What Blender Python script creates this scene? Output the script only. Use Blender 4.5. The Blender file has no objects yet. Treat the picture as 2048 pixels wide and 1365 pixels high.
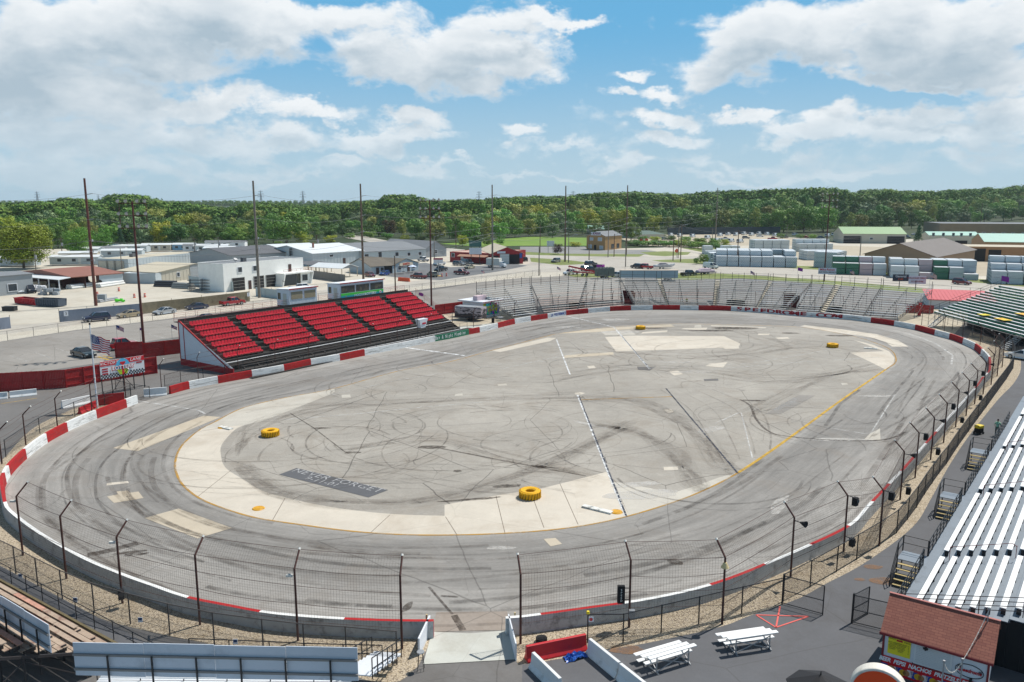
import bpy, math, random
from mathutils import Vector, Matrix
R=math.radians; PI=math.pi
SC=bpy.context.scene; COL=SC.collection
# ---------------------------------------------------------------- survey: photograph point -> place on the ground (metres)
F=1593.;CX=1024.;CY=682.5;H=24.;P=R(10.06)
def ray(px,py):
    u=(px-CX)/F; v=-(py-CY)/F
    return Vector((u, math.cos(P)+v*math.sin(P), -math.sin(P)+v*math.cos(P)))
def G(px,py,z=0.):
    d=ray(px,py); t=(z-H)/d.z
    return Vector((d.x*t,d.y*t,z))
def Y(px,py,y):
    d=ray(px,py); t=y/d.y
    return Vector((d.x*t,y,H+d.z*t))
def depth(p): return p.y*math.cos(P)-(p.z-H)*math.sin(P)
def hgt(px,pyb,pyt,zb=0.):          # height of an upright thing from its foot and its top
    b=G(px,pyb,zb); t=Y(px,pyt,b.y); return t.z-zb
def lin(c): 
    c=c/255.; return c/12.92 if c<=.04045 else ((c+.055)/1.055)**2.4
def rgb(r,g,b,k=1.): return (lin(r)*k,lin(g)*k,lin(b)*k,1)
# ---------------------------------------------------------------- materials
MATS={}
def mat(name,col,rough=.7,metal=0.,var=.0,vscale=1.,dirt=None,dscale=.3,bump=0.,bscale=20.,spec=.5,dthr=.55):
    if name in MATS: return MATS[name]
    m=bpy.data.materials.new(name); m.use_nodes=True; nt=m.node_tree; N=nt.nodes; L=nt.links
    b=N['Principled BSDF']; b.inputs['Roughness'].default_value=rough; b.inputs['Metallic'].default_value=metal
    b.inputs['Specular IOR Level'].default_value=spec
    b.inputs['Base Color'].default_value=col; m.diffuse_color=col
    if var or dirt or bump:
        tc=N.new('ShaderNodeTexCoord'); src=tc.outputs['Object']
        cur=None
        if var:
            n=N.new('ShaderNodeTexNoise'); n.inputs['Scale'].default_value=vscale; n.inputs['Detail'].default_value=6; n.inputs['Roughness'].default_value=.65
            L.new(src,n.inputs['Vector'])
            mr=N.new('ShaderNodeMapRange'); mr.inputs[1].default_value=.3; mr.inputs[2].default_value=.7; mr.inputs[3].default_value=1-var; mr.inputs[4].default_value=1+var
            L.new(n.outputs[0],mr.inputs[0])
            mx=N.new('ShaderNodeMix'); mx.data_type='RGBA'; mx.blend_type='MULTIPLY'; mx.inputs[0].default_value=1
            mx.inputs[6].default_value=col; L.new(mr.outputs[0],mx.inputs[7]); cur=mx.outputs[2]
        if dirt:
            n=N.new('ShaderNodeTexNoise'); n.inputs['Scale'].default_value=dscale; n.inputs['Detail'].default_value=8; n.inputs['Roughness'].default_value=.7
            L.new(src,n.inputs['Vector'])
            mr=N.new('ShaderNodeMapRange'); mr.inputs[1].default_value=dthr; mr.inputs[2].default_value=dthr+.15; L.new(n.outputs[0],mr.inputs[0])
            mx=N.new('ShaderNodeMix'); mx.data_type='RGBA'; L.new(mr.outputs[0],mx.inputs[0])
            if cur: L.new(cur,mx.inputs[6])
            else: mx.inputs[6].default_value=col
            mx.inputs[7].default_value=dirt; cur=mx.outputs[2]
        if cur: L.new(cur,b.inputs['Base Color'])
        if bump:
            n=N.new('ShaderNodeTexNoise'); n.inputs['Scale'].default_value=bscale; n.inputs['Detail'].default_value=4; L.new(src,n.inputs['Vector'])
            bp=N.new('ShaderNodeBump'); bp.inputs['Strength'].default_value=bump; bp.inputs['Distance'].default_value=.05; L.new(n.outputs[0],bp.inputs['Height']); L.new(bp.outputs[0],b.inputs['Normal'])
    MATS[name]=m; return m
def nmat(name,build):
    """material whose colour comes from a function of (nodes, links, texcoord node) returning a colour socket"""
    if name in MATS: return MATS[name]
    m=bpy.data.materials.new(name); m.use_nodes=True; nt=m.node_tree; b=nt.nodes['Principled BSDF']; b.inputs['Roughness'].default_value=.85
    b.inputs['Specular IOR Level'].default_value=.3
    g=NG(nt); g.b=b; c=build(g); g.l(c,b.inputs['Base Color']); MATS[name]=m; return m
class NG:
    def __init__(s,nt): s.nt=nt; s.N=nt.nodes; s.L=nt.links; s._tc=None
    def l(s,a,b): s.L.new(a,b)
    def n(s,t,**k):
        n=s.N.new(t)
        for a,v in k.items(): setattr(n,a,v)
        return n
    @property
    def tc(s):
        if not s._tc: s._tc=s.n('ShaderNodeTexCoord')
        return s._tc
    def put(s,sock,v):
        if hasattr(v,'is_output'): s.l(v,sock)
        else: sock.default_value=v
    def m(s,op,a,b=0.,c=0.,clamp=False):
        n=s.n('ShaderNodeMath',operation=op,use_clamp=clamp); s.put(n.inputs[0],a); s.put(n.inputs[1],b); s.put(n.inputs[2],c); return n.outputs[0]
    def vm(s,op,a,b=(0,0,0)):
        n=s.n('ShaderNodeVectorMath',operation=op); s.put(n.inputs[0],a); s.put(n.inputs[1],b); return n.outputs[0]
    def noise(s,vec,scale,detail=5,rough=.6,dist=0.):
        n=s.n('ShaderNodeTexNoise'); s.l(vec,n.inputs['Vector']); n.inputs['Scale'].default_value=scale; n.inputs['Detail'].default_value=detail; n.inputs['Roughness'].default_value=rough; n.inputs['Distortion'].default_value=dist; return n.outputs[0]
    def cracks(s,vec,scale,width,dist=.0):
        if dist:
            nn=s.n('ShaderNodeTexNoise'); s.l(vec,nn.inputs['Vector']); nn.inputs['Scale'].default_value=scale*3; nn.inputs['Detail'].default_value=5
            o=s.vm('SCALE',s.vm('SUBTRACT',nn.outputs[1],(.5,.5,.5))); o.node.inputs[3].default_value=dist; vec=s.vm('ADD',vec,o)
        n=s.n('ShaderNodeTexVoronoi',feature='DISTANCE_TO_EDGE'); s.l(vec,n.inputs['Vector']); n.inputs['Scale'].default_value=scale
        return s.mr(n.outputs[0],0,width*scale,1,0)
    def mr(s,v,a,b,c=0.,d=1.,smooth=False):
        n=s.n('ShaderNodeMapRange'); n.interpolation_type='SMOOTHSTEP' if smooth else 'LINEAR'
        s.put(n.inputs[0],v)
        for i,x in enumerate((a,b,c,d)): s.put(n.inputs[i+1],x)
        return n.outputs[0]
    def mix(s,f,a,b,blend='MIX'):
        n=s.n('ShaderNodeMix',data_type='RGBA',blend_type=blend); s.put(n.inputs[0],f); s.put(n.inputs[6],a); s.put(n.inputs[7],b); return n.outputs[2]
    def sc(s,vec,x,y,z):
        n=s.n('ShaderNodeMapping'); s.l(vec,n.inputs[0]); n.inputs['Scale'].default_value=(x,y,z); return n.outputs[0]
    def rot(s,vec,a):
        n=s.n('ShaderNodeMapping'); s.l(vec,n.inputs[0]); n.inputs['Rotation'].default_value=(0,0,a); return n.outputs[0]
# ---------------------------------------------------------------- mesh builder
class MB:
    def __init__(s,M=None): s.v=[]; s.f=[]; s.mi=[]; s.uv=None; s.M=M
    def add(s,vs,fs,mi=0):
        o=len(s.v)
        s.v+= [tuple(s.M@Vector(v)) for v in vs] if s.M else [tuple(v) for v in vs]
        s.f+=[tuple(i+o for i in f) for f in fs]; s.mi+=[mi]*len(fs); return s
    def hexa(s,p,mi=0):   # 8 points: bottom 4, top 4
        return s.add(p,[(3,2,1,0),(4,5,6,7),(0,1,5,4),(1,2,6,5),(2,3,7,6),(3,0,4,7)],mi)
    def box(s,c,d,rz=0,mi=0):      # c = centre of the bottom face
        x,y,z=c; a,b,h=d[0]/2,d[1]/2,d[2]; co,si=math.cos(rz),math.sin(rz)
        q=[(x+u*co-w*si,y+u*si+w*co) for u,w in ((-a,-b),(a,-b),(a,b),(-a,b))]
        return s.hexa([(i,j,z) for i,j in q]+[(i,j,z+h) for i,j in q],mi)
    def bar(s,p,q,w,h=None,mi=0,up=(0,0,1)):
        p=Vector(p);q=Vector(q);h=h or w; d=(q-p)
        if d.length<1e-6: return s
        d.normalize(); u=Vector(up)
        if abs(d.dot(u))>.99: u=Vector((1,0,0))
        sx=d.cross(u).normalized()*w/2; sy=sx.cross(d).normalized()*h/2
        return s.hexa([p-sx-sy,p+sx-sy,p+sx+sy,p-sx+sy,q-sx-sy,q+sx-sy,q+sx+sy,q-sx+sy],mi)
    def tube(s,p,q,r,r2=None,n=6,mi=0,cap=True):
        p=Vector(p);q=Vector(q);r2=r if r2 is None else r2; d=(q-p)
        if d.length<1e-6: return s
        d.normalize(); u=Vector((0,0,1)) if abs(d.z)<.99 else Vector((1,0,0))
        a=d.cross(u).normalized(); b=a.cross(d)
        vs=[p+(a*math.cos(t)+b*math.sin(t))*r for t in [2*PI*i/n for i in range(n)]]+[q+(a*math.cos(t)+b*math.sin(t))*r2 for t in [2*PI*i/n for i in range(n)]]
        fs=[(i,(i+1)%n,n+(i+1)%n,n+i)[::-1] for i in range(n)]
        if cap: fs+=[tuple(range(n)),tuple(range(2*n-1,n-1,-1))]
        return s.add(vs,fs,mi)
    def path(s,pts,r,n=4,mi=0):
        for a,b in zip(pts[:-1],pts[1:]): s.tube(a,b,r,n=n,mi=mi,cap=True)
        return s
    def wire(s,p,q,w,mi=0):     # thin triangular wire
        p=Vector(p);q=Vector(q);d=(q-p).normalized(); u=Vector((0,0,1)) if abs(d.z)<.9 else Vector((1,0,0))
        a=d.cross(u).normalized()*w/2; b=a.cross(d)
        vs=[p+a,p-a*.5+b*.87,p-a*.5-b*.87]; vs+= [v+(q-p) for v in vs]
        return s.add(vs,[(0,1,4,3),(1,2,5,4),(2,0,3,5)],mi)
    def quad(s,a,b,c,d,mi=0): return s.add([a,b,c,d],[(0,1,2,3)],mi)
    def poly(s,pts,z=None,mi=0):
        pts=[(p[0],p[1],z if z is not None else p[2]) for p in pts]
        return s.add(pts,[tuple(range(len(pts)))],mi)
    def prism(s,pts,z0,z1,mi=0,mside=None):
        n=len(pts); a=sum(pts[i][0]*pts[(i+1)%n][1]-pts[(i+1)%n][0]*pts[i][1] for i in range(n))
        if a<0: pts=pts[::-1]
        o=len(s.v); s.add([(p[0],p[1],z0) for p in pts]+[(p[0],p[1],z1) for p in pts],[tuple(range(n,2*n)),tuple(range(n-1,-1,-1))],mi)
        fs=[(o+i,o+(i+1)%n,o+n+(i+1)%n,o+n+i) for i in range(n)]; s.f+=fs; s.mi+=[mi if mside is None else mside]*n; return s
    def extr(s,prof,x0,x1,mi=0):   # profile in (y,z) extruded along x
        n=len(prof); a=sum(prof[i][0]*prof[(i+1)%n][1]-prof[(i+1)%n][0]*prof[i][1] for i in range(n))
        if a<0: prof=prof[::-1]
        return s.add([(x0,y,z) for y,z in prof]+[(x1,y,z) for y,z in prof],[tuple(range(n-1,-1,-1)),tuple(range(n,2*n))]+[(i,(i+1)%n,n+(i+1)%n,n+i) for i in range(n)],mi)
    def build(s,name,mats,parent=None,smooth=False,bevel=0,loc=None,rz=None):
        me=bpy.data.meshes.new(name); me.from_pydata(s.v,[],s.f)
        if not isinstance(mats,(list,tuple)): mats=[mats]
        for m in mats: me.materials.append(m)
        if len(mats)>1: me.polygons.foreach_set('material_index',s.mi)
        if smooth: me.polygons.foreach_set('use_smooth',[True]*len(s.f))
        if s.uv:
            uvl=me.uv_layers.new(name='UVMap'); k=0
            for pl in me.polygons:
                for li in pl.loop_indices: uvl.data[li].uv=s.uv[k]; k+=1
        me.update(); o=bpy.data.objects.new(name,me); COL.objects.link(o)
        if parent: o.parent=parent
        if bevel:
            bv=o.modifiers.new('bevel','BEVEL'); bv.width=bevel; bv.segments=2; bv.limit_method='ANGLE'
        if loc is not None: o.location=loc
        if rz is not None: o.rotation_euler.z=rz
        return o
def tag(o,label=None,cat=None,group=None,kind=None):
    if label: o['label']=label
    if cat: o['category']=cat
    if group: o['group']=group
    if kind: o['kind']=kind
    return o
def thing(name,label,cat,loc=(0,0,0),rz=0,group=None):
    o=bpy.data.objects.new(name,None); o.empty_display_size=.3; COL.objects.link(o); o.location=loc; o.rotation_euler.z=rz
    return tag(o,label,cat,group)
def kids(o): return [c for c in bpy.data.objects if c.parent is o]
KC={}
def copy_tree(src,loc,rz=0,label=None,group=None,scale=None,swap=None,keep=False):
    """copy of a thing with copies of its parts and sub-parts; swap = {part name: material}"""
    c=src.copy(); COL.objects.link(c); c.location=loc; c.rotation_euler.z=rz
    if label: c['label']=label
    if group: c['group']=group
    if scale: c.scale=scale if hasattr(scale,'__len__') else (scale,)*3
    def rec(a,b):
        if a.name not in KC: KC[a.name]=kids(a)
        for ch in KC[a.name]:
            d=ch.copy(); COL.objects.link(d); d.parent=b
            if swap and ch.name.split('.')[0] in swap:
                d.data=d.data.copy(); d.data.materials[0]=swap[ch.name.split('.')[0]]
            rec(ch,d)
    rec(src,c); return c
def structure(name,mb,m,**k):
    o=mb.build(name,m,**k); o['kind']='structure'; return o
def facing(a,b): 
    """rotation that puts local +x along a->b"""
    return math.atan2(b[1]-a[1],b[0]-a[0])
FONTS={}
def text_mesh(txt,size,m,parent,M,name='lettering',extrude=.01,sx=1.,bold=0.,shear=0.,align='CENTER',spacing=1.):
    """real letter shapes, laid in the local xz plane of M"""
    c=bpy.data.curves.new('t','FONT'); c.body=txt; c.size=size; c.extrude=extrude; c.align_x=align; c.align_y='CENTER'; c.offset=bold; c.shear=shear; c.space_character=spacing
    c.resolution_u=3
    o=bpy.data.objects.new('t',c); COL.objects.link(o)
    dg=bpy.context.evaluated_depsgraph_get(); me=bpy.data.meshes.new_from_object(o.evaluated_get(dg)); bpy.data.objects.remove(o)
    me.transform(M@Matrix.Diagonal((sx,1,1,1))); me.materials.clear(); me.materials.append(m)
    ob=bpy.data.objects.new(name,me); COL.objects.link(ob)
    if parent: ob.parent=parent
    return ob
def upright(x,y,z,rz=0):   # matrix for lettering standing upright, reading along local +x, facing -y
    return Matrix.Translation((x,y,z))@Matrix.Rotation(rz,4,'Z')@Matrix.Rotation(PI/2,4,'X')
def lying(x,y,z,rz=0): return Matrix.Translation((x,y,z))@Matrix.Rotation(rz,4,'Z')
# ---------------------------------------------------------------- camera, sun, sky
cam=bpy.data.cameras.new('camera'); co=bpy.data.objects.new('camera',cam); COL.objects.link(co); SC.camera=co
co.location=(0,0,H); co.rotation_euler=(PI/2-P,0,0); cam.sensor_width=36; cam.lens=36*F/2048; cam.clip_end=20000; cam.clip_start=.1
SUNAZ=Vector((.80,.60)); SUNEL=R(57)
sd=Vector((SUNAZ.x*math.cos(SUNEL),SUNAZ.y*math.cos(SUNEL),math.sin(SUNEL)))
sl=bpy.data.lights.new('sun','SUN'); sl.energy=4.7; sl.angle=R(.53); sl.color=(1,.955,.89)
so=bpy.data.objects.new('sun',sl); COL.objects.link(so); so.rotation_euler=sd.to_track_quat('Z','Y').to_euler(); so.location=(60,40,90)
w=bpy.data.worlds.new('World'); SC.world=w; w.use_nodes=True
g=NG(w.node_tree); bg=w.node_tree.nodes['Background']; SKY=.1; bg.inputs[1].default_value=SKY
sky=g.n('ShaderNodeTexSky',sky_type='NISHITA',sun_disc=False); sky.sun_elevation=SUNEL; sky.sun_rotation=math.atan2(SUNAZ.x,SUNAZ.y)
sky.air_density=1.15; sky.dust_density=1.2; sky.ozone_density=1.5
def make_field():
    """cloud cover as a function of (azimuth, elevation): soft banks where the day's clouds stand, broken up by noise"""
    ng=bpy.data.node_groups.new('cloud_cover','ShaderNodeTree')
    ng.interface.new_socket(name='V',in_out='INPUT',socket_type='NodeSocketVector'); ng.interface.new_socket(name='D',in_out='OUTPUT',socket_type='NodeSocketFloat')
    q=NG(ng); i=q.n('NodeGroupInput'); o=q.n('NodeGroupOutput'); v=i.outputs[0]
    wn=q.n('ShaderNodeTexNoise'); q.l(q.sc(v,1,1.5,1),wn.inputs['Vector']); wn.inputs['Scale'].default_value=9; wn.inputs['Detail'].default_value=5; wn.inputs['Roughness'].default_value=.62
    off=q.vm('SCALE',q.vm('SUBTRACT',wn.outputs[1],(.5,.5,.5))); off.node.inputs[3].default_value=.11
    vv=q.vm('ADD',v,off); tot=None
    # x, y, half-width, half-height (photograph scale), weight
    B=[(40,120,170,95,1.1),(180,60,130,60,.9),(230,50,190,62,1.2),(430,35,230,60,1.1),(620,20,230,34,1.0),(330,110,170,45,.9),
       (120,200,260,60,1.0),(420,200,150,36,1.0),(100,270,240,50,.8),(330,265,230,36,.75),(90,330,300,30,.6),
       (780,110,125,58,1.15),(900,115,150,68,1.2),(1010,115,130,52,1.1),(1000,40,110,46,1.0),(1150,35,90,18,.95),(1080,20,80,18,.9),
       (820,250,80,22,.85),(640,235,90,22,.8),(780,282,130,20,.85),(560,280,120,22,.7),
       (1260,140,40,15,.85),(1235,183,45,17,.95),(1330,180,80,24,1.0),(1450,135,80,45,1.0),(1500,85,90,60,1.2),(1580,70,110,60,1.25),(1640,110,110,42,1.0),
       (1780,50,140,70,1.2),(1930,60,160,62,1.2),(1870,110,140,42,1.1),(2010,130,90,45,1.0),(1800,160,110,18,.9),(1950,160,120,16,.85),(1670,160,35,12,.7),
       (1320,235,95,22,.85),(1490,243,75,18,.85),(1650,250,70,27,.95),(1610,275,110,20,.8),(1860,240,60,30,.9),(2000,235,90,36,.95),(1780,262,110,24,.8),(1900,285,170,24,.8),
       (1050,270,60,22,.75),(1330,280,120,16,.6),(1120,300,200,18,.45),(500,330,250,24,.5),(1500,320,400,20,.45),(1900,330,250,22,.5),(200,352,240,14,.62),(560,352,150,12,.6),(860,330,130,15,.68),(1010,345,110,10,.55),(1250,330,140,14,.62),(1480,350,160,11,.55),(1700,338,140,15,.65),(700,318,90,12,.6),(1150,352,150,9,.5)]
    for (x,y,a,b,wt) in B:
        if y>215: wt*=1.18
        d=ray(x,y).normalized(); az=math.atan2(d.x,d.y); el=math.asin(d.z)
        mp=q.n('ShaderNodeMapping'); q.l(vv,mp.inputs[0]); sx,sy=F/a/1.44,F/b/1.44
        mp.inputs['Scale'].default_value=(sx,sy,0); mp.inputs['Location'].default_value=(-az*sx,-el*sy,0)
        gr=q.n('ShaderNodeTexGradient',gradient_type='SPHERICAL'); q.l(mp.outputs[0],gr.inputs[0])
        tot=q.m('MULTIPLY',gr.outputs[1],wt*1.3) if tot is None else q.m('SMOOTH_MAX',tot,q.m('MULTIPLY',gr.outputs[1],wt*1.3),.25)
    tot=q.m('MINIMUM',tot,1.15)
    n=q.noise(q.sc(v,1,1.9,1),16,7,.6,.3)
    n2=q.noise(q.sc(v,1,2.4,1),5,4,.5)
    dn=q.m('ADD',tot,q.m('MULTIPLY',q.m('SUBTRACT',n,.5),1.5)); dn=q.m('ADD',dn,q.m('MULTIPLY',q.m('SUBTRACT',n2,.5),.6))
    q.l(dn,o.inputs[0]); return ng
fld=make_field()
tcw=g.tc.outputs['Generated']; nv=g.vm('NORMALIZE',tcw); sp=g.n('ShaderNodeSeparateXYZ'); g.l(nv,sp.inputs[0])
az=g.m('ARCTAN2',sp.outputs[0],sp.outputs[1]); el=g.m('ARCSINE',sp.outputs[2])
cv=g.n('ShaderNodeCombineXYZ'); g.l(az,cv.inputs[0]); g.l(el,cv.inputs[1]); V=cv.outputs[0]
def D(off):
    n=g.n('ShaderNodeGroup'); n.node_tree=fld; g.l(g.vm('ADD',V,off),n.inputs[0]); return n.outputs[0]
d0=D((0,0,0)); d1=D((.006,.014,0)); d2=D((.012,.040,0))
cov=g.mr(d0,.28,.80,0,1,True)
# above the photograph's frame: an even scatter of the same cumulus
lit=g.m('SUBTRACT',1.0,g.m('ADD',g.mr(g.m('SUBTRACT',d1,.35),0,1.1,0,.52),g.mr(g.m('SUBTRACT',d2,.35),0,.9,0,.6)),clamp=True)
edge=g.mr(d0,.35,.9,1,0); lit=g.m('MAXIMUM',lit,g.m('MULTIPLY',edge,.75))
K=1/SKY
dark=tuple(c*K for c in (.41,.51,.59))+(1,); lite=tuple(c*K for c in (.86,.89,.91))+(1,)
cc=g.mix(lit,dark,lite)
elf=g.mr(el,0.,.22,0,1)
cc=g.mix(g.mr(el,0.0,.13,.55,0,True),cc,tuple(c*K for c in (.52,.65,.74))+(1,))
# clear air: blue overhead, pale and milky towards the horizon
clear=g.mix(g.mr(el,0.0,.22,0,1,True),tuple(c*K for c in (.44,.61,.72))+(1,),tuple(c*K for c in (.135,.42,.70))+(1,))
clear=g.mix(.05,clear,sky.outputs[0])
zen=g.mr(el,.32,.8,0,1); clear=g.mix(zen,clear,g.mix(.45,sky.outputs[0],(0,0,0,1)))
cov=g.m('MULTIPLY',cov,g.mr(el,.0,.10,.5,.97))
fin=g.mix(cov,clear,cc)
# the rest of the sky dome: the same kind of cumulus, loosely scattered
sc2=g.noise(g.sc(nv,1,1,2.2),2.6,6,.62,.3); c2=g.mix(g.m('MULTIPLY',g.mr(sc2,.52,.62),g.mr(el,.0,.12,.4,1)),clear,tuple(c*K for c in (.42,.46,.50))+(1,))
bg2=g.n('ShaderNodeBackground'); bg2.inputs[1].default_value=SKY; g.l(fin,bg2.inputs[0]); g.l(c2,bg.inputs[0])
win=g.m('MULTIPLY',g.mr(g.m('ABSOLUTE',az),.64,.74,1,0),g.m('MULTIPLY',g.mr(el,.25,.32,1,0),g.mr(el,-.01,-.005,0,1)))
ms=g.n('ShaderNodeMixShader'); g.l(win,ms.inputs[0]); g.l(bg.outputs[0],ms.inputs[1]); g.l(bg2.outputs[0],ms.inputs[2]); g.l(ms.outputs[0],w.node_tree.nodes['World Output'].inputs[0])
w.cycles.sampling_method='MANUAL'; w.cycles.sample_map_resolution=512
SC.view_settings.view_transform='Standard'; SC.view_settings.look='None'; SC.view_settings.exposure=.08; SC.view_settings.gamma=1; SC.view_settings.use_curve_mapping=False
SC.cycles.max_bounces=5; SC.cycles.diffuse_bounces=3; SC.cycles.glossy_bounces=2; SC.cycles.transparent_max_bounces=16; SC.cycles.use_denoising=True
# ---------------------------------------------------------------- ground materials
def asphalt(name,base,var=.10,tint=(.30,.28,.26,1),crack=.5,agg=.10,lightpatch=.25,streak=False):
    def f(g):
        v=g.tc.outputs['Object']
        n1=g.noise(v,.06,6,.65,.4); n2=g.noise(v,.5,7,.7); n3=g.noise(v,4.5,4,.8); n4=g.noise(v,.022,3,.5)
        c=g.mix(g.mr(n1,.35,.68),base,tuple(x*(1-var*2) for x in base[:3])+(1,))
        c=g.mix(g.mr(n4,.45,.7,0,lightpatch),c,tuple(min(1,x*1.35) for x in base[:3])+(1,))
        k=g.m('ADD',g.m('MULTIPLY',g.m('SUBTRACT',n2,.5),var*4),g.m('MULTIPLY',g.m('SUBTRACT',n3,.5),agg*4))
        k=g.m('ADD',k,1.0)
        if streak:
            u=g.tc.outputs['UV']; s1=g.noise(g.sc(u,.05,9,1),1.3,7,.72,.25); s2=g.noise(g.sc(u,.11,26,1),1.1,6,.7,.4); s3=g.noise(g.sc(u,.02,3.2,1),2.1,4,.6)
            k=g.m('MULTIPLY',k,g.mr(s1,.3,.72,1.16,.80)); k=g.m('MULTIPLY',k,g.mr(s2,.3,.7,1.08,.90)); k=g.m('MULTIPLY',k,g.mr(s3,.35,.65,1.05,.88))
            sep=g.n('ShaderNodeSeparateXYZ'); g.l(u,sep.inputs[0]); vv=sep.outputs[1]
            band=g.m('MULTIPLY',g.mr(vv,.0,.12,0,1,True),g.mr(vv,.45,.8,1,0,True)); k=g.m('MULTIPLY',k,g.mr(band,0,1,1.08,.86))
        cc=g.n('ShaderNodeCombineXYZ')
        for i in range(3): g.l(k,cc.inputs[i])
        c=g.mix(1.,c,cc.outputs[0],'MULTIPLY')
        n5=g.noise(v,.17,8,.72,.6); c=g.mix(g.mr(n5,.50,.72,0,.6),c,tuple(x*y for x,y in zip(base[:3],(.68,.62,.56)))+(1,)); n6=g.noise(v,.9,6,.75); c=g.mix(g.mr(n6,.56,.70,0,.22),c,tuple(min(1,x*1.3) for x in base[:3])+(1,))
        if crack:
            cr=g.cracks(v,.07,.045,.55); cr2=g.cracks(v,.19,.03,.35)
            msk=g.mr(g.noise(v,.05,3),.42,.55); cr2=g.m('MULTIPLY',cr2,msk)
            c=g.mix(g.m('MULTIPLY',g.m('MAXIMUM',cr,g.m('MULTIPLY',cr2,.7)),crack,clamp=True),c,(.05,.045,.04,1))
        return c
    return nmat(name,f)
M_track=asphalt('worn grey track asphalt',rgb(149,146,141),.09,crack=.55,streak=True,lightpatch=.2,agg=.12)
M_infield=asphalt('pale infield asphalt',rgb(160,155,146),.12,crack=.85,agg=.15,lightpatch=.15)
M_lot=asphalt('parking lot asphalt',rgb(140,136,130),.10,crack=.6,lightpatch=.6)
M_paddock=asphalt('dark paddock asphalt',rgb(110,108,106),.10,crack=.5,lightpatch=.35)
M_walk=asphalt('sealed dark asphalt',rgb(94,95,98),.08,crack=.35,lightpatch=.35,agg=.06)
M_road=asphalt('light concrete road',rgb(176,171,161),.06,crack=.4,lightpatch=.2,agg=.04)
M_yard=asphalt('pale crushed stone yard',rgb(192,186,172),.07,crack=.0,lightpatch=.15,agg=.05)
M_beige=asphalt('beige dust yard',rgb(178,168,148),.08,crack=.0)
M_darklot=asphalt('dark shop parking asphalt',rgb(110,112,114),.08,crack=.3)
M_conc=asphalt('cream concrete apron',rgb(198,190,176),.07,crack=.12,agg=.03,lightpatch=.2)
M_conc2=asphalt('tan concrete patch',rgb(186,175,156),.07,crack=.12,agg=.03)
M_conc3=asphalt('grey rubbed concrete',rgb(186,181,170),.07,crack=.2,agg=.03)
M_ramp=asphalt('pale concrete ramp',rgb(187,188,180),.05,crack=.3,agg=.03)
def gravelf(g):
    v=g.tc.outputs['Object']; vo=g.n('ShaderNodeTexVoronoi'); g.l(v,vo.inputs['Vector']); vo.inputs['Scale'].default_value=11
    n=g.noise(v,.45,6,.7); c=g.mix(g.mr(vo.outputs['Distance'],0,.8),rgb(214,198,168),rgb(92,78,62))
    s=g.n('ShaderNodeSeparateXYZ'); g.l(vo.outputs['Color'],s.inputs[0])
    c=g.mix(g.m('MULTIPLY',s.outputs[0],.5),c,rgb(198,186,168)); c=g.mix(g.mr(n,.55,.72,0,.6),c,rgb(120,98,66))
    b=g.n('ShaderNodeBump'); b.inputs['Strength'].default_value=.6; b.inputs['Distance'].default_value=.05; g.l(vo.outputs['Distance'],b.inputs['Height']); g.l(b.outputs[0],g.b.inputs['Normal'])
    return c
M_gravel=nmat('tan gravel',gravelf)
def grassf(a,b_,c_,sc=.05):
    def f(g):
        v=g.tc.outputs['Object']; n=g.noise(v,sc,7,.7); n2=g.noise(v,1.5,4,.7)
        c=g.mix(g.mr(n,.35,.65),a,b_); c=g.mix(g.mr(n2,.45,.75,0,.6),c,c_); return c
    return f
M_grass=nmat('mown grass',grassf(rgb(92,112,50),rgb(122,130,76),rgb(150,142,90),.12))
M_field=nmat('bright field grass',grassf(rgb(96,130,44),rgb(122,146,62),rgb(90,120,40),.05))
M_land=nmat('woodland floor',grassf(rgb(40,56,26),rgb(52,68,30),rgb(44,46,28),.02))
M_greygravel=asphalt('grey gravel lot',rgb(140,140,138),.12,crack=0,agg=.1)
# ---------------------------------------------------------------- splines
def spline(pts,per=8,closed=False):
    n=len(pts); out=[]
    rng=range(n) if closed else range(n-1)
    for i in rng:
        if closed: a,b,c,d=[pts[(i+k)%n] for k in (-1,0,1,2)]
        else: a,b,c,d=pts[max(i-1,0)],pts[i],pts[i+1],pts[min(i+2,n-1)]
        for j in range(per):
            t=j/per
            out.append(.5*((2*b)+(c-a)*t+(2*a-5*b+4*c-d)*t*t+(3*b-a-3*c+d)*t**3))
    if not closed: out.append(pts[-1].copy())
    return out
def resample(pts,step,closed=False):
    if closed: pts=pts+[pts[0]]
    out=[pts[0].copy()]; need=step
    for a,b in zip(pts[:-1],pts[1:]):
        l=(b-a).length; pos=0
        while l-pos>=need: pos+=need; out.append(a.lerp(b,pos/l)); need=step
        need-=l-pos
    return out
def flat(p): return Vector((p.x,p.y,0))
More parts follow.
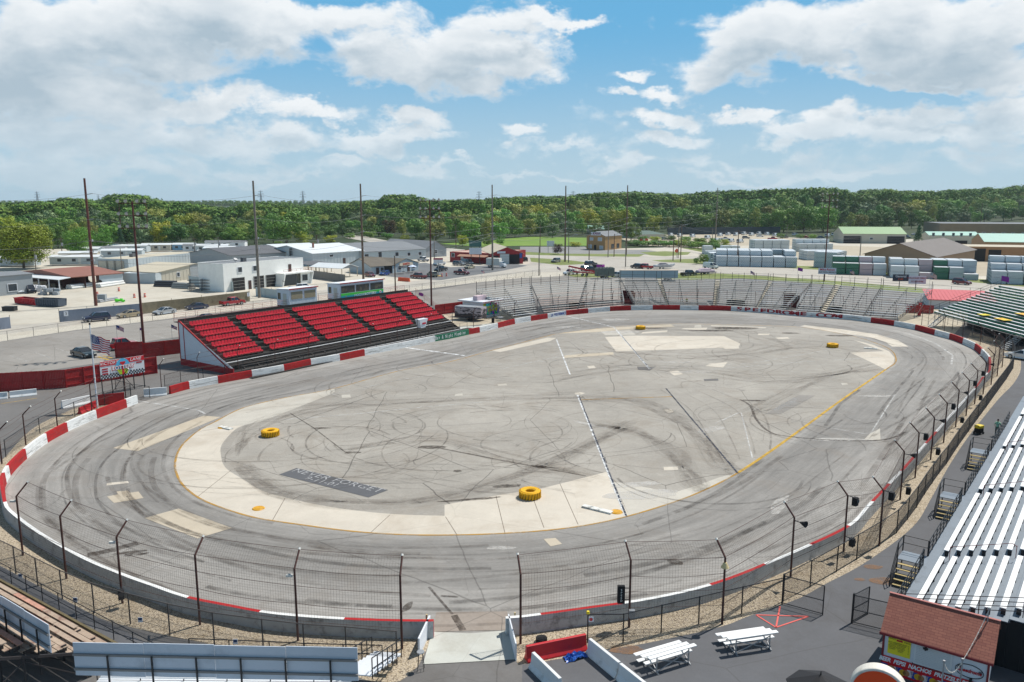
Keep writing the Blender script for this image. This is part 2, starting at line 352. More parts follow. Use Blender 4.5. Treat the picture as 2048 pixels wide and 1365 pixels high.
# inner face of the track wall, measured round the oval (foot where the foot shows, top edge where only the top shows)
WALL=[(14,1005,1),(30,1026,1),(91,1070,1),(170,1114,1),(243,1145,1),(304,1167,1),(377,1192,1),(456,1208,1),(526,1221,1),(600,1229,1),(689,1235,1),(770,1238,1),(853,1239,1),
 (940,1237,1),(1028,1232,1),(1081,1226,1),(1168,1214,1),(1258,1202,1),(1340,1187,1),(1410,1170,1),(1470,1150,1),(1527,1127,1),(1620,1087,1),(1698,1048,1),(1738,1006,1),(1802,939,1),(1829,909,1),(1872,861,1),(1911,817,1),(1949,775,1),(1966,752,1),(1977,741,1),
 (1976,728,0),(1961,710,0),(1948,699,0),(1924,688,0),(1900,679,0),(1866,670,0),(1829,660,0),(1786,652,0),(1744,646,0),(1697,640,0),(1600,633,0),(1530,627,0),(1457,622,0),(1400,621,0),(1309,620,0),(1250,621.5,0),(1216,623,0),(1175,627,0),(1134,631,0),(1098,637,0),(1059,643,0),(1027,649,0),(994,657,0),(961,665,0),(936,670,0),(900,678,0),
 (870,683.5,0),(800,698,0),(729,712,0),(680,722,0),(626,731,0),(567,744,0),(506,755,0),(437,767.5,0),(377,779,0),(337,790,0),(279,806,0),(255,815,0),(196,837,0),(141,861,0),(92,888,0),(52,919,0),(22,950,0),(12,968,0),(9,985,0)]
WP=[flat(G(x,y,z)) for x,y,z in WALL]
WS=resample(spline(WP,8,True),1.0,True); NW=len(WS)
def near_i(p): p=flat(p); return min(range(NW),key=lambda i:(WS[i]-p).length)
CEN=sum(WS,Vector())/NW
def outn(i):     # outward normal
    t=(WS[(i+1)%NW]-WS[i-1]).normalized(); n=Vector((t.y,-t.x,0))
    return n if n.dot(WS[i]-CEN)>0 else -n
INNER=[(350,930),(354,950),(365,970),(395,995),(440,1015),(510,1036),(600,1050),(700,1063),(800,1070),(900,1071),(1000,1068),(1100,1061),(1180,1050),(1251,1034.5),(1330,1011),(1400,985),(1475,947),
 (1560,890),(1680,803),(1771,740),(1788,729),(1792,718),(1783,702),(1755,688),(1700,672),(1600,655),(1460,650),(1342,648.5),(1232,654),(1180,660),(1115,668),(1090,674),(985,701),(900,724),(800,742),(667,778),(576,795),(488,816),(429,845),(400,860),(370,885),(356,905)]
IP=[flat(G(x,y)) for x,y in INNER]; IS=resample(spline(IP,8,True),1.0,True)
def polar(loop,c):
    pr=sorted((math.atan2((p-c).y,(p-c).x),(p-c).length) for p in loop); 
    def f(a):
        a=(a+PI)%(2*PI)-PI; n=len(pr)
        import bisect
        i=bisect.bisect(pr,(a,0)); a0,r0=pr[i-1]; a1,r1=pr[i%n]
        da=(a1-a0)%(2*PI) or 1e-6; t=((a-a0)%(2*PI))/da
        return r0+(r1-r0)*t
    return f
C0=Vector((15,104,0)); fo=polar(WS,C0); fi=polar(IS,C0)
def sheet(name,px,z,m,zz=0,smooth=0):
    pts=[G(x,y) for x,y in px]
    if smooth: pts=spline(pts,smooth,True)
    b=MB(); b.poly([(p.x,p.y) for p in pts],z); return structure(name,b,m)
def csheet(name,pts,z,m): b=MB(); b.poly([(p[0],p[1]) for p in pts],z); return structure(name,b,m)
# base land, with the wooded rise on the far right
def land():
    b=MB(); nx,ny=60,60; X=[-2600+5200*i/nx for i in range(nx+1)]; YY=[-300+ (j/ny)**1.6*4600 for j in range(ny+1)]
    for y in YY:
        for x in X: b.v.append((x,y,landz(x,y)-.05))
    for j in range(ny):
        for i in range(nx): k=j*(nx+1)+i; b.f.append((k,k+1,k+nx+2,k+nx+1)); b.mi.append(0)
    structure('ground',b,M_land)
def sstep(a,b,x): t=min(1,max(0,(x-a)/(b-a))); return t*t*(3-2*t)
def landz(x,y):
    d=math.hypot(x,y)
    z=8*sstep(150,520,x-.05*y)*sstep(520,820,y)        # wooded rise, right
    z+=26*sstep(1500,2600,d)*(.5+.5*math.sin(x*.0021+1.3)*math.cos(x*.0009))
    return z
land()
# lots, yards and roads
sheet('concrete_yard',[(-900,700),(-900,540),(-200,500),(250,498),(640,490),(760,488),(900,500),(1040,506),(1100,500),(1420,494),(2048,470),(2700,470),(2700,620),(2048,600),(1860,585),(1500,548),(1250,552),(1050,556),(951,566),(760,590),(640,601),(420,628),(150,661),(0,684)],.0,M_yard)
csheet('paddock',[(p.x,p.y) for p in [G(-900,820),G(-900,800),G(0,684),G(150,661),G(420,628),G(640,601),G(760,590),G(951,566),G(1050,556),G(1500,548),G(1860,585),G(2600,640)]]+[(150,-20),(-150,-20)],.004,M_paddock)
sheet('parking_lot',[(-700,810),(-300,717),(0,685),(150,662),(420,630),(640,603),(760,591),(870,580),(951,567),(1050,557),(1150,551),(1250,556),(1250,600),(960,597),(870,612),(820,600),(430,655),(372,672),(232,692),(205,725),(0,756),(-300,790)],.008,M_lot)
sheet('front_road',[(-900,775),(-300,705),(0,670),(150,650),(420,618),(640,592),(760,581),(880,569),(951,559),(1050,545),(1130,545),(1180,553),(1300,551),(1440,549),(1560,552),(1800,575),(1870,583),(2048,600),(2600,660),(2600,620),(2048,572),(1850,555),(1650,538),(1500,530),(1400,526),(1330,519),(1290,519),(1240,524),(1190,519),(1120,517),(1060,512),(1010,509),(1050,520),(1062,527),(1010,535),(900,554),(760,571),(640,581),(545,598),(420,612),(285,627),(120,645),(0,652),(-300,685),(-900,740)],.012,M_road)
sheet('side_road',[(1020,506),(1140,507),(1240,510),(1300,514),(1400,513),(1395,508),(1340,497),(1260,488),(1400,486),(1402,490),(1310,491),(1400,506),(1440,521),(1400,527),(1240,524),(1060,515)],.016,M_road)
sheet('shop_lot',[(728,548),(800,556),(880,561),(1000,543),(1055,532),(1030,528),(900,535),(850,526),(760,534)],.02,M_darklot)
sheet('gravel_lot',[(1040,494),(1170,494),(1175,498),(1250,500),(1290,500),(1330,506),(1320,511),(1240,508),(1130,508),(1040,505)],.02,M_greygravel)
sheet('field',[(880,488),(960,482),(1060,474),(1180,476),(1182,487),(1175,492),(1040,492),(960,494)],.02,M_field)
sheet('grass_verge',[(1045,504),(1130,508),(1290,509),(1278,514),(1170,513),(1045,510)],.024,M_grass)
sheet('grass_verge',[(1060,516),(1130,520),(1172,525),(1165,529),(1120,531),(1062,524)],.024,M_grass)
sheet('grass_verge',[(1280,505),(1330,503),(1382,505),(1375,510),(1330,513),(1300,511)],.024,M_grass)
sheet('grass_verge',[(1303,521),(1390,518),(1450,526),(1650,534),(1850,550),(2048,566),(2500,600),(2500,612),(2048,574),(1850,557),(1650,541),(1480,531),(1400,528),(1320,524)],.024,M_grass)
sheet('grass_verge',[(1130,550),(1180,547),(1290,547),(1430,547),(1470,549),(1640,560),(1870,579),(2048,592),(2048,600),(1860,588),(1640,568),(1480,557),(1380,560),(1280,556),(1150,555)],.016,M_grass)
sheet('grass_verge',[(1360,496),(1450,497),(1480,510),(1440,512),(1400,504)],.024,M_grass)
sheet('grass_verge',[(2010,478),(2150,478),(2150,500),(2010,498)],.024,M_grass)
sheet('dirt_lot',[(1310,494),(1260,484),(1240,478),(1330,470),(1500,468),(1590,476),(1640,480),(1640,492),(1500,492),(1400,493)],.02,M_beige)
sheet('lumber_yard',[(1420,520),(1570,500),(1600,488),(1680,492),(1990,500),(2300,500),(2300,560),(2048,555),(1850,548),(1650,533),(1470,524)],.02,M_beige)
sheet('forest_road',[(700,470),(735,474),(800,487),(870,494),(930,500),(930,505),(860,500),(790,494),(725,482),(690,476)],.03,M_road)
# ---------------------------------------------------------------- track, infield and their paint
def ring():
    b=MB(); b.uv=[]; NA=360; NR=10; rows=[]
    for i in range(NA):
        a=2*PI*i/NA; d=Vector((math.cos(a),math.sin(a),0)); ri,ro=fi(a),fo(a)+.05
        rows.append([C0+d*(ri+(ro-ri)*j/NR) for j in range(NR+1)])
    cum=[0]
    for i in range(NA): cum.append(cum[-1]+(rows[(i+1)%NA][NR//2]-rows[i][NR//2]).length)
    for r in rows:
        for p in r: b.v.append((p.x,p.y,.012))
    for i in range(NA):
        for j in range(NR):
            i2=(i+1)%NA; b.f.append((i*(NR+1)+j,i*(NR+1)+j+1,i2*(NR+1)+j+1,i2*(NR+1)+j)); b.mi.append(0)
            b.uv+=[(cum[i],j/NR),(cum[i],(j+1)/NR),(cum[i+1],(j+1)/NR),(cum[i+1],j/NR)]
    return b
structure('track',ring(),M_track)
csheet('infield',[(C0.x+fi(2*PI*i/240)*math.cos(2*PI*i/240),C0.y+fi(2*PI*i/240)*math.sin(2*PI*i/240)) for i in range(240)],.014,M_infield)
def inseg(p,q):   # stretch of the inner loop between two photo points, short way round
    n=len(IS); a=min(range(n),key=lambda i:(IS[i]-flat(G(*p))).length); b=min(range(n),key=lambda i:(IS[i]-flat(G(*q))).length)
    f=(b-a)%n; 
    return [IS[(a+k)%n] for k in range(f+1)] if f<=n/2 else [IS[(a-k)%n] for k in range(n-f+1)]
def gp(l): return [flat(G(x,y)) for x,y in l]
csheet('concrete_apron',inseg((400,860),(1251,1034))+gp([(1213.5,944.6),(1082,978),(979,994),(889,1010.5),(889,1032.5)])+spline(gp([(889,1032.5),(795,1029.5),(713,1022),(634,1010),(564,994),(526,983),(485,959),(451,936),(442,912),(444,889),(469,861),(488,851)]),5),.018,M_conc)
csheet('concrete_apron',inseg((1251,1034),(1475,947))+gp([(1440,955),(1390,973),(1345,987),(1300,977),(1243,966.5),(1228,965)]),.018,M_conc3)
csheet('concrete_apron',inseg((400,860),(667,778))+gp([(669,786),(587,819),(523,843.5),(488,851)]),.0182,M_conc3)
PATCH=[('concrete_patch',[(226,897),(408,832),(441,835),(276,903)],M_conc2),('concrete_patch',[(357,1018),(464,1057),(395,1078),(289,1037)],M_conc2),
 ('concrete_patch',[(214,967),(256,963),(258,967),(213,972)],M_conc),('concrete_patch',[(214,994),(236,989.5),(233,984),(255,982),(260,986.5),(277,984),(287,997),(228,1007)],M_conc2),
 ('concrete_patch',[(1600,653),(1609,651),(1680,659),(1753,669),(1797,682),(1817,694),(1784,694),(1773,686),(1749,677.5),(1709,671),(1650,662)],M_conc),
 ('concrete_patch',[(1771,740),(1731,720),(1700,706),(1768,703),(1705,680),(1745,690),(1778,703),(1789,716),(1787,727)],M_conc),
 ('concrete_patch',[(1210,675),(1260,672),(1448,673),(1481,688),(1477,695),(1340,700),(1232,704)],M_conc),('concrete_patch',[(1129,711.5),(1226,705),(1228,710),(1127.5,717)],M_conc2),
 ('concrete_patch',[(1117,668),(1165,661),(1232,655.5),(1342,649.5),(1349,654),(1246,660),(1191.5,665)],M_conc2),('concrete_patch',[(1422,651),(1532,655.5),(1532,657),(1422,653)],M_conc),
 ('concrete_patch',[(984,702),(1095,676),(1112,677),(1100,683),(1000,705)],M_conc),('concrete_patch',[(1201,664),(1260,661),(1272,670),(1210,671)],M_conc3),('concrete_patch',[(1285,665),(1335,661),(1334,665),(1282,668)],M_conc),
 ('concrete_patch',[(1368,657),(1415,656),(1412,661),(1362,659)],M_conc),('concrete_patch',[(1390,651),(1402,650),(1403,656),(1388,656)],M_conc3),
 ('concrete_patch',[(1149,787),(1160,785),(1171,787),(1163,790),(1151,790)],M_conc),('concrete_patch',[(1328,820),(1342,819),(1347,825),(1336,827)],M_conc),('concrete_patch',[(1338,744),(1356,742),(1366,749),(1348,752)],M_conc),
 ('concrete_patch',[(1327,935),(1356,934),(1356,941),(1328,942)],M_conc),('concrete_patch',[(1174,733),(1188,732),(1192,737),(1178,738)],M_conc),('concrete_patch',[(1420,728),(1455,725),(1446,736),(1410,733)],M_conc),
 ('concrete_patch',[(1682,767),(1694,767),(1696,770),(1684,771)],M_conc3),('concrete_patch',[(1087,1079),(1111,1077),(1124,1089),(1101,1094)],M_conc2),('concrete_patch',[(1446,696),(1476,694),(1480,698),(1450,699)],M_conc),
 ('concrete_patch',[(1550,676),(1575,675),(1580,678),(1556,679)],M_conc),('concrete_patch',[(1517,668),(1540,668),(1538,671),(1515,671)],M_conc),('concrete_patch',[(683,791),(700,790),(702,796),(684,797)],M_conc3),('concrete_patch',[(911,789),(925,788),(926,792),(909,793)],M_conc3),
 ('concrete_patch',[(995,769),(1012,768),(1015,772),(996,773)],M_conc3),('concrete_patch',[(1740,868),(1760,858),(1761,882),(1728,880)],M_conc3),
 ('dark_asphalt_patch',[(1274,734),(1310,735),(1299,742),(1276,740)],M_paddock),('dark_asphalt_patch',[(1407,759),(1436,758),(1437,762),(1409,763)],M_paddock),
 ('dark_asphalt_patch',[(593,937),(776.5,981),(737,996),(558,950)],M_walk),('dark_asphalt_patch',[(1530,829),(1597,791),(1631,792),(1561,829)],M_lot),
 ('brown_asphalt_patch',[(873,1225.6),(1014,1224),(1020,1261),(864,1265)],asphalt('brown asphalt',rgb(150,140,130),.06)),
 ('entry_ramp',[(864,1265),(940,1268),(1018,1262),(1034,1320),(846,1330)],M_ramp)]
for i,(n,px,m) in enumerate(PATCH): sheet(n,px,.0235+.0002*i,m)
# thin seams cut across the concrete apron
b=MB()
for p,q in (((1120,968),(1156,1049)),((1060,980),(1088,1056)),((992,992),(1010,1067)),((891,1034),(914,1070)),((780,1030),(741,1066)),((570,997),(545,1041)),((463,940),(395,994))):
    b.bar(G(p[0],p[1],.020),G(q[0],q[1],.020),.05,.002)
structure('apron_seam',b,mat('dark joint',rgb(110,98,84)))
def worn(name,col,scale=1.2,thr=.45,soft=.1,alpha=1.,stretch=None):
    """paint or rubber worn away in patches"""
    if name in MATS: return MATS[name]
    m=nmat(name,lambda g:g.mix(0.,col,col)); nt=m.node_tree; g=NG(nt); o=nt.nodes['Material Output']
    v=g.tc.outputs['Object']; n=g.noise(v,scale,6,.75)
    f=g.m('MULTIPLY',g.mr(n,thr-soft,thr+soft),alpha)
    t=g.n('ShaderNodeBsdfTransparent'); mx=g.n('ShaderNodeMixShader'); g.l(f,mx.inputs[0]); g.l(t.outputs[0],mx.inputs[1]); g.l(nt.nodes['Principled BSDF'].outputs[0],mx.inputs[2]); g.l(mx.outputs[0],o.inputs[0]); return m
M_white=worn('worn white road paint',rgb(216,218,218),1.3,.46); M_faint=worn('faint white road paint',rgb(215,215,212),.8,.47,.12,.7); M_navy=worn('navy line paint',rgb(48,56,72),2.2,.47,.06,.9)
M_yel=worn('worn yellow line paint',rgb(206,168,70),.9,.42,.14,.85); M_yel2=worn('thin yellow line paint',rgb(182,140,62),.5,.44,.14,.85); M_rubber=worn('black tyre rubber',rgb(58,52,48),.45,.52,.18,.46); M_rub2=worn('faint tyre rubber',rgb(84,74,66),.35,.53,.18,.36)
M_tar=worn('dark brown stain',rgb(66,55,46),1.6,.46,.16,.7); M_lstain=worn('pale dust stain',rgb(205,202,196),.9,.45,.14,.6); M_dlineb=worn('dusty red stain',rgb(150,112,78),.9,.45,.16,.6)
def strip(b,pts,w,z):
    n=len(pts)
    for i in range(n-1):
        a,c=pts[i],pts[i+1]; d=(c-a)
        if d.length<1e-4: continue
        s0=Vector((-(pts[min(i+1,n-1)]-pts[max(i-1,0)]).y,(pts[min(i+1,n-1)]-pts[max(i-1,0)]).x,0)).normalized()*w/2
        j=i+1; s1=Vector((-(pts[min(j+1,n-1)]-pts[max(j-1,0)]).y,(pts[min(j+1,n-1)]-pts[max(j-1,0)]).x,0)).normalized()*w/2
        b.quad((a-s0)+Vector((0,0,z)),(c-s1)+Vector((0,0,z)),(c+s1)+Vector((0,0,z)),(a+s0)+Vector((0,0,z)))
def lines(name,L,m,z):
    b=MB()
    for px,w in L: strip(b,resample(gp(px),1.2)+[flat(G(*px[-1]))],w,z)
    structure(name,b,m)
lines('white_line',[([(1155,791),(1251.5,1034)],.24),([(811,696),(929,712)],.55),([(1113,680),(1140,750)],.22),([(1228,655),(1299.6,739)],.28),([(1135,633),(1228,655)],.28)],M_white,.032)
lines('navy_line',[([(1332,777.6),(1475.7,947.5)],.18),([(1158,793),(1253,1034)],.16),([(1243,672),(1300,739)],.14)],M_navy,.034)
lines('faint_white_line',[([(561,840.6),(720,828),(839.5,815.7)],.18),([(840,815),(980,804)],.15),([(1130,721),(1000,729),(800,760),(665,790)],.12),([(1000,739),(1160,705)],.12),([(1430,848),(1482,824),(1505,918)],.15),([(240,797),(400,822),(410,829)],.25),
  ([(1816,668),(1870,687),(1905,711),(1903,730)],.3),([(1300,737),(1500,728),(1660,700)],.14),([(1330,747),(1600,725),(1760,715)],.16),([(860,675),(1010,640)],.1),([(1655,856),(1740,870),(1790,790)],.14)],M_faint,.032)
b=MB(); strip(b,inseg((1476,946),(1770,741)),.32,.030); structure('yellow_line',b,M_yel)
b=MB(); n0=len(IS); strip(b,[IS[i%n0] for i in range(n0+1)],.20,.028); structure('yellow_line',b,M_yel2)
lines('yellow_line',[([(1160,800.5),(1345,794)],.22)],M_yel2,.032)
# stall lines in the parking lots
b=MB()
for k in range(16):
    x=20+k*46; strip(b,gp([(x,712-k*7.4),(x+34,723-k*7.6)]),.12,.016)
for k in range(9):
    x=200+k*42; strip(b,gp([(x,693-k*6.),(x+46,706-k*6)]),.10,.016)
structure('stall_line',b,M_faint)
lines('yellow_curb_line',[([(2,808),(74,797)],.15)],M_yel,.016)
lines('no_parking_marking',[([(196,714),(217,720)],.5),([(206,712),(226,717)],.3)],M_yel,.016)
# painted fire-lane triangle on the pavement
lines('red_cross_marking',[([(1512,1231),(1617,1234)],.09),([(1512,1231),(1552,1256)],.09),([(1552,1256),(1617,1234)],.09),([(1560,1214),(1552,1256)],.09)],mat('red road paint',rgb(214,92,84)),.03)
# stains
def blob(b,px,a,c,z,seed=0,n=18,rot=0):
    p=G(*px); rnd=random.Random(seed)
    rr=[rnd.uniform(.7,1.2) for _ in range(n)]
    pts=[]
    for i in range(n):
        t=2*PI*i/n; r=(rr[i]+rr[i-1])/2; x=a*r*math.cos(t); y=c*r*math.sin(t); pts.append((p.x+x*math.cos(rot)-y*math.sin(rot),p.y+x*math.sin(rot)+y*math.cos(rot)))
    b.poly(pts,z)
b=MB()
for i,(x,y,a,c,r) in enumerate([(862,895,1.3,.6,0),(705,906,.9,.35,0),(1012,973,1.2,.4,.2),(915,943,.4,.3,0),(1350,1125,.5,.5,0),(262,1106,1.1,.25,.25),(272,1110,.8,.22,.25),(640,857,1.2,.3,0),(1508,802,1.6,.4,-.1),(1300,657,4,.9,0),(1470,657,5,1.5,0),(1420,662,4,1,0),(1680,672,2.5,1.,0),(940,1000,3,.25,.2),(1090,935,1.5,.2,-.3),(815,1215,.22,.7,-.3),(1580,667,1.8,.8,0)]): blob(b,(x,y),a,c,.036+.0003*i,i,rot=r)
structure('dark_stain',b,M_tar)
b=MB(); strip(b,spline(gp([(175,1111),(215,1103),(276,1087)]),6),.7,.036)
strip(b,gp([(868,895),(1000,921)]),.25,.037); strip(b,gp([(580,827),(625,855),(690,905)]),.14,.037); strip(b,gp([(1000,921),(1172,953)]),.2,.037); strip(b,gp([(858,1175),(905,1230)]),.16,.037); strip(b,gp([(882,1193),(917,1195)]),.18,.037); strip(b,gp([(908,1232),(926,1262)]),.4,.04)
strip(b,spline(gp([(1480,800),(1500,812),(1513,840),(1540,865),(1580,874),(1680,882),(1770,880),(1810,865)]),6),.28,.037)
structure('dark_stain',b,M_tar)
b=MB(); 
for i,(x,y,a,c,r) in enumerate([(1420,860,2.2,.8,.6),(1680,880,3,.6,0),(1755,793,2.5,.5,0),(1230,640,3,1.4,0),(1140,655,2.5,.8,0),(1240,665,4,1.6,0),(1000,1097,1.1,.3,0),(1180,850,2.5,.4,-.7),(1560,1010,.5,2.6,-.5),(1270,970,2.2,.6,.2),(1290,990,3.4,1.1,.2),(1350,725,3,.7,0),(1390,745,3,.5,0)]): blob(b,(x,y),a,c,.0305+.0002*i,i+50,rot=r)
structure('pale_stain',b,M_lstain)
b=MB(); 
for i,(x,y,a,c,r) in enumerate([(1773,1164,1.1,.6,0),(1745,1135,.8,.3,0),(1720,1160,.35,.2,0),(1250,1300,1.,.5,0)]): blob(b,(x,y),a,c,.0305+.0002*i,i+70,rot=r)
structure('rust_stain',b,M_dlineb)
# skid marks
rnd=random.Random(5); b=MB(); b2=MB()
def arc(b,c,r0,r1,a0,a1,w,z,ex=1.):
    n=max(6,int(abs(a1-a0)*max(r0,r1)/.8)); pts=[]
    for i in range(n+1):
        t=i/n; r=r0+(r1-r0)*t; a=a0+(a1-a0)*t; pts.append(Vector((c.x+r*math.cos(a)*ex,c.y+r*math.sin(a),0)))
    strip(b,pts,w,z)
cs=[((860,880),9),((620,880),7),((730,870),8),((1060,850),9),((1100,880),6),((1380,690),9),((1620,845),6),((560,900),9),((1250,900),8),((1440,720),8),((1180,720),7),((1700,690),6),((1560,720),7),((1020,740),6),((760,790),6)]
k=0
for (c,rad) in cs:
    for _ in range(8):
        p=G(*c)+Vector((rnd.uniform(-9,9),rnd.uniform(-7,7),0)); r=rnd.uniform(.35,1.5)*rad; a=rnd.uniform(0,6.3); da=rnd.uniform(.6,3.)*rnd.choice((-1,1)); k+=1
        tgt=b if rnd.random()<.3 else b2
        arc(tgt,p,r,r*rnd.uniform(.7,1.4),a,a+da,rnd.uniform(.07,.26),.038+.0001*k,rnd.uniform(.8,1.5))
        if rnd.random()<.5: arc(tgt,p,r+1.5,(r+1.5)*rnd.uniform(.8,1.3),a,a+da,rnd.uniform(.06,.16),.038+.0001*k,1)
for _ in range(110):      # racing-groove rubber following the oval
    v=rnd.uniform(.05,.85); i0=rnd.uniform(0,2*PI); L=rnd.uniform(.15,.8); v1=v+rnd.uniform(-.2,.2); pts=[]; k+=1
    for j in range(30):
        a=i0+L*j/29; t=min(.93,max(.03,v+(v1-v)*j/29)); d=Vector((math.cos(a),math.sin(a),0)); pts.append(C0+d*(fi(a)+(fo(a)-fi(a))*t))
    strip(b2 if rnd.random()<.7 else b,pts,rnd.uniform(.1,.55),.038+.0001*k)
for _ in range(26):      # squiggles across the near concrete apron
    p=G(rnd.uniform(380,1000),0+rnd.uniform(960,1040)); r=rnd.uniform(2,7); a=rnd.uniform(.3,1.2); k+=1
    arc(b,p,r,r,a,a+rnd.uniform(.4,1.4),rnd.uniform(.05,.12),.038+.0001*k,rnd.uniform(1,2))
# the long dark sweep across the right-hand turn
for s in range(0,18,5):
    q0=[(1490+s*6-40,930-s*2),(1480+s*8-60,880-s),(1440+s*9-60,820),(1360+s*7-40,780)]; k+=1
    strip(b2,spline(gp(q0),6),rnd.uniform(.08,.22),.038+.0001*k)
structure('tyre_marks',b,M_rubber); structure('tyre_marks',b2,M_rub2)
b=MB(); M_smear=worn('broad rubber smear',rgb(96,86,76),.5,.52,.18,.12); k=0
for (q0,w0_,n_) in (([(1150,800),(1260,800),(1370,850),(1440,920),(1470,945)],1.6,6),([(1170,850),(1260,860),(1340,900),(1390,960),(1400,980)],1.8,5),([(470,905),(520,850),(640,820),(840,800),(1150,790)],1.5,5),([(480,930),(560,985),(720,1010),(900,990),(1100,930),(1260,850)],1.8,5),([(1110,760),(1250,735),(1400,745),(1560,760),(1740,735)],1.6,5),([(1180,690),(1300,712),(1450,712),(1600,690),(1700,700)],1.5,5),([(1290,655),(1400,660),(1500,668),(1560,690)],2.2,4),([(700,900),(860,880),(1000,915),(1180,955)],1.2,4),([(1500,830),(1560,800),(1650,760),(1760,740)],1.3,4)):
    for _ in range(n_*2): k+=1; strip(b,spline(gp([(x+rnd.uniform(-26,26),y+rnd.uniform(-9,9)) for x,y in q0]),8),w0_*rnd.uniform(.15,.7),.0315+.00006*k)
structure('rubber_smear',b,M_smear)
a=G(593,937); c=G(776.5,981); rz=facing(a,c)
L=(c-a).length; u=(c-a).normalized(); dn=(G(558,950)-a).normalized(); o=a+u*L*.5
M_letter=worn('worn white lettering',rgb(176,177,178),3,.42,.12,.85)
for t,s,k,kk in (('NEVER FORGET',1.30,.25,0.),('9-11-01',1.05,.70,-.8)):
    p=o+(G(558,950)-a)*k; ob=text_mesh(t,s,M_letter,None,lying(p.x+u.x*kk,p.y+u.y*kk,.045,rz),'ground_lettering',0,sx=1.05,bold=0,spacing=1.10); ob['kind']='structure'
a=G(1530,829); c=G(1600,790); rz2=facing(a,c); p=(G(1530,829)+G(1631,792))/2


for t_,s_,k_ in (('NEVER FORGET',1.0,.3),('9-11-01',.9,.72)):
    q=G(1530,829).lerp(G(1600,790),.5)+(G(1561,829)-G(1530,829))*k_*.8; ob=text_mesh(t_,s_,worn('very faded lettering',rgb(186,187,186),2,.46,.12,.7),None,lying(q.x,q.y,.045,rz2),'ground_lettering',0,sx=1.1); ob['kind']='structure'
# gravel bank between the wall and the chain-link fence
gw=[WS[i%NW]+outn(i%NW)*.3 for i in range(near_i(G(12,968)),near_i(G(853,1240,1))+1 if near_i(G(853,1240,1))>near_i(G(12,968)) else near_i(G(853,1240,1))+NW+1)]
gl=gp([(846,1266),(838,1330),(815,1365),(780,1420),(700,1360),(560,1322),(480,1300),(380,1281),(258,1254),(182,1230),(79,1184),(0,1138),(-60,1095),(-90,1020),(-60,960),(0,925),(60,862),(115,832),(184,806),(240,795),(279,806),(255,815),(196,837),(141,861),(92,888),(52,919),(22,950)])
b=MB(); 
def strip2(A,B_,n,z):
    A=resample(A,.5); B_=resample(B_,.5)
    for i in range(n):
        p=[A[int((len(A)-1)*t)] for t in (i/n,(i+1)/n)]; q=[B_[int((len(B_)-1)*t)] for t in (i/n,(i+1)/n)]
        b.quad((p[0].x,p[0].y,z),(q[0].x,q[0].y,z),(q[1].x,q[1].y,z),(p[1].x,p[1].y,z))
def wallrun(pa,pb,off):
    i=near_i(pa); j=near_i(pb); 
    f=(j-i)%NW; st=1 if f<NW/2 else -1; f=f if st==1 else NW-f
    return [WS[(i+st*k)%NW]+outn((i+st*k)%NW)*off for k in range(f+1)]
strip2(wallrun(G(279,806),G(853,1240,1),.2),spline(gp([(250,797),(184,806),(115,832),(60,862),(5,920),(-50,975),(-80,1040),(-50,1105),(0,1138),(79,1184),(182,1230),(258,1254),(380,1281),(480,1300),(560,1322),(680,1345),(780,1370),(838,1332)]),6),120,.010)
structure('gravel_bank',b,M_gravel)
b=MB(); strip2(wallrun(G(1028,1232,1),G(1925,689),.2),spline(gp([(1036,1330),(1100,1322),(1202,1302),(1293,1287),(1439,1255),(1500,1232),(1594,1199),(1650,1169),(1730,1126),(1824,1056),(1861,1000),(1897,934),(1939,871),(1995,801),(2029,765),(2042,735),(2034,705),(1995,680),(1940,665)]),6),160,.010)
structure('gravel_bank',b,M_gravel)
csheet('service_walk',gp([(1202,1302),(1293,1287),(1439,1255),(1500,1232),(1594,1199),(1650,1169),(1730,1126),(1824,1056),(1861,1000),(1897,934),(1939,871),(1995,801),(2029,765),(2042,735),(2036,705),(1995,680),(1940,665),(2100,670),(2500,700)])+[Vector((90,60,0)),Vector((50,20,0)),Vector((0,20,0)),flat(G(1045,1330))],.0075,M_walk)
csheet('concrete_walk',gp([(640,765),(480,760),(470,752),(640,712),(905,655),(960,652),(985,640),(1230,615),(1240,623),(1130,629),(1060,640),(960,662),(860,684),(700,716)]),.0085,M_ramp)
csheet('concrete_walk',gp([(905,655),(880,630),(1000,620),(1060,640)]),.009,M_beige)
csheet('concrete_walk',gp([(1800,655),(1795,630),(1860,612),(1960,630),(1925,650),(1900,678)]),.009,M_beige)
# ---------------------------------------------------------------- track wall
C_RED=mat('red wall paint',rgb(164,34,34),.65,dirt=rgb(120,52,48),dscale=1.1,dthr=.56,var=.2,vscale=.8)
C_WHT=mat('white wall paint',rgb(218,219,217),.65,dirt=rgb(134,132,128),dscale=1.1,dthr=.57,var=.08,vscale=.8)
def wallpaint(name,col,sc):
    def f(g):
        v=g.tc.outputs['Object']; a=g.noise(g.sc(v,.35,.35,5),1.6,7,.7); z=g.n('ShaderNodeSeparateXYZ'); g.l(v,z.inputs[0]); band=g.mr(g.m('ABSOLUTE',g.m('SUBTRACT',z.outputs[2],.42)),.1,.55,1,0); k=g.m('MULTIPLY',g.mr(a,.48,.66),band); b_=g.noise(v,1.6,8,.75); c=g.mix(g.mr(b_,.52,.70,0,.55),col,sc); return g.mix(g.m('MULTIPLY',k,.75),c,rgb(58,54,52))
    return nmat(name,f)
C_RED=wallpaint('scuffed red wall paint',rgb(166,32,34),rgb(150,84,76)); C_WHT=wallpaint('scuffed white wall paint',rgb(222,223,221),rgb(160,158,152))
C_GRY=mat('bare grey concrete',rgb(176,178,178),.8,dirt=rgb(128,128,126),dscale=1.4,dthr=.52,var=.08,vscale=2)
C_GRN=mat('green banner paint',rgb(22,104,74),.6,var=.06)
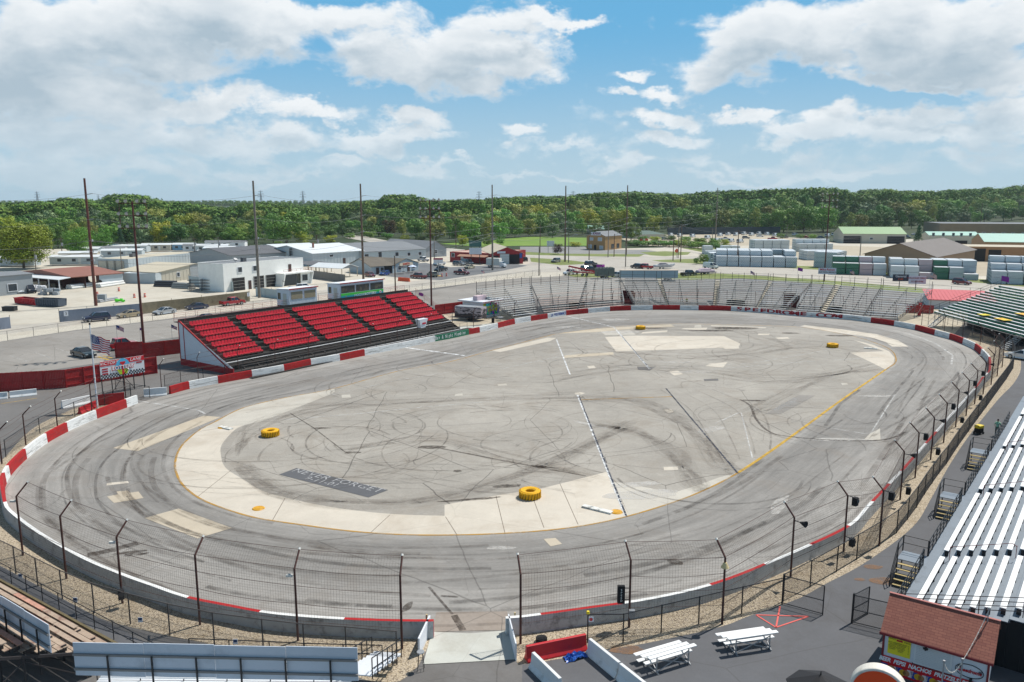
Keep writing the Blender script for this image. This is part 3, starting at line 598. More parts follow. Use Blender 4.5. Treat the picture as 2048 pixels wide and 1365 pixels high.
RED,WHT,GRY,GRN=0,1,2,3
WMATS=[C_RED,C_WHT,C_GRY,C_GRN]
def wall(name,marks,label):
    """marks = [(photo point, z, colour from here on)] ; last colour ignored"""
    b=MB(); idx=[near_i(G(x,y,z)) for x,y,z,c in marks]
    for k in range(len(idx)-1):
        i,j=idx[k],idx[k+1]; f=(j-i)%NW; st=1
        if f>NW/2: f=NW-f; st=-1
        c=marks[k][3]
        for q in range(f):
            a=(i+st*q)%NW; e=(i+st*(q+1))%NW; pa,pe=WS[a],WS[e]; na,ne=outn(a),outn(e)
            A=[pa-na*.06,pa+na*.32,pa+na*.24,pa]; E_=[pe-ne*.06,pe+ne*.32,pe+ne*.24,pe]; zz=[0,0,1.,1.]
            vs=[(A[m].x,A[m].y,zz[m]) for m in range(4)]+[(E_[m].x,E_[m].y,zz[m]) for m in range(4)]
            o=len(b.v); b.v+=vs
            b.f+=[(o+3,o+7,o+4,o+0),(o+2,o+6,o+7,o+3),(o+1,o+5,o+6,o+2)]; b.mi+=[c,c,GRY]
            if q==0 and k==0: b.f.append((o,o+1,o+2,o+3)); b.mi.append(c)
            if q==f-1 and k==len(idx)-2: b.f.append((o+4,o+5,o+6,o+7)); b.mi.append(c)
    o=b.build(name,WMATS); tag(o,label,'wall'); return o
main_wall=wall('track_wall',[(1028,1232,1,WHT),(1081,1226,1,RED),(1258,1202,1,WHT),(1410,1170,1,RED),(1527,1127,1,WHT),(1620,1087,1,RED),(1698,1048,1,WHT),(1738,1005,1,RED),(1774,968,1,WHT),(1802,939,1,RED),(1829,909,1,WHT),(1851,884,1,RED),(1872,861,1,WHT),(1949,775,1,RED),(1963,754,1,WHT),
  (1972,746,1,RED),(1972,727,0,WHT),(1961,710,0,RED),(1948,699,0,WHT),(1924,688,0,RED),(1900,679,0,WHT),(1866,670,0,RED),(1829,660,0,WHT),(1786,652,0,RED),(1744,646,0,WHT),(1697,640,0,WHT),(1457,622,0,RED),(1400,621,0,WHT),(1358,620,0,RED),(1309,620,0,WHT),(1263,621,0,RED),(1216,623,0,WHT),(1175,627,0,RED),(1134,631,0,WHT),(1098,637,0,RED),(1059,643,0,WHT),(1027,649,0,RED),(994,657,0,WHT),(961,665,0,RED),(936,670,0,GRN),
  (870,683.5,0,WHT),(729,712,0,RED),(680,722,0,WHT),(626,731,0,RED),(567,744,0,WHT),(506,755,0,RED),(437,767.5,0,WHT),(377,779,0,RED),(337,790,0,RED)],'long red and white painted concrete wall round the far side of the oval, from the gap by the lottery sign to the near gate')
wall('track_wall',[(279,806,0,WHT),(255,815,0,RED),(196,837,0,WHT),(141,861,0,RED),(92,888,0,WHT),(52,919,0,RED),(22,950,0,WHT),(12,968,0,RED),(12,1003,1,WHT),(377,1192,1,RED),(526,1221,1,WHT),(689,1235,1,RED),(853,1239,1,RED)],'shorter curved red and white concrete wall sweeping from the flagpole round the left turn to the near gate')
# lettering on the wall
def wall_text(txt,pa,pb,size,m,z0,bold=0,parent=main_wall):
    """letters follow the curve of the wall one at a time"""
    i,j=near_i(G(*pa)),near_i(G(*pb)); f=(j-i)%NW; st=1
    if f>NW/2: f=NW-f; st=-1
    run=[WS[(i+st*k)%NW] for k in range(f+1)]; run_n=[outn((i+st*k)%NW) for k in range(f+1)]
    obs=[]
    for k,ch in enumerate(txt):
        if ch==' ': continue
        t=(k+.5)/len(txt)*f; q=min(int(t),f-1); p=run[q].lerp(run[q+1],t-q); n=run_n[q]; d=(run[q+1]-run[q]).normalized(); rz=math.atan2(d.y,d.x)
        # facing inwards: reading direction must put the front towards -n
        p=p-n*(.06*(1-z0)+.012); M=upright(p.x,p.y,z0,rz)
        obs.append((ch,M,f/len(txt)))
    base=None
    for ch,M,wd in obs:
        o=text_mesh(ch,size,m,parent,M,'lettering',.006,sx=wd/size*1.5,bold=bold)
        if base is None: base=o
        else:
            import bmesh
            bm=bmesh.new(); bm.from_mesh(base.data); bm.from_mesh(o.data); bm.to_mesh(base.data); bm.free(); bpy.data.objects.remove(o)
    return base
M_lred=mat('dark red lettering',rgb(150,16,30)); M_lwh=mat('white lettering',rgb(225,228,225)); M_lblue=mat('blue lettering',rgb(40,70,150))
wall_text('SPEEDROME.COM',(1468,624),(1682,640),1.2,M_lred,.5,.05)
wall_text('Bay & Night Plumbing',(873,683),(934,671),.85,M_lwh,.55,.01)
wall_text('LN PERFORMANCE',(1101,636),(1132,632),.9,M_lblue,.5,.02)
# ---------------------------------------------------------------- catch fence
M_rust=mat('rust brown steel',rgb(74,44,38),.7,var=.25,vscale=3,dirt=rgb(120,70,50),dscale=6); M_black=mat('black painted steel',rgb(30,31,34),.5); M_wire=mat('dull fence wire',rgb(84,78,72),.7); M_cable=mat('dark rusty cable',rgb(70,52,46),.8)
M_galv=mat('galvanised steel',rgb(158,160,162),.45,.3,var=.06,vscale=2); M_cap=mat('white cap',rgb(230,228,220))
M_dkwire=mat('black coated wire',rgb(52,52,54),.7)
POSTS_A=[(4,928),(52,891),(115,854),(184,823),(252,800)]
POSTS_N=[(46,1111),(133,1158),(245,1207),(400,1250),(596,1282),(804,1298)]
POSTS_R=[(1041,1288),(1258,1255),(1444,1249),(1581,1155),(1687,1104),(1758,1092),(1800,1000),(1830,956),(1861,920),(1887,886),(1911,855),(1932,832),(1949,809),(1966,789),(1982,770),(1994,753),(2004,735)]
def inward(p): 
    i=near_i(p); return -outn(i)
def post_mb(base,h,r=.07,bend=.75):
    n=inward(base); b=MB(); top=h-.75
    b.tube((0,0,0),(0,0,top),r,r*.85,8); b.tube((0,0,top-.02),(n.x*bend,n.y*bend,h),r*.8,r*.8,8); return b,n
def catch_fence(name,label,bases,h,cap=True,mesh=True,r=.07,cell=.16,rows=3):
    t=thing(name,label,'catch fence',bases[0])
    O=bases[0]; tops=[]
    for p in bases:
        b,n=post_mb(p,h,r); o=b.build('post',M_rust,t,loc=p-O,smooth=False)
        if cap: c=MB(); q=Vector((n.x*.75,n.y*.75,h)); c.tube(q,q+Vector((n.x*.08,n.y*.08,.08)),r*.95,n=8); c.build('post_cap',M_cap,o)
        tops.append(n)
    cb=[MB() for _ in range(5)]; wb=MB()
    for k in range(len(bases)-1):
        a,c=bases[k]-O,bases[k+1]-O; na,nc=tops[k],tops[k+1]
        def pt(s,z):   # s along, z up, following the bent top
            n=na.lerp(nc,s); b_=a.lerp(c,s); over=max(0,z-(h-.75))/.75*.75
            return Vector((b_.x+n.x*(over+.09),b_.y+n.y*(over+.09),z))
        rnd=random.Random(k*7+1)
        for zi,z in enumerate([1.15,1.15+(h-1.9)*.33,1.15+(h-1.9)*.66,h-.78,h-.02]):
            sag=rnd.uniform(.03,.16) if 0<zi<4 else .03; pts=[]
            for q in range(9): s=q/8; p=pt(s,z); pts.append(p-Vector((0,0,sag*4*s*(1-s))))
            for p,q in zip(pts[:-1],pts[1:]): cb[zi].wire(p,q,.034)
        if mesh:
            L=(c-a).length; nv=int(L/cell)
            zt=h-.05; z0=1.0
            for q in range(nv+1):
                s=q/nv; p0,p1,p2=pt(s,z0),pt(s,h-.75),pt(s,zt); wb.wire(p0,p1,.0085); wb.wire(p1,p2,.0085)
            z=z0
            while z<zt:
                for s0,s1 in ((0,.5),(.5,1)): wb.wire(pt(s0,z)-Vector((0,0,.05*(s0==.5))),pt(s1,z)-Vector((0,0,.05*(s1==.5))),.0085)
                z+=cell
    for c_ in cb: c_.build('cable',M_cable,t)
    if mesh: wb.build('wire_mesh',M_wire,t)
    return t
PN=[flat(G(*p)) for p in POSTS_N]; PR=[flat(G(*p)) for p in POSTS_R]; PA=[flat(G(*p)) for p in POSTS_A]
# the two posts whose feet stand further out
HN=sum(hgt(*a) for a in ((46,1111,979),(133,1158,1013),(245,1207,1049),(400,1250,1084),(596,1282,1107),(804,1298,1119)))/6
HR=sum(hgt(*a) for a in ((1041,1288,1109),(1258,1255,1085),(1581,1155,1010),(1687,1104,971),(1800,1000,892),(1861,920,830)))/6
print('post heights',HN,HR,[round(hgt(*a),2) for a in ((1444,1249,1047),(1758,1092,928))])
catch_fence('catch_fence','tall rusty catch fence with bent white-capped posts round the near left turn',PN,HN)
catch_fence('catch_fence','tall rusty catch fence with speakers on its posts along the right side of the track',PR,HR)
catch_fence('catch_fence','tall rusty catch fence posts beside the flagpole on the left turn',PA,3.9,mesh=False)
bases=[flat(G(*p)) for p in [(323,777),(397,761),(477,745),(551,731),(618,719),(685,706),(741,694),(795,684),(857,671),(905,659),(947,655),(988,647),(1029,639),(1074,631),(1116,625),(1173,619),(1225,615),(1280,612),(1337,611),(1395,612),(1453,613),(1510,616),(1567,619),(1628,624),(1685,628),(1741,634),(1790,641),(1843,651),(1888,664),(1925,675),(1960,690),(1990,712)]]
catch_fence('catch_fence','rusty catch fence posts in front of the red seats and the far aluminium bleachers',bases,3.9,mesh=False,r=.055)
# ---------------------------------------------------------------- chain-link fences
def chainlink(name,label,pts,h,pm=None,mesh=True,mesh_d=.10,mid=False,spacing=3.,r=.03,wire_w=.009,wm=None,exact=False,cat='chain-link fence',group=None,z0=0.):
    pm=pm or M_black; t=thing(name,label,cat,pts[0],group=group); O=pts[0]; P_=pts if exact else resample(pts,spacing)
    pb=[]; rb=MB(); wb=MB()
    proto=MB().tube((0,0,0),(0,0,h+.04),r*1.3,n=6)
    first=None
    for i,p in enumerate(P_):
        if i>=99: break
        if first is None: first=proto.build('post',pm,t,loc=p-O)
        else: o=first.copy(); COL.objects.link(o); o.location=p-O
    for a,c in zip(P_[:-1],P_[1:]):
        a=a-O; c=c-O; Z=Vector((0,0,1)); rb.tube(a+Z*h,c+Z*h,r,n=5)
        if mid: rb.tube(a+Z*h*.5,c+Z*h*.5,r*.8,n=5)
        if mesh:
            L=(c-a).length; d=(c-a)/L; n=int((L+h)/mesh_d)
            for k in range(n):
                s=-h+k*mesh_d+.03
                for sg in (1,-1):
                    x0,zz0,x1,zz1=s,0,s+h,h
                    if x0<0: zz0-=x0; x0=0
                    if x1>L: zz1-=(x1-L); x1=L
                    if x1-x0<.02: continue
                    if sg<0: zz0,zz1=h-zz0,h-zz1
                    wb.wire(a+d*x0+Z*(zz0*.97+.03),a+d*x1+Z*(zz1*.97+.03),wire_w)
    rb.build('top_rail',pm,t)
    if mesh: wb.build('chain_link',wm or M_dkwire,t)
    return t
fl=gp([(32,1148),(76,1173),(125,1199),(189,1227),(261,1249),(340,1271),(429,1290),(527,1304),(609,1314),(693,1320),(794,1330)])
fl=[flat(G(-40,1110)),flat(G(-8,1128))]+fl
chainlink('chain_link_fence','grey chain-link fence along the gravel bank in front of the wooden bleachers',fl,1.9,pm=M_galv.copy() if False else mat('weathered brown steel',rgb(86,80,76),.7),exact=True)
chainlink('chain_link_fence','black chain-link fence along the gravel from the red barrier to the open gate',gp([(1175,1286),(1246,1286),(1322,1267),(1397,1249),(1483,1228),(1564,1209)]),1.7,exact=True,mid=False)
chainlink('chain_link_fence','black chain-link fence along the gravel from the open gate round the right turn',gp([(1566,1204),(1620,1175),(1673,1144),(1713,1120),(1758,1092),(1793,1067),(1815,1040),(1833,1016),(1849,990),(1864,968),(1878,948),(1893,929),(1915,895),(1937,864),(1955,839),(1972,816),(1994,785),(2013,759),(2026,738),(2028,717),(2022,700),(2000,682),(1981,671),(1950,660),(1928,653)]),1.8,exact=True,mesh_d=.13,wire_w=.012)
rf=gp([(-700,800),(-300,723),(0,684),(150,661),(285,644),(420,628),(540,614),(640,601),(760,590),(865,578),(951,566),(1010,560),(1068,552),(1090,549)])
chainlink('chain_link_fence','long grey chain-link fence between the parking lot and the road on the left',rf,1.7,pm=mat('weathered grey post',rgb(104,102,98),.7),spacing=4.6,mesh_d=.3,wire_w=.010,wm=M_wire)
chainlink('chain_link_fence','chain-link fence between the far bleachers and the road on the right',gp([(1250,545),(1350,553),(1440,560),(1550,562),(1640,566),(1760,575),(1866,585),(1990,596),(2060,604)]),2.0,pm=mat('weathered grey post',rgb(104,102,98)),spacing=4.6,mesh=False)
# leaf gates
def gate_leaf(a,c,h,label):
    t=thing('gate_leaf',label,'gate',a); d=c-a; b=MB(); Z=Vector((0,0,1))
    b.tube((0,0,0),Z*(h+.1),.05,n=8); b.tube(d,d+Z*h,.035,n=6)
    for z in (.1,h*.5,h): b.tube(Z*z,d+Z*z,.028,n=6)
    b.build('frame',M_black,t); wb=MB(); L=d.length; u=d/L
    for k in range(int((L+h)/.09)):
        s=-h+k*.09
        for sg in (1,-1):
            x0,z0,x1,z1=s,0,s+h,h
            if x0<0: z0-=x0; x0=0
            if x1>L: z1-=x1-L; x1=L
            if x1-x0<.02: continue
            if sg<0: z0,z1=h-z0,h-z1
            wb.wire(u*x0+Z*z0,u*x1+Z*z1,.009)
    wb.build('chain_link',M_dkwire,t)
gate_leaf(flat(G(1564,1209)),flat(G(1645,1231)),1.85,'black chain-link gate leaf standing open beside the red triangle marking')
gate_leaf(flat(G(1704,1246)),flat(G(1735,1229)),1.75,'short black chain-link gate leaf swung back between the gravel and the concession stand')
gate_leaf(flat(G(1703,1247)),flat(G(1782,1266)),1.75,'black chain-link panel running from the gate post behind the concession stand')
# ---------------------------------------------------------------- grandstands
M_alu=mat('weathered aluminium plank',rgb(212,211,204),.5,.15,var=.10,vscale=2.5,dirt=rgb(168,140,128),dscale=.5,dthr=.56)
M_alu2=mat('clean aluminium plank',rgb(222,225,226),.45,.15,var=.06,vscale=2)
M_rosy=mat('pinkish worn plank',rgb(206,184,172),.7,var=.12,vscale=2.2,dirt=rgb(196,128,112),dscale=.7,dthr=.55)
M_foot=mat('grey foot plank',rgb(112,112,110),.6,.1,var=.12,vscale=2)
M_steel=mat('dark frame steel',rgb(52,48,48),.6,var=.1,vscale=3)
M_underside=mat('matt black and underside shade',rgb(26,26,28),.9)  # for black parts, and for sheets standing in for shade under stands
M_seat=mat('red moulded seat plastic',rgb(184,14,38),.5,var=.16,vscale=.9,dirt=rgb(226,76,82),dscale=1.7,dthr=.60)
M_redsteel=mat('red painted rail',rgb(150,44,50),.6); M_tan=mat('tan concrete step',rgb(176,166,146),.8,var=.1,vscale=1)
M_redsh=mat('red painted board',rgb(166,26,32),.65,var=.10,vscale=1.2); M_wsh=mat('white painted board',rgb(214,217,222),.6,var=.05,vscale=1.5)
M_deck=mat('blue grey metal deck',rgb(116,126,136),.5,.1,var=.06,vscale=1.2,dirt=rgb(96,104,112),dscale=.8,dthr=.55)
M_bench=mat('bright white bench',rgb(228,229,228),.5,var=.03,vscale=1.5)
def V3(p,z): return Vector((p[0],p[1],z))
# --- far aluminium bleachers: each block between its front and back edges
def bleacher(name,label,F0,F1,B0,B1,z0,z1,n,mb,mf,group,posts=True,seat_w=.34,extra=None,cut=None,fascia=None):
    F0,F1,B0,B1=[V3(p,0) for p in (F0,F1,B0,B1)]
    t=thing(name,label,'bleachers',F0,group=group); O=F0
    fr=MB(); ft=MB()
    for k in range(n):
        s=k/(n-1); a=F0.lerp(B0,s)-O; c=F1.lerp(B1,s)-O; z=z0+(z1-z0)*s
        b=MB(); w_=seat_w; sp=(c-a).length
        if cut and k<cut[2]:
            a2=a.lerp(c,cut[0]); c2=a.lerp(c,cut[1]); segs=[(a,a2),(c2,c)]
        else: segs=[(a,c)]
        for u,v in segs:
            if (v-u).length>.3:
                b.bar(V3(u,z+.02),V3(v,z+.02),w_,.05); d=(B0-F0).normalized()
                ft.bar(V3(u-d*.36,z-.40),V3(v-d*.36,z-.40),.46,.035)
                if fascia: ft.bar(V3(u-d*.21,z-.17),V3(v-d*.21,z-.17),.03,.26,mi=1)
        b.build('bench',mb(k) if callable(mb) else mb,t)
    m=max(2,int((F1-F0).length/3.4)+1)
    for j in range(m+1):
        a=F0.lerp(F1,j/m)-O; c=B0.lerp(B1,j/m)-O
        fr.bar(V3(a,z0-.55),V3(c,z1-.55),.05,.07); fr.tube(V3(c,0),V3(c,z1-.4),.05,n=5); mid=a.lerp(c,.5); fr.tube(V3(mid,0),V3(mid,(z0+z1)/2-.45),.05,n=5); fr.tube(V3(a,0),V3(a,z0-.4),.05,n=5)
        fr.bar(V3(mid,.1),V3(c,z1-.6),.05)
        for k in range(n):
            s=k/(n-1); p=a.lerp(c,s); z=z0+(z1-z0)*s; fr.bar(V3(p,z-.42),V3(p,z-.02),.04,.12)
    ft.build('footboard',[mf,fascia or mf],t); fr.build('frame',M_foot,t)
    return t
def gz(p,z): return G(p[0],p[1],z)
rnd=random.Random(3)
grp='curved row of far aluminium bleachers'
SEC=[((1026,632),(1074,626),(953,580),(1060,568),'leftmost far bleacher block beside the lottery ticket booth'),
 ((1087,624),(1154,619),(1063,568),(1172,560),'second far bleacher block from the left with worn pinkish lower benches'),
 ((1157,618),(1248,611),(1174,560),(1238,556),'third far bleacher block from the left, just left of the dark red stair opening'),
 ((1269,609),(1333,608.5),(1241,556),(1313,557),'far bleacher block just right of the left-hand dark red stair opening'),
 ((1338,609),(1425,609),(1323,557),(1430,559),'middle far bleacher block with a person in yellow at its foot'),
 ((1434,610),(1511,615),(1441,559),(1536,562),'far bleacher block above the start of the big red wall lettering'),
 ((1515,615),(1574,618),(1546,562),(1622,565),'far bleacher block just left of the right-hand dark red stair opening'),
 ((1593,620),(1638,622),(1624,565),(1670,567),'narrow far bleacher block just right of the right-hand dark red stair opening'),
 ((1650,625),(1725,633),(1683,568),(1762,573),'far bleacher block behind the end of the big red wall lettering'),
 ((1729,633),(1795,637),(1766,573),(1864,580),'rightmost far bleacher block with a railed sloping end')]
far_top=[]
for i,(a,b_,c,d,lab) in enumerate(SEC):
    z0,z1=.95,5.3; F0,F1,B0,B1=gz(a,z0),gz(b_,z0),gz(c,z1),gz(d,z1)
    mbf=(lambda k:M_rosy if k<9 and rnd.random()<.75 else M_alu) if i in (1,2) else ((lambda k:M_rosy if k<7 and rnd.random()<.4 else M_alu) if i in (3,4) else ((lambda k:M_alu2 if rnd.random()<.35 else M_alu)))
    t=bleacher('bleacher_block',lab,F0,F1,B0,B1,z0,z1,15,mbf,M_foot,grp); far_top.append((B0,B1))
    # back rail and its posts
    O=t.location; rb=MB(); m=max(2,round((B1-B0).length/2.9)); 
    for j in range(m+1):
        p=V3(B0.lerp(B1,j/m)-O,0); rb.tube(V3(p,z1-.5),V3(p,z1+1.75),.055,n=5)
    u=V3(B0-O,0);v=V3(B1-O,0)
    for dz in (.25,.8): rb.tube(V3(u,z1+dz),V3(v,z1+dz),.025,n=4)
    rb.build('back_rail',M_steel,t)
    if i in (0,9,7,3,6,2):
        rb=MB(); e0,e1=(F0,B0) if i in (0,7,3) else (F1,B1); e0=e0-O; e1=e1-O; zz=z1 if i in (0,9) else z0+(z1-z0)*.42
        if i not in (0,9): e1=e0.lerp(e1,.42)
        for dz in (.45,.75,1.05): rb.tube(V3(e0,z0+dz),V3(e1,zz+dz),.035,n=5)
        for q in range(7 if i in (0,9) else 4):
            s=q/(6 if i in (0,9) else 3); p=e0.lerp(e1,s); z=z0+(zz-z0)*s; rb.tube(V3(p,z-.4),V3(p,z+1.05),.035,n=5)
        rb.build('end_rail',mat('bare steel rail',rgb(176,176,172),.5,.3),t)
# concrete aisles between the far blocks
M_aisle=mat('cream worn aisle step',rgb(196,188,170),.8,var=.08,vscale=1.5,dirt=rgb(170,140,128),dscale=.9)
for (a,b_,c,d,lab) in [((1334,609),(1337,609),(1314,557),(1322,557),'stepped cream aisle left of the middle far bleacher block'),((1426,609),(1433,610),(1431,559),(1440,559),'stepped cream aisle right of the middle far bleacher block'),((1512,615),(1514.5,615),(1537,562),(1545,562),'stepped aisle between far bleacher blocks left of the right-hand stair opening'),((1639,622),(1649,625),(1671,567),(1682,568),'stepped aisle between the two rightmost wide far bleacher blocks')]:
    z0,z1=.6,4.9; A,B_,Cc,Dd=gz(a,z0),gz(b_,z0),gz(c,z1),gz(d,z1); b=MB(); n=15; O=V3(A,0)
    for k in range(n):
        s,s2=k/n,(k+1)/n; q=[A.lerp(Cc,s),B_.lerp(Dd,s),B_.lerp(Dd,s2),A.lerp(Cc,s2)]; z=z0+(z1-z0)*s
        b.hexa([(p.x-O.x,p.y-O.y,z-.25) for p in q]+[(p.x-O.x,p.y-O.y,z) for p in q])
    o=b.build('aisle_steps',M_aisle,loc=O); tag(o,lab,'steps','aisles in the far bleachers')
# the two dark red stair openings
M_dred=mat('dark red painted wall',rgb(96,26,28),.8,var=.12,vscale=2)
for (px,w_,lab) in (((1257,606),3.0,'dark red stair opening at the left of the far bleachers'),((1586,613),2.8,'dark red stair opening at the right of the far bleachers')):
    p=G(px[0],px[1],.3); t=thing('stair_opening',lab,'stairs',V3(p,0)); b=MB()
    b.box((0,2.4,0),(w_,.1,2.9)); b.box((-w_/2,1.2,0),(.08,2.4,2.6)); b.box((w_/2,1.2,0),(.08,2.4,2.6)); b.build('wall',M_dred,t)
    b=MB(); 
    for k in range(6): b.box((0,.3+k*.3,0),(w_-.2,.3,.2+.2*k))
    b.build('step',mat('dark red step',rgb(120,40,40)),t); b=MB()  # plain dark red steps
    for x in (-w_/2,0,w_/2): b.tube((x,2.4,2.9),(x,2.4,4.),.035,n=5)
    for z in (3.4,4.): b.tube((-w_/2,2.4,z),(w_/2,2.4,z),.03,n=5)
    b.build('guard_rail',M_steel,t)
# dark flat concession hatches under the blocks
for (px,w_,lab) in (((1158,617),4.2,'dark box hatch under the third far bleacher block'),((1471,612),4.0,'dark hatch under the benches above the red wall lettering'),((1660,626),4.4,'dark hatch under the benches at the end of the red wall lettering')):
    p=G(px[0],px[1],0); rz=math.atan2(*(lambda n:( -n.x,n.y))(outn(near_i(p)))[::1]) ; n=outn(near_i(p)); rz=math.atan2(n.y,n.x)-PI/2
    t=thing('hatch',lab,'hatch',p+n*1.0,rz,group='hatches under the far bleachers'); b=MB(); b.box((0,-.2,0),(w_,.5,1.3)); b.build('box',M_underside,t); b=MB(); b.box((0,-.3,1.32),(w_+.3,.8,.06)); b.build('shelf',M_aisle,t)
# --- red seat grandstand
RF0=flat(G(478,745)); RF1=flat(G(905,659)); RU=(RF1-RF0).normalized(); RN=Vector((-RU.y,RU.x,0))
def proj(p): 
    d=depth(p); v=p.y*math.sin(P)+(p.z-H)*math.cos(P); return CX+F*p.x/d, CY-F*v/d
def s_at(base,z,px):     # distance along the stand whose point shows at px
    lo,hi=-20.,70.
    for _ in range(50):
        m=(lo+hi)/2; x=proj(V3(base+RU*m,z))[0]
        if x<px: lo=m
        else: hi=m
    return lo
A0=G(448,714,2.1); A6=None
best=None
for zi in range(35,75):
    z=zi/10; q=G(380,651,z); d=flat(q-A0); al=d.dot(RU); 
    if best is None or abs(al)<best[0]: best=(abs(al),z,d.dot(RN))
print('red stand: top row z, depth',best)
RZ0,RZ1,RD=2.1,min(best[1],6.2),best[2]
base0=flat(A0); 
secs=[(448,524.6),(541,637),(652.5,737.7),(751,824.6),(837,887)]
SR=[(s_at(base0,RZ0,a),s_at(base0,RZ0,b_)) for a,b_ in secs]
print('sections',[(round(a,1),round(b_,1)) for a,b_ in SR],RZ1,RD)
stand=thing('grandstand','covered-back grandstand with rows of bright red bucket seats beside the front straight','grandstand',base0,math.atan2(RU.y,RU.x))
NRW=7; PITCH=RD/(NRW-1); RISE=(RZ1-RZ0)/(NRW-1)
def seat_mb(L):
    b=MB(); n=max(3,int(L/.52)); w_=L/n
    for k in range(n):
        x=w_*(k+.5); h=w_*.46
        b.hexa([(x-h,-.26,.0),(x+h,-.26,.0),(x+h,.20,-.03),(x-h,.20,-.03),(x-h,-.22,.045),(x+h,-.22,.045),(x+h,.20,.03),(x-h,.20,.03)])
        b.hexa([(x-h,.17,.0),(x+h,.17,.0),(x+h,.24,.0),(x-h,.24,.0),(x-h*.88,.29,.50),(x+h*.88,.29,.50),(x+h*.88,.35,.50),(x-h*.88,.35,.50)])
        b.hexa([(x-h*.9,-.27,-.12),(x+h*.9,-.27,-.12),(x+h*.9,-.20,-.12),(x-h*.9,-.20,-.12),(x-h,-.25,.05),(x+h,-.25,.05),(x+h,-.20,.05),(x-h,-.20,.05)])
    return b
legm=MB(); treads=MB(); 
for si,(a,b_) in enumerate(SR):
    for k in range(NRW):
        o=seat_mb(b_-a).build('seat_row',M_seat,stand,loc=(a,PITCH*k,RZ0+RISE*k))
        for q in range(int((b_-a)/1.05)+1): x=a+.2+q*1.05; legm.box((x,PITCH*k,RZ0+RISE*k-.4),(.06,.3,.38))
S0=SR[0][0]-.8; S1=SR[-1][1]+.8
wood=mat('weathered dark tread board',rgb(40,38,36),.8,var=.2,vscale=2)
for k in range(-3,NRW+1):
    y=PITCH*k; z=RZ0+RISE*k-.42
    treads.box(((S0+S1)/2,y-.05,z-.05),(S1-S0,PITCH*.96,.05)); treads.box(((S0+S1)/2,y+PITCH*.46,z),(S1-S0-.1,.04,RISE-.06))
treads.build('tread',wood,stand)
legm.build('seat_frame',M_steel,stand)['kind']='stuff'
b=MB()
for k in (-3,-1): b.box(((S0+S1)/2,PITCH*k,RZ0+RISE*k-.05),(S1-S0,.26,.05)); 
b.build('front_bench',M_alu2,stand)
# steel under-frame; a black sheet stands in for the shade below
b=MB()
m=int((S1-S0)/2.4)
for j in range(m+1):
    x=S0+(S1-S0)*j/m; b.bar((x,-3*PITCH,RZ0-3*RISE-.5),(x,NRW*PITCH,RZ1+RISE-.5),.08,.12); b.tube((x,NRW*PITCH,0),(x,NRW*PITCH,RZ1+RISE-.5),.06,n=5); b.tube((x,2*PITCH,0),(x,2*PITCH,RZ0+2*RISE-.5),.06,n=5)
b.build('frame',M_steel,stand)
b=MB(); b.hexa([(S0,-2.2*PITCH,0),(S1,-2.2*PITCH,0),(S1,-2.1*PITCH,0),(S0,-2.1*PITCH,0),(S0,-2.2*PITCH,RZ0-2.6*RISE-.5),(S1,-2.2*PITCH,RZ0-2.6*RISE-.5),(S1,-2.1*PITCH,RZ0-2.6*RISE-.5),(S0,-2.1*PITCH,RZ0-2.6*RISE-.5)]); b.build('dark_underside',M_underside,stand)
# end wall: white triangle panel with red trim
ex=S0-.1; y0,y1=-2.6*PITCH,NRW*PITCH+.1; zt=RZ1+RISE*.9; zb=RZ0-2.6*RISE-.1
def side(x,prof,th,m,nm): 
    b=MB(); b.extr(prof,x-th,x); return b.build(nm,m,stand)
side(ex,[(y0,.95),(y1,.95),(y1,zt-.15),(y1-.3,zt-.15),(y0,zb-.05)],.10,M_wsh,'end_panel')
side(ex-.005,[(y0-.1,0),(y1+.06,0),(y1+.06,.95),(y0-.1,.95)],.13,M_redsh,'end_panel_base')
b=MB(); b.bar((ex-.06,y0,zb),(ex-.06,y1-.3,zt),.18,.2); b.bar((ex-.06,y1,0.95),(ex-.06,y1,zt),.18,.16,up=(0,1,0)); b.bar((ex-.06,y1-1.2,.95),(ex-.06,y1-1.2,zt-.5),.16,.16,up=(0,1,0)); b.bar((ex-.06,y1,zt),(ex-.06,y1-.5,zt),.18,.16); b.build('end_trim',M_redsh,stand)
side(S1+.1,[(y0,.2),(y1,.2),(y1,zt-.3),(y0,zb-.2)],.08,M_underside,'end_panel')
# rails: both ends, back walkway, front walkway
b=MB()
for x,cx in ((S0-.05,0),(S1+.05,0)):
    for dz in (.35,.6,.85,1.1): b.tube((x,-1*PITCH,RZ0-RISE+dz),(x,(NRW-1)*PITCH,RZ1+dz),.022,n=4)
    for q in range(5): s=q/4; b.tube((x,(-1+s*NRW)*PITCH,RZ0+RISE*(-1+s*NRW)-.4),(x,(-1+s*NRW)*PITCH,RZ0+RISE*(-1+s*NRW)+1.1),.022,n=4)
yb=(NRW+1.2)*PITCH; zb2=RZ1+RISE*.6
for dz in (.3,.6,.9,1.15): b.tube((S0,yb,zb2+dz),(S1,yb,zb2+dz),.02,n=4)
for q in range(26): x=S0+(S1-S0)*q/25; b.tube((x,yb,zb2),(x,yb,zb2+1.15),.022,n=4)
b.build('guard_rail',M_redsteel,stand)
b=MB(); yf=-3.9*PITCH
for dz in (.5,1.0): b.tube((S0,yf,.9+dz-.4),(S1,yf,.9+dz-.4),.02,n=4)
for q in range(24): x=S0+(S1-S0)*q/23; b.tube((x,yf,0),(x,yf,1.5),.03,n=5)
b.build('front_rail',M_steel,stand)
b=MB(); b.box(((S0+S1)/2,yb-.7,zb2-.1),(S1-S0,1.5,.08)); b.build('walkway',wood,stand)
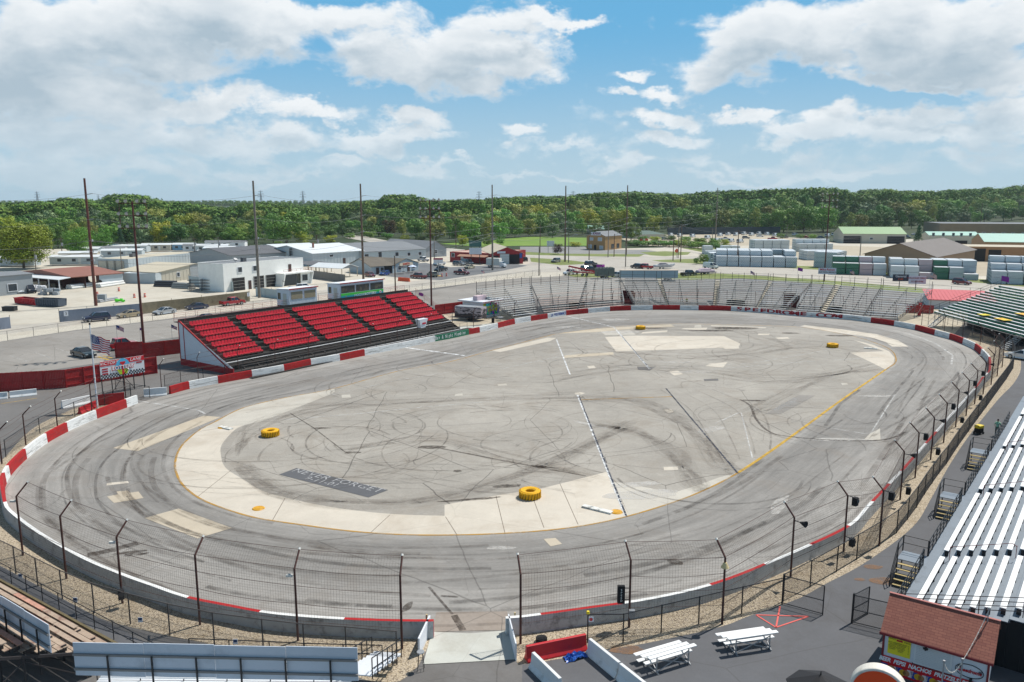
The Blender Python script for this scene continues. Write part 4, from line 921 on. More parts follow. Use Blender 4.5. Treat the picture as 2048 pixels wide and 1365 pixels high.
# wooden walkway at the foot
b=MB(); b.box(((S0+S1)/2,-4.4*PITCH,.45),(S1-S0,1.0,.06)); b.box(((S0+S1)/2,-5.4*PITCH,.1),(S1-S0,.8,.05)); b.build('walkway',wood,stand)
# press boxes behind the top row
M_wmetal=mat('white ribbed metal',rgb(226,229,232),.5,var=.03,vscale=2); M_glass=mat('dark tinted glass',rgb(58,62,62),.15,var=.2,vscale=1.2,dirt=rgb(120,112,92),dscale=.7,dthr=.5); M_blind=mat('beige window blind',rgb(150,140,114),.6,var=.12,vscale=1.5)
def press_box(label,pxl,pxr,pyr,L,zf,wins,sign=None):
    s0=s_at(base0+RN*(NRW+1.)*PITCH,zf,pxl); p=base0+RU*s0+RN*(NRW+1.)*PITCH
    t=thing('press_box',label,'press box',V3(p,zf),math.atan2(RU.y,RU.x)); W=3.2; Hh=2.7
    b=MB(); b.box((L/2,W/2,0),(L,W,Hh)); n=int(L/.3)
    for q in range(n): b.box((L*(q+.5)/n,-.012,0),(.05,.03,Hh))
    b.build('wall',M_wmetal,t,bevel=0); b=MB(); b.hexa([(-.15,-.2,Hh+.12),(L+.15,-.2,Hh+.12),(L+.15,W+.1,Hh-.02),(-.15,W+.1,Hh-.02),(-.15,-.2,Hh+.2),(L+.15,-.2,Hh+.2),(L+.15,W+.1,Hh+.06),(-.15,W+.1,Hh+.06)]); b.build('roof',M_wmetal,t)
    b=MB(); b.box((L/2,-.235,Hh+.06),(L+.3,.05,.16)); b.build('red_trim',M_redsh,t)
    for (x0,x1) in wins:
        b=MB(); b.box(((x0+x1)/2,-.04,1.0),(x1-x0+.12,.05,1.4)); f=b.build('window_frame',M_wsh,t); b=MB(); b.box(((x0+x1)/2,-.07,1.06),(x1-x0,.03,1.28)); b.build('window',M_blind if not sign else M_glass,f)
    b=MB(); b.box((-.03,W*.35,.05),(.05,.9,2.)); d=b.build('door',mat('pale cream door',rgb(206,202,188)),t); 
    b=MB(); b.box((-.03,W*.8,1.0),(.05,.7,1.1)); b.build('window',M_glass,t)
    b=MB(); b.box((L/2,W/2,-.5),(L,W,.48)); b.build('dark_underside',M_underside,t)
    for x in (.2,L-.2):
        for y in (.2,W-.2): b=MB(); b.tube((x,y,-zf),(x,y,-.5),.07,n=6); b.build('leg',M_steel,t)
    if sign:
        b=MB(); n=14
        for q in range(n):
            f=q/(n-1); b2=None
        b=MB(); b.box((L/2,-.10,.0),(L-.4,.06,.95)); m=nmat('green to blue banner print',lambda g:g.mix(g.mr(g.n('ShaderNodeSeparateXYZ').outputs[2] if False else (lambda s:(g.l(g.tc.outputs['Object'],s.inputs[0]),s.outputs[2])[1])(g.n('ShaderNodeSeparateXYZ')),.25,.75,0,1),rgb(28,140,196),rgb(76,196,60)))
        o=b.build('banner',m,t); text_mesh('HOOSIER',.62,M_lwh,o,upright(L*.44,-.14,.42),'lettering',.005,sx=1.15); text_mesh('LOTTERY',.66,M_lwh,o,upright(L*.68,-.14,.44),'lettering',.005,sx=1.05,bold=.02)
        b=MB(); b.tube((L*.91,-.13,.5),(L*.91,-.15,.5),.28,n=16); b.build('round_logo',mat('white round logo',rgb(225,225,230)),o); b=MB(); b.bar((L*.91-.12,-.155,.5),(L*.91+.12,-.155,.5),.02,.1); b.bar((L*.91,-.155,.36),(L*.91,-.155,.64),.02,.08,up=(1,0,0)); b.build('logo_emblem',mat('red logo emblem',rgb(180,30,60)),o)
        text_mesh('76',.3,mat('orange lettering',rgb(220,90,40)),o,upright(L*.12,-.14,.4),'lettering',.005)
    return t
zf=RZ1+.45
press_box('small white press box with two beige-blinded windows behind the red seats',579,626,0,6.0,zf,[(.4,2.8),(3.2,5.6)])
press_box('larger white press box with green and blue lottery banner above the red seats',680,761,0,11.0,zf,[(.3,3.6),(3.9,7.2),(7.5,10.8)],True)
# starter's stand hanging over the wall
p=G(843,683,0); t=thing('flag_stand','white starter platform on a post in front of the red seats','flag stand',p,math.atan2(RU.y,RU.x)); b=MB()
for x in (-1,1): b.tube((x,0,0),(x,0,4.3),.05,n=6)
b.build('post',M_steel,t); b=MB(); b.hexa([(-.5,-.45,2.4),(.6,-.45,2.4),(.8,.4,2.4),(-.5,.4,2.4),(-1.,-.5,3.9),(1.2,-.5,3.9),(1.2,.5,3.9),(-1.,.5,3.9)]); b.build('basket',M_wsh,t); b=MB(); b.box((.2,-.52,3.0),(.9,.03,.3)); b.build('emblem',mat('red emblem',rgb(190,40,60)),t)
# --- green stand on the right
gy0,gy1=104,153; gx0=82.; 
bleacher('bleacher_block','long green-fronted bleacher with white benches on the right, raised over a dark underside',(gx0,gy0),(gx0,gy1),(gx0+12,gy0),(gx0+12,gy1),2.7,7.7,15,M_alu2,M_foot,None,seat_w=.40,fascia=mat('green painted fascia',rgb(34,112,84),.6,var=.2,vscale=1))
for (x,y,s,c) in [(1950,640,2.4,'yellow'),(1978,637,2.2,'orange'),(1998,629,3.0,'orange'),(2030,612,2.,'orange')]: pass
t=thing('bleacher_rail','grey pipe rail sloping up the left end of the green bleacher','railing',(gx0,gy1+.3,0)); b=MB()
for dz in (.5,1.0): b.tube((-1,0,2.4+dz),(12.4,0,7.7+dz),.03,n=5)
for q in range(8): s=q/7; b.tube((-1+13.4*s,0,0),(-1+13.4*s,0,3.4+5.3*s),.035,n=5)
b.build('rail',M_steel,t)
for (x,y,z,lab) in ((gx0-2.2,150,0,'open metal stair at the left end of the green bleacher'),(gx0-2.2,127,0,'open metal stair half way along the front of the green bleacher')):
    t=thing('stair',lab,'stairs',(x,y,z),group='stairs up to the green bleacher'); b=MB()
    for k in range(9): b.box((k*.28,0,.2+k*.26),(.26,1.6,.04))
    b.build('step',M_alu2,t); b=MB()
    for yy in (-.85,.85):
        b.bar((0,yy,0),(2.5,yy,2.4),.05,.15); b.tube((0,yy,1),(2.5,yy,3.4),.03,n=5); b.tube((0,yy,0),(0,yy,1),.03,n=5); b.tube((1.3,yy,1),(1.3,yy,2.2),.03,n=5)
    b.build('handrail',M_galv,t)
b=MB(); 
o=b.box((gx0+6,128,0),(.2,48,5)).build('stand_underside_shade',M_underside); tag(o,'black sheet painted as the shade under the green bleacher','dark_underside')  # flat black sheet added for the darkness beneath the benches
# yellow and orange painted seats in the green stand
for (k,y0_,y1_,c,lab) in ((3,139.5,141.5,'yellow','yellow banner laid over the lower green bleacher benches'),(3,133.5,136.5,'orange','orange and yellow banner over the lower green bleacher benches'),(6,132,135,'orange','red and yellow banner higher up the green bleacher')):
    z=2.7+5*k/14; b=MB(); b.box((gx0+12*k/14-.45,(y0_+y1_)/2,z+.06),(1.5,y1_-y0_,.04)); o=b.build('banner_cloth',mat('yellow banner cloth',rgb(222,190,40),.7,dirt=rgb(206,84,30),dscale=.9,dthr=.5) if c!='yellow' else mat('plain yellow cloth',rgb(214,196,40),.7)); tag(o,lab,'banner')
# --- near right stand, white benches on blue-grey decking
q0=G(1831,1211.5,1.75); qd=(G(2030,850,1.75)-G(1828,1211,1.75)); qd.z=0; qd.normalize(); qn=Vector((qd.y,-qd.x,0))
rs=thing('grandstand','large near-right grandstand of white benches on blue-grey metal decking','grandstand',V3(q0,0),math.atan2(qd.y,qd.x))
RP,RR,NR2=.68,.205,17; Lr=62.
# local x along the rows (away), local y = -outward  -> rows go to -y
aisles=[7.95,22.,36.,50.]
segs=[]; x=0.
for a in aisles: segs.append((x,a-.1)); x=a+1.05
segs.append((x,Lr))
Hs=.42; z0=1.33
ben=[MB() for _ in range(NR2)]; dk=MB(); sup=MB()
for k in range(NR2):
    y=-RP*k; z=z0+RR*k
    dk.box((Lr/2-.2,y-RP*.12+.06,z-.04),(Lr+.9,RP*1.0,.04))
    if k: dk.box((Lr/2-.2,y+RP*.38+.02,z-RR-.0),(Lr+.9,.03,RR-.045))
    for (a,c) in segs: ben[k].box(((a+c)/2,y,z+Hs-.05),(c-a,.29,.05))
    for (a,c) in segs:
        n=int((c-a)/1.8)+1
        for j in range(n+1): sup.box((a+.12+(c-a-.24)*j/n,y-.02,z),(.06,.22,Hs-.06))
b=MB(); b.box((Lr/2-.2,.55,z0-.04),(Lr+.9,.75,.04)); 
dk.box((Lr/2-.2,.62,z0-.04),(Lr+.9,.62,.04)); dk.build('deck',M_deck,rs)
for k in range(NR2): ben[k].build('bench',M_bench,rs)
sup.build('bench_support',M_steel,rs)['kind']='stuff'
b=MB(); 
for k in range(NR2): b.box((-.62,-RP*k,0),(.04,RP*.98,z0+RR*k-.1))
b.build('end_underside_shade',M_underside,rs)  # black panels painted as the shade beneath the deck
b=MB(); b.box((Lr/2,.9,0),(Lr,.05,z0-.1)); b.build('front_underside_shade',M_underside,rs)  # black sheet in place of the shade under the front edge
# rails
def rail(name,pts,hs,m,parent,r=.022,post=1.5,ph=None):
    b=MB()
    for a,c in zip(pts[:-1],pts[1:]):
        a=Vector(a);c=Vector(c)
        for h in hs: b.tube(a+Vector((0,0,h)),c+Vector((0,0,h)),r,n=5)
        n=max(1,round((c-a).length/post))
        for j in range(n+1): q=a.lerp(c,j/n); b.tube(q,q+Vector((0,0,max(hs))),r*1.1,n=5)
    return b.build(name,m,parent)
rail('end_rail',[(-.55,.85,z0),(-.55,-RP*(NR2-1),z0+RR*(NR2-1))],(.35,.6,.85,1.1),mat('brown steel rail',rgb(70,58,56),.6),rs,.022,2.1)
xs=[0,5.6]; 
gaps=[(6.7,8.4),(20.4,22.1),(34.5,36.2),(48.5,50.2)]; x=-.5; 
for (a,c) in gaps:
    rail('front_rail',[(x,.88,z0),(a,.88,z0)],(.15,.5,.8,1.1),M_black,rs,.028,1.25); x=c
# red aisle hand rails
for a in aisles[:3]:
    b=MB(); 
    A=Vector((a+.45,-.3,z0)); E_=Vector((a+.45,-RP*5.6,z0+RR*5.6))
    b.tube(A,A+Vector((0,0,.95)),.02,n=5); b.tube(E_,E_+Vector((0,0,.85)),.02,n=5); b.tube(A+Vector((0,0,.95)),E_+Vector((0,.25,.95)),.02,n=5); b.tube(E_+Vector((0,.25,.95)),E_+Vector((0,0,.8)),.02,n=5)
    b.build('aisle_rail',M_redsteel,rs)
# stairs down to the walk
for i,(a,c) in enumerate(gaps[:3]):
    lab=['nearest black steel stair tower at the foot of the near-right stand','second black steel stair tower along the near-right stand, beside a person in green','farthest black steel stair tower along the near-right stand'][i]
    pos=V3(q0,0)+qd*((a+c)/2)+qn*(-.9); t=thing('stair_tower',lab,'stairs',pos,math.atan2(qd.y,qd.x),group='black stair towers along the near-right stand')
    b=MB(); b.box((0,.75,z0-.06),(1.5,1.5,.05)); b.build('landing',M_deck,t); b=MB()
    for k in range(5): b.box((-.95-.28*k,.75,z0-.25-.24*k),(.26,1.3,.04))
    b.build('step',mat('yellow edged step',rgb(176,156,104),.7),t); b=MB()
    for (x,y) in ((-.75,.02),(-.75,1.5),(.75,1.5),(.75,.02)): b.tube((x,y,0),(x,y,z0+1.05),.04,n=6)
    for h in (.55,1.05):
        b.tube((-.75,1.5,z0+h),(.75,1.5,z0+h),.03,n=5); b.tube((.75,.02,z0+h),(.75,1.5,z0+h),.03,n=5)
        b.tube((-.75,1.5,z0+h),(-2.3,1.5,h-.1),.03,n=5); b.tube((-.75,.05,z0+h),(-2.3,.05,h-.1),.03,n=5)
    for y in (.05,1.5): b.tube((-2.3,y,0),(-2.3,y,1.0),.03,n=5); b.bar((-.75,y,z0-.1),(-2.3,y,0.05),.05,.12)
    for y in (.05,1.5): b.tube((1.0,y,z0),(1.0,y,z0),.03)
    b.build('frame',M_black,t)
# --- wooden bleacher at the lower left
w0=G(0,1158,1.15); w1=G(245,1292,1.15); wu=flat(w1-w0).normalized(); wn=Vector((wu.y,-wu.x,0))
if wn.y>0: wn=-wn
M_wood=mat('weathered bleacher board',rgb(168,150,132),.85,var=.18,vscale=2.2,dirt=rgb(122,92,80),dscale=1.1,dthr=.5)
M_wood2=mat('faded salmon bleacher board',rgb(186,140,122),.85,var=.15,vscale=2.,dirt=rgb(150,118,100),dscale=1.5,dthr=.5)
M_moss=mat('mossy beam',rgb(98,88,62),.9,var=.2,vscale=3)
rz=math.atan2(wu.y,wu.x); ws=thing('bleacher_block','weathered wooden bleacher with faded pinkish boards at the lower left','bleachers',V3(w1,0),rz)
sgn=1 if (Matrix.Rotation(-rz,3,'Z')@wn).y>0 else -1
LW=34.; rnd=random.Random(8)
ft=MB(); sup=MB()
for k in range(13):
    y=sgn*(.5+.62*k); z=1.25+.27*k; x1=-.1-.2*k; b=MB(); x=x1
    while x>-LW:
        l=rnd.uniform(3.2,4.4); 
        if rnd.random()<.9: b.box((x-l/2,y,z),(l-.04,.27,.045),mi=rnd.choice((0,0,1)))
        for q in (.3,l*.5,l-.3): sup.box((x-q,y+sgn*.05,z-.4),(.05,.25,.4))
        x-=l
    b.build('bench',[M_wood,M_wood2],ws)
    for q in (-.13,.14,.42): ft.box((x1/2-LW/2,y-sgn*.36+sgn*q*.0+sgn*(q-.14),z-.40),(LW+x1,.24,.04))
ft.build('footboard',M_wood,ws)
for q in range(14):
    x=-.5-2.6*q; sup.bar((x,0,.7),(x,sgn*8.4,4.3),.08,.14)
    for kk in (1.5,4.5,8.2): sup.tube((x,sgn*kk,0),(x,sgn*kk,.7+3.6*kk/8.4),.05,n=5)
    sup.bar((x,sgn*1.5,0),(x,sgn*4.5,2.4),.05); sup.bar((x,sgn*8.2,.2),(x,sgn*4.5,2.4),.05)
sup.build('frame',M_steel,ws)
b=MB(); b.box((-LW/2,-sgn*.1,.72),(LW+.6,.14,.28)); b.build('front_beam',M_moss,ws)
rail('front_rail',[(1.,-sgn*1.1,0),(-LW,-sgn*1.1,0)],(.55,1.1),M_black,ws,.024,1.9)
csheet('service_walk',[w1+wu*9+wn*1.0,w1+wu*9-wn*1.6,w1+wu*4-wn*1.9,w1-wu*20-wn*1.9,w1-wu*20+wn*1,w1+wn*1],.0125,M_walk)
# back boards: signboards seen from behind
M_bback=mat('pale grey sign back',rgb(190,198,208),.6,var=.04,vscale=.8,dirt=rgb(170,178,188),dscale=.5,dthr=.55)
def signback(label,A,B_,h,nseg,posts,zdrop):
    L=(B_-A); L.z=0; rz=math.atan2(L.y,L.x); L=L.length
    t=thing('signboard',label,'signboard',V3(A,A.z-h),rz); x=0; 
    for q in range(nseg): 
        b=MB(); b.box((L*(q+.5)/nseg,0,(.03 if q%2 else 0)),(L/nseg-.02,.04,h)); b.build('panel',M_bback,t)
    b=MB()
    for z in (h*.18,h*.62): b.box((L/2,-.07,z),(L,.08,.10))
    b.build('rail',mat('grey timber rail',rgb(128,126,124),.8),t)
    for q in range(posts): x=L*(q+.8)/(posts+.4); b=MB(); b.tube((x,-.14,-zdrop),(x,-.14,h*.66),.045,n=6); b.build('post',M_black,t)
    return t
A=G(145,1285,4.3); B_=G(715,1297,4.3); B_=V3(B_,4.3)
signback('long pale signboard seen from behind above the white stand at the bottom',A,B_,1.62,4,6,2.6)
A=G(-40,1168,4.2); B_=G(97,1250,4.2); signback('shorter pale signboard seen from behind over the wooden bleacher',A,B_,1.45,3,4,1.4)
# --- white stand below the long signboard
A=G(190,1362,1.5); a2=G(700,1366,1.5); u=flat(a2-A).normalized(); L=flat(a2-A).length; rz=math.atan2(u.y,u.x)
st=thing('bleacher_block','white aluminium bleacher below the long signboard at the bottom edge','bleachers',V3(A,0),rz)
M_wdeck=mat('bright ribbed deck',rgb(214,218,222),.5,.1,var=.04,vscale=3)
for k in range(-2,2):
    y=-.65*k; b=MB(); b.box((L/2,y,1.7),(L-.6,.20,.05)); b.build('bench',M_alu2,st)
b=MB(); 
for k in range(-12,30): b.box((L/2,-.16*k,1.35),(L,.11,.04))
b.build('deck',M_wdeck,st); b=MB()
for q in range(7):
    x=.1+q*(L-.2)/6; b.bar((x,2.,1.25),(x,-5,1.25),.08,.12)
    for y in (1.9,-.5,-4.8): b.tube((x,y,0),(x,y,1.3),.05,n=5)
b.build('frame',M_steel,st)
rail('back_rail',[(0,.2,1.4),(L+.3,.2,1.4)],(.5,.95),M_black,st,.025,2.2)
# stair at its right end
A=G(712,1355,2.0); E_=G(770,1316,.3); 
t=thing('stair','white metal stair with black rails at the right end of the bottom stand','stairs',V3(A,0),math.atan2((E_-A).y,(E_-A).x)); Ls=flat(E_-A).length; b=MB()
for k in range(9): b.box((.3+Ls*k/8,0,2.0-1.7*k/8),(.3,1.5,.05))
b.build('step',M_wdeck,t)
rail('handrail',[(0,-.8,2.0),(Ls+.3,-.8,.2)],(.5,1.05),M_black,t,.028,.9); rail('handrail',[(0,.8,2.0),(Ls+.3,.8,.2)],(.5,1.05),M_black,t,.028,.9)
# railing along the gravel behind the signboard
t=thing('railing','black pipe railing on the gravel behind the long signboard','railing',flat(G(380,1312)))
rail('rail',[flat(G(380,1312))-t.location,flat(G(540,1318))-t.location,flat(G(610,1322))-t.location,flat(G(765,1326))-t.location],(.5,1.0),M_black,t,.028,1.8)
# ---------------------------------------------------------------- foreground pieces
# concession stand
c0=flat(G(1762.6,1258.6,2.4)); c1=flat(G(1985,1322,2.4)); cu=(c1-c0).normalized(); rz=math.atan2(cu.y,cu.x); L=(c1-c0).length
cs=thing('concession_stand','white food stand with red shingle roof and red menu banner','food stand',c0+cu*.12+Vector((-cu.y,cu.x,0))*.25,rz)
L-=.25; W=3.4; Hh=2.35
M_shing=nmat('red asphalt shingles',lambda g:(lambda br:g.mix(g.m('MULTIPLY',g.noise(g.tc.outputs['Object'],1.3,5),.35),br,rgb(138,100,86)))((lambda n:(g.l(g.tc.outputs['Object'],n.inputs[0]),setattr(n.inputs['Color1'],'default_value',rgb(128,78,68)),setattr(n.inputs['Color2'],'default_value',rgb(144,92,78)),setattr(n.inputs['Mortar'],'default_value',rgb(92,44,40)),setattr(n.inputs['Scale'],'default_value',1.),setattr(n.inputs['Brick Width'],'default_value',.34),setattr(n.inputs['Row Height'],'default_value',.13),setattr(n.inputs['Mortar Size'],'default_value',.008),n.outputs[0])[-1])(g.n('ShaderNodeTexBrick'))))
b=MB(); b.extr([(0,0),(W,0),(W,Hh),(W/2,Hh+1.12),(0,Hh)],0,L); b.build('wall',M_wsh,cs)
b=MB(); e=.25; th=.07; sl=1.12/(W/2)
for sg in (0,1):
    y0,y1=(-e,W/2) if sg==0 else (W+e,W/2)
    b.hexa([(-.15,y0,Hh-e*sl+.02),(L+.2,y0,Hh-e*sl+.02),(L+.2,y1,Hh+1.14),(-.15,y1,Hh+1.14),(-.15,y0,Hh-e*sl+.02+th),(L+.2,y0,Hh-e*sl+.02+th),(L+.2,y1,Hh+1.14+th),(-.15,y1,Hh+1.14+th)])
b.build('roof',M_shing,cs)
M_mar=mat('dark red trim',rgb(124,34,38),.6)
b=MB(); b.box((L/2,-e-.02,Hh-e*sl-.06),(L+.38,.03,.13)); b.box((0,-.02,0),(.10,.05,Hh)); b.box((L,-.02,0),(.10,.05,Hh)); b.build('fascia',M_mar,cs)
b=MB(); b.bar((-.17,W/2,Hh+1.23),(L+.22,W/2,Hh+1.23),.14,.05); b.build('ridge_cap',mat('pinkish ridge cap',rgb(168,104,96)),cs)
b=MB(); b.box((L*.49,-.05,.98),(L*.36,.06,1.12)); sh=b.build('serving_hatch',mat('white hatch frame',rgb(220,222,222)),cs); b=MB()
for q in range(11): b.box((L*.49,-.095,1.05+q*.092),(L*.33,.03,.082))
b.build('roller_shutter',mat('white roller shutter',rgb(204,206,206),.5),sh); b=MB(); b.box((L*.49,-.11,.94),(L*.38,.14,.04)); b.build('counter_shelf',M_mar,cs)
b=MB(); b.box((L*.16,-.04,1.12),(L*.225,.03,.98)); mb_=b.build('menu_board',mat('yellow menu board',rgb(232,214,40),.5),cs)
b=MB(); b.bar((L*.13,-.062,1.93),(L*.19,-.062,1.93),.008,.09); b.build('menu_emblem',mat('red menu emblem',rgb(190,36,36)),mb_)
Mk=mat('dark menu print',rgb(60,50,30)); 
text_mesh('READY',.12,Mk,mb_,upright(L*.085,-.062,1.97),'lettering',.002); text_mesh('MENU',.12,Mk,mb_,upright(L*.24,-.062,1.92),'lettering',.002)
text_mesh('HOT DOG\nPOLISH\nNACHOS\nPRETZEL\nCANDY',.085,Mk,mb_,upright(L*.092,-.062,1.58),'lettering',.002); text_mesh('CHEESEBURGER\nHAMBURGER\nCHICKEN\nPOPCORN\nWATER\nSODA',.085,Mk,mb_,upright(L*.175,-.062,1.56),'lettering',.002); text_mesh('5\n5\n4\n4\n3\n3',.085,Mk,mb_,upright(L*.252,-.062,1.56),'lettering',.002)
b=MB(); b.box((L/2,-.05,0.0),(L*.985,.03,.93)); bn=b.build('banner',mat('bright red banner',rgb(206,24,36),.5),cs)
text_mesh('BEER  PEPSI  NACHOS  PRETZELS  POPCORN',.31,mat('bold white print',rgb(235,235,235),.5),bn,upright(L/2,-.072,.74),'lettering',.003,sx=.80,bold=.012,shear=.25)
fc=[mat('print blue cup',rgb(24,64,150)),mat('print golden nachos',rgb(214,160,40)),mat('print tan pretzel',rgb(176,120,80)),mat('print white carton',rgb(220,200,196))]
fb=[MB() for _ in range(4)]; rnd=random.Random(2)
for q in range(26):
    x=L*.03+q*L*.037; k=(0,1,2,3)[q%4]; r=.13+.03*rnd.random(); zc=.28+.06*rnd.random()
    if k in(0,3): fb[k].hexa([(x-r*.6,-.075,zc-.2),(x+r*.6,-.075,zc-.2),(x+r*.6,-.07,zc-.2),(x-r*.6,-.07,zc-.2),(x-r,-.075,zc+.18),(x+r,-.075,zc+.18),(x+r,-.07,zc+.18),(x-r,-.07,zc+.18)])
    else: fb[k].tube((x,-.068,zc),(x,-.078,zc),r*1.15,n=9)
for k in range(4): fb[k].build('food_picture',fc[k],bn)
# oval club sign on the wall
b=MB(); n=28; cx,cz=L*.835,1.40
pts=[(cx+.60*math.cos(2*PI*i/n),-.02,cz+.34*math.sin(2*PI*i/n)) for i in range(n)]
for a,c in zip(pts,pts[1:]+pts[:1]): b.bar(a,c,.05,.025)
lg=b.build('oval_sign',mat('dark oval outline',rgb(50,50,56)),cs)
text_mesh('Speedrome',.26,mat('red sign script',rgb(186,36,46)),lg,upright(cx,-.03,cz),'lettering',.004,shear=.3,bold=.01,sx=.85)
b=MB()
for i in range(4):
    for j in range(4):
        if (i+j)%2==0: b.box((cx+.40+i*.04,-.03,cz-.02+j*.04),(.04,.01,.04)); b.box((cx-.50+i*.04,-.03,cz+.05+j*.04),(.04,.01,.04))
b.build('chequered_flag',mat('black print',rgb(30,30,34)),lg)
b=MB(); b.box((L*.855,-.08,.72),(.12,.14,.32)); b.build('meter_box',M_black,cs)
b=MB(); b.tube((L*.93,W*.45,Hh+.8),(L*.93,W*.45,Hh+1.75),.03,n=6); b.tube((L*.93,W*.45,Hh+1.72),(L*.93,W*.45,Hh+1.86),.07,n=8); b.build('mast',M_galv,cs)
b=MB(); b.box((L*.42,-.32,Hh-.32),(.22,.12,.06)); b.tube((L*.42,-.2,Hh-.25),(L*.42,-.34,Hh-.38),.05,n=6); b.build('flood_light',M_black,cs)
# light-string poles in front of the stand
sp=[]
for i,(px,py,z,lab) in enumerate([(1888,1326,2.3,'silver pole holding up the string of lights, left of the oval sign'),(1925,1322,2.2,'silver pole in front of the oval sign on the food stand')]):
    p=G(px,py,z); t=thing('string_light_pole',lab,'pole',flat(p),group='poles for the light string'); b=MB(); b.tube((0,0,0),(0,0,z),.035,n=8); b.build('shaft',M_galv,t); b=MB(); b.tube((0,0,z),(0,0,z+.12),.06,n=8); b.build('cap',M_galv,t); sp.append(V3(p,z))
top=Matrix.Translation(cs.location)@Matrix.Rotation(rz,4,'Z')@Vector((L*.93,W*.45,Hh+1.7))
b=MB()
for a,c,sag in ((sp[0],sp[1],.55),(sp[1],top,.15)):
    pr=None
    for q in range(19):
        s=q/18; p=a.lerp(c,s)-Vector((0,0,sag*4*s*(1-s)))
        if pr is not None: b.tube(pr,p,.014,n=4)
        if q%2: b.tube(p,p-Vector((0,0,.08)),.03,n=5)
        pr=p
o=b.build('light_string',mat('pale lamp string',rgb(210,205,195))); tag(o,'drooping string of small pale lamps strung to the food stand roof','string lights')
# round orange sign, close below the camera
d=ray(1757,1381); p=Vector((0,0,H))+d*31.; t=thing('round_sign','big round orange sign with a white rim at the bottom edge','sign',V3(p,0),math.atan2(-p.x,p.y)); b=MB(); b.tube((0,0,0),(0,0,p.z-1.0),.09,n=10); b.build('pole',M_galv,t)
b=MB(); b.tube((0,-.26,p.z),(0,.26,p.z),1.03,n=48); o=b.build('rim',mat('white sign rim',rgb(222,216,204),.5,dirt=rgb(190,184,170),dscale=2),t,smooth=False,bevel=.06)
b=MB(); b.tube((0,-.29,p.z),(0,-.261,p.z),.93,.93,n=48); b.build('face',mat('orange sign face',rgb(232,74,22),.4),t); b=MB(); b.hexa([(-.1,-.31,p.z+.35),(.35,-.31,p.z+.35),(.35,-.295,p.z+.35),(-.1,-.295,p.z+.35),(.38,-.31,p.z+.62),(.46,-.31,p.z+.62),(.46,-.295,p.z+.62),(.38,-.295,p.z+.62)]); b.build('emblem',M_lwh,t)
# black parasol tip
p=G(1642,1346,2.7); t=thing('parasol','black peaked parasol poking up at the bottom edge','parasol',flat(p)); b=MB(); b.tube((0,0,0),(0,0,2.6),.03,n=6); b.build('pole',M_black,t); b=MB(); n=8
pts=[(1.5*math.cos(2*PI*i/n+.3),1.5*math.sin(2*PI*i/n+.3),1.95) for i in range(n)]; b.add(pts+[(0,0,2.62)]+[(x,y,z-.03) for x,y,z in pts]+[(0,0,2.58)],[(i,(i+1)%n,n) for i in range(n)]+[(n+1+(i+1)%n,n+1+i,2*n+1) for i in range(n)]); b.build('canopy',mat('black canvas',rgb(28,28,32),.8),t); b=MB(); b.tube((0,0,2.6),(0,0,2.8),.04,.01,n=6); b.build('finial',M_black,t)
# small aluminium bleachers
def mini(label,A,B_):
    u=flat(B_-A); L=u.length; rz=math.atan2(u.y,u.x); t=thing('small_bleacher',label,'bleacher',flat(A),rz,group='small white portable bleachers')
    for k in range(3): b=MB(); b.box((L/2,-.62*k,.42+.24*k),(L,.26,.05)); b.build('bench',M_bench,t,bevel=.01)
    for k in range(1,3): b=MB(); b.box((L/2,-.62*k+.34,.20+.20*k-.17),(L,.24,.04)); b.build('footboard',M_bench,t)
    b=MB()
    for x in (L*.16,L*.84):
        b.bar((x,.1,.03),(x,-1.5,.03),.06,.06); b.bar((x,.05,.05),(x,-1.3,.88),.05,.06); b.bar((x,-1.3,.03),(x,-1.3,.9),.05,.05); b.bar((x,0,.03),(x,0,.42),.05,.05); b.bar((x,-.62,.03),(x,-.62,.66),.05,.05); b.bar((x,-1.45,.05),(x,-.62,.6),.04)
    b.bar((L*.16,-1.3,.05),(L*.84,-1.3,.75),.04); b.bar((L*.84,-1.3,.05),(L*.16,-1.3,.75),.04); b.build('frame',M_galv,t)
mini('small white portable bleacher nearer the white concrete barriers',G(1269,1310,.45),G(1361,1283,.45))
mini('small white portable bleacher nearer the red triangle marking',G(1432,1270,.45),G(1529,1256,.45))
# jersey barriers
M_jw=mat('white painted concrete',rgb(212,214,214),.7,var=.05,vscale=1.5,dirt=rgb(168,168,164),dscale=1.2,dthr=.58); M_jr=mat('red painted barrier',rgb(186,26,34),.55,var=.08,vscale=1.2,dirt=rgb(120,30,30),dscale=1.3,dthr=.62)
def jersey(label,a,c,m,h=.85,group=None,L=None):
    u=c-a; rz=math.atan2(u.y,u.x); L=L or flat(u).length; b=MB(); b.extr([(-.30,0),(.30,0),(.30,.08),(.15,.30),(.09,h),(-.09,h),(-.15,.30),(-.30,.08)],0,L); o=b.build('concrete_barrier',m,bevel=.02); o.location=flat(a); o.rotation_euler.z=rz; tag(o,label,'concrete barrier',group)
jersey('red concrete barrier standing beside the near track gate',G(1052,1322),G(1171,1297),M_jr)
jersey('white concrete barrier, the middle one running back from the red barrier',G(1179,1306),G(1238,1355),M_jw)
jersey('white concrete barrier left of the blue tarpaulin, cut by the bottom edge',G(1066,1334),G(1120,1388),M_jw)
jersey('white concrete barrier at the bottom edge beyond the middle one',G(1240,1357),G(1290,1398),M_jw)
jersey('white concrete barrier lying along the left red fence, partly cut by the frame',G(-40,801),G(16,797),M_jw,.8); jersey('white concrete barrier in front of the left red board fence',G(20,796),G(74,790),M_jw,.8)
jersey('pale loose concrete barrier behind the left catch fence',G(124,818),G(180,806),M_jw,.95); jersey('weathered red concrete barrier beside the flagpole',G(159,829),G(193,814),M_jr,.8)
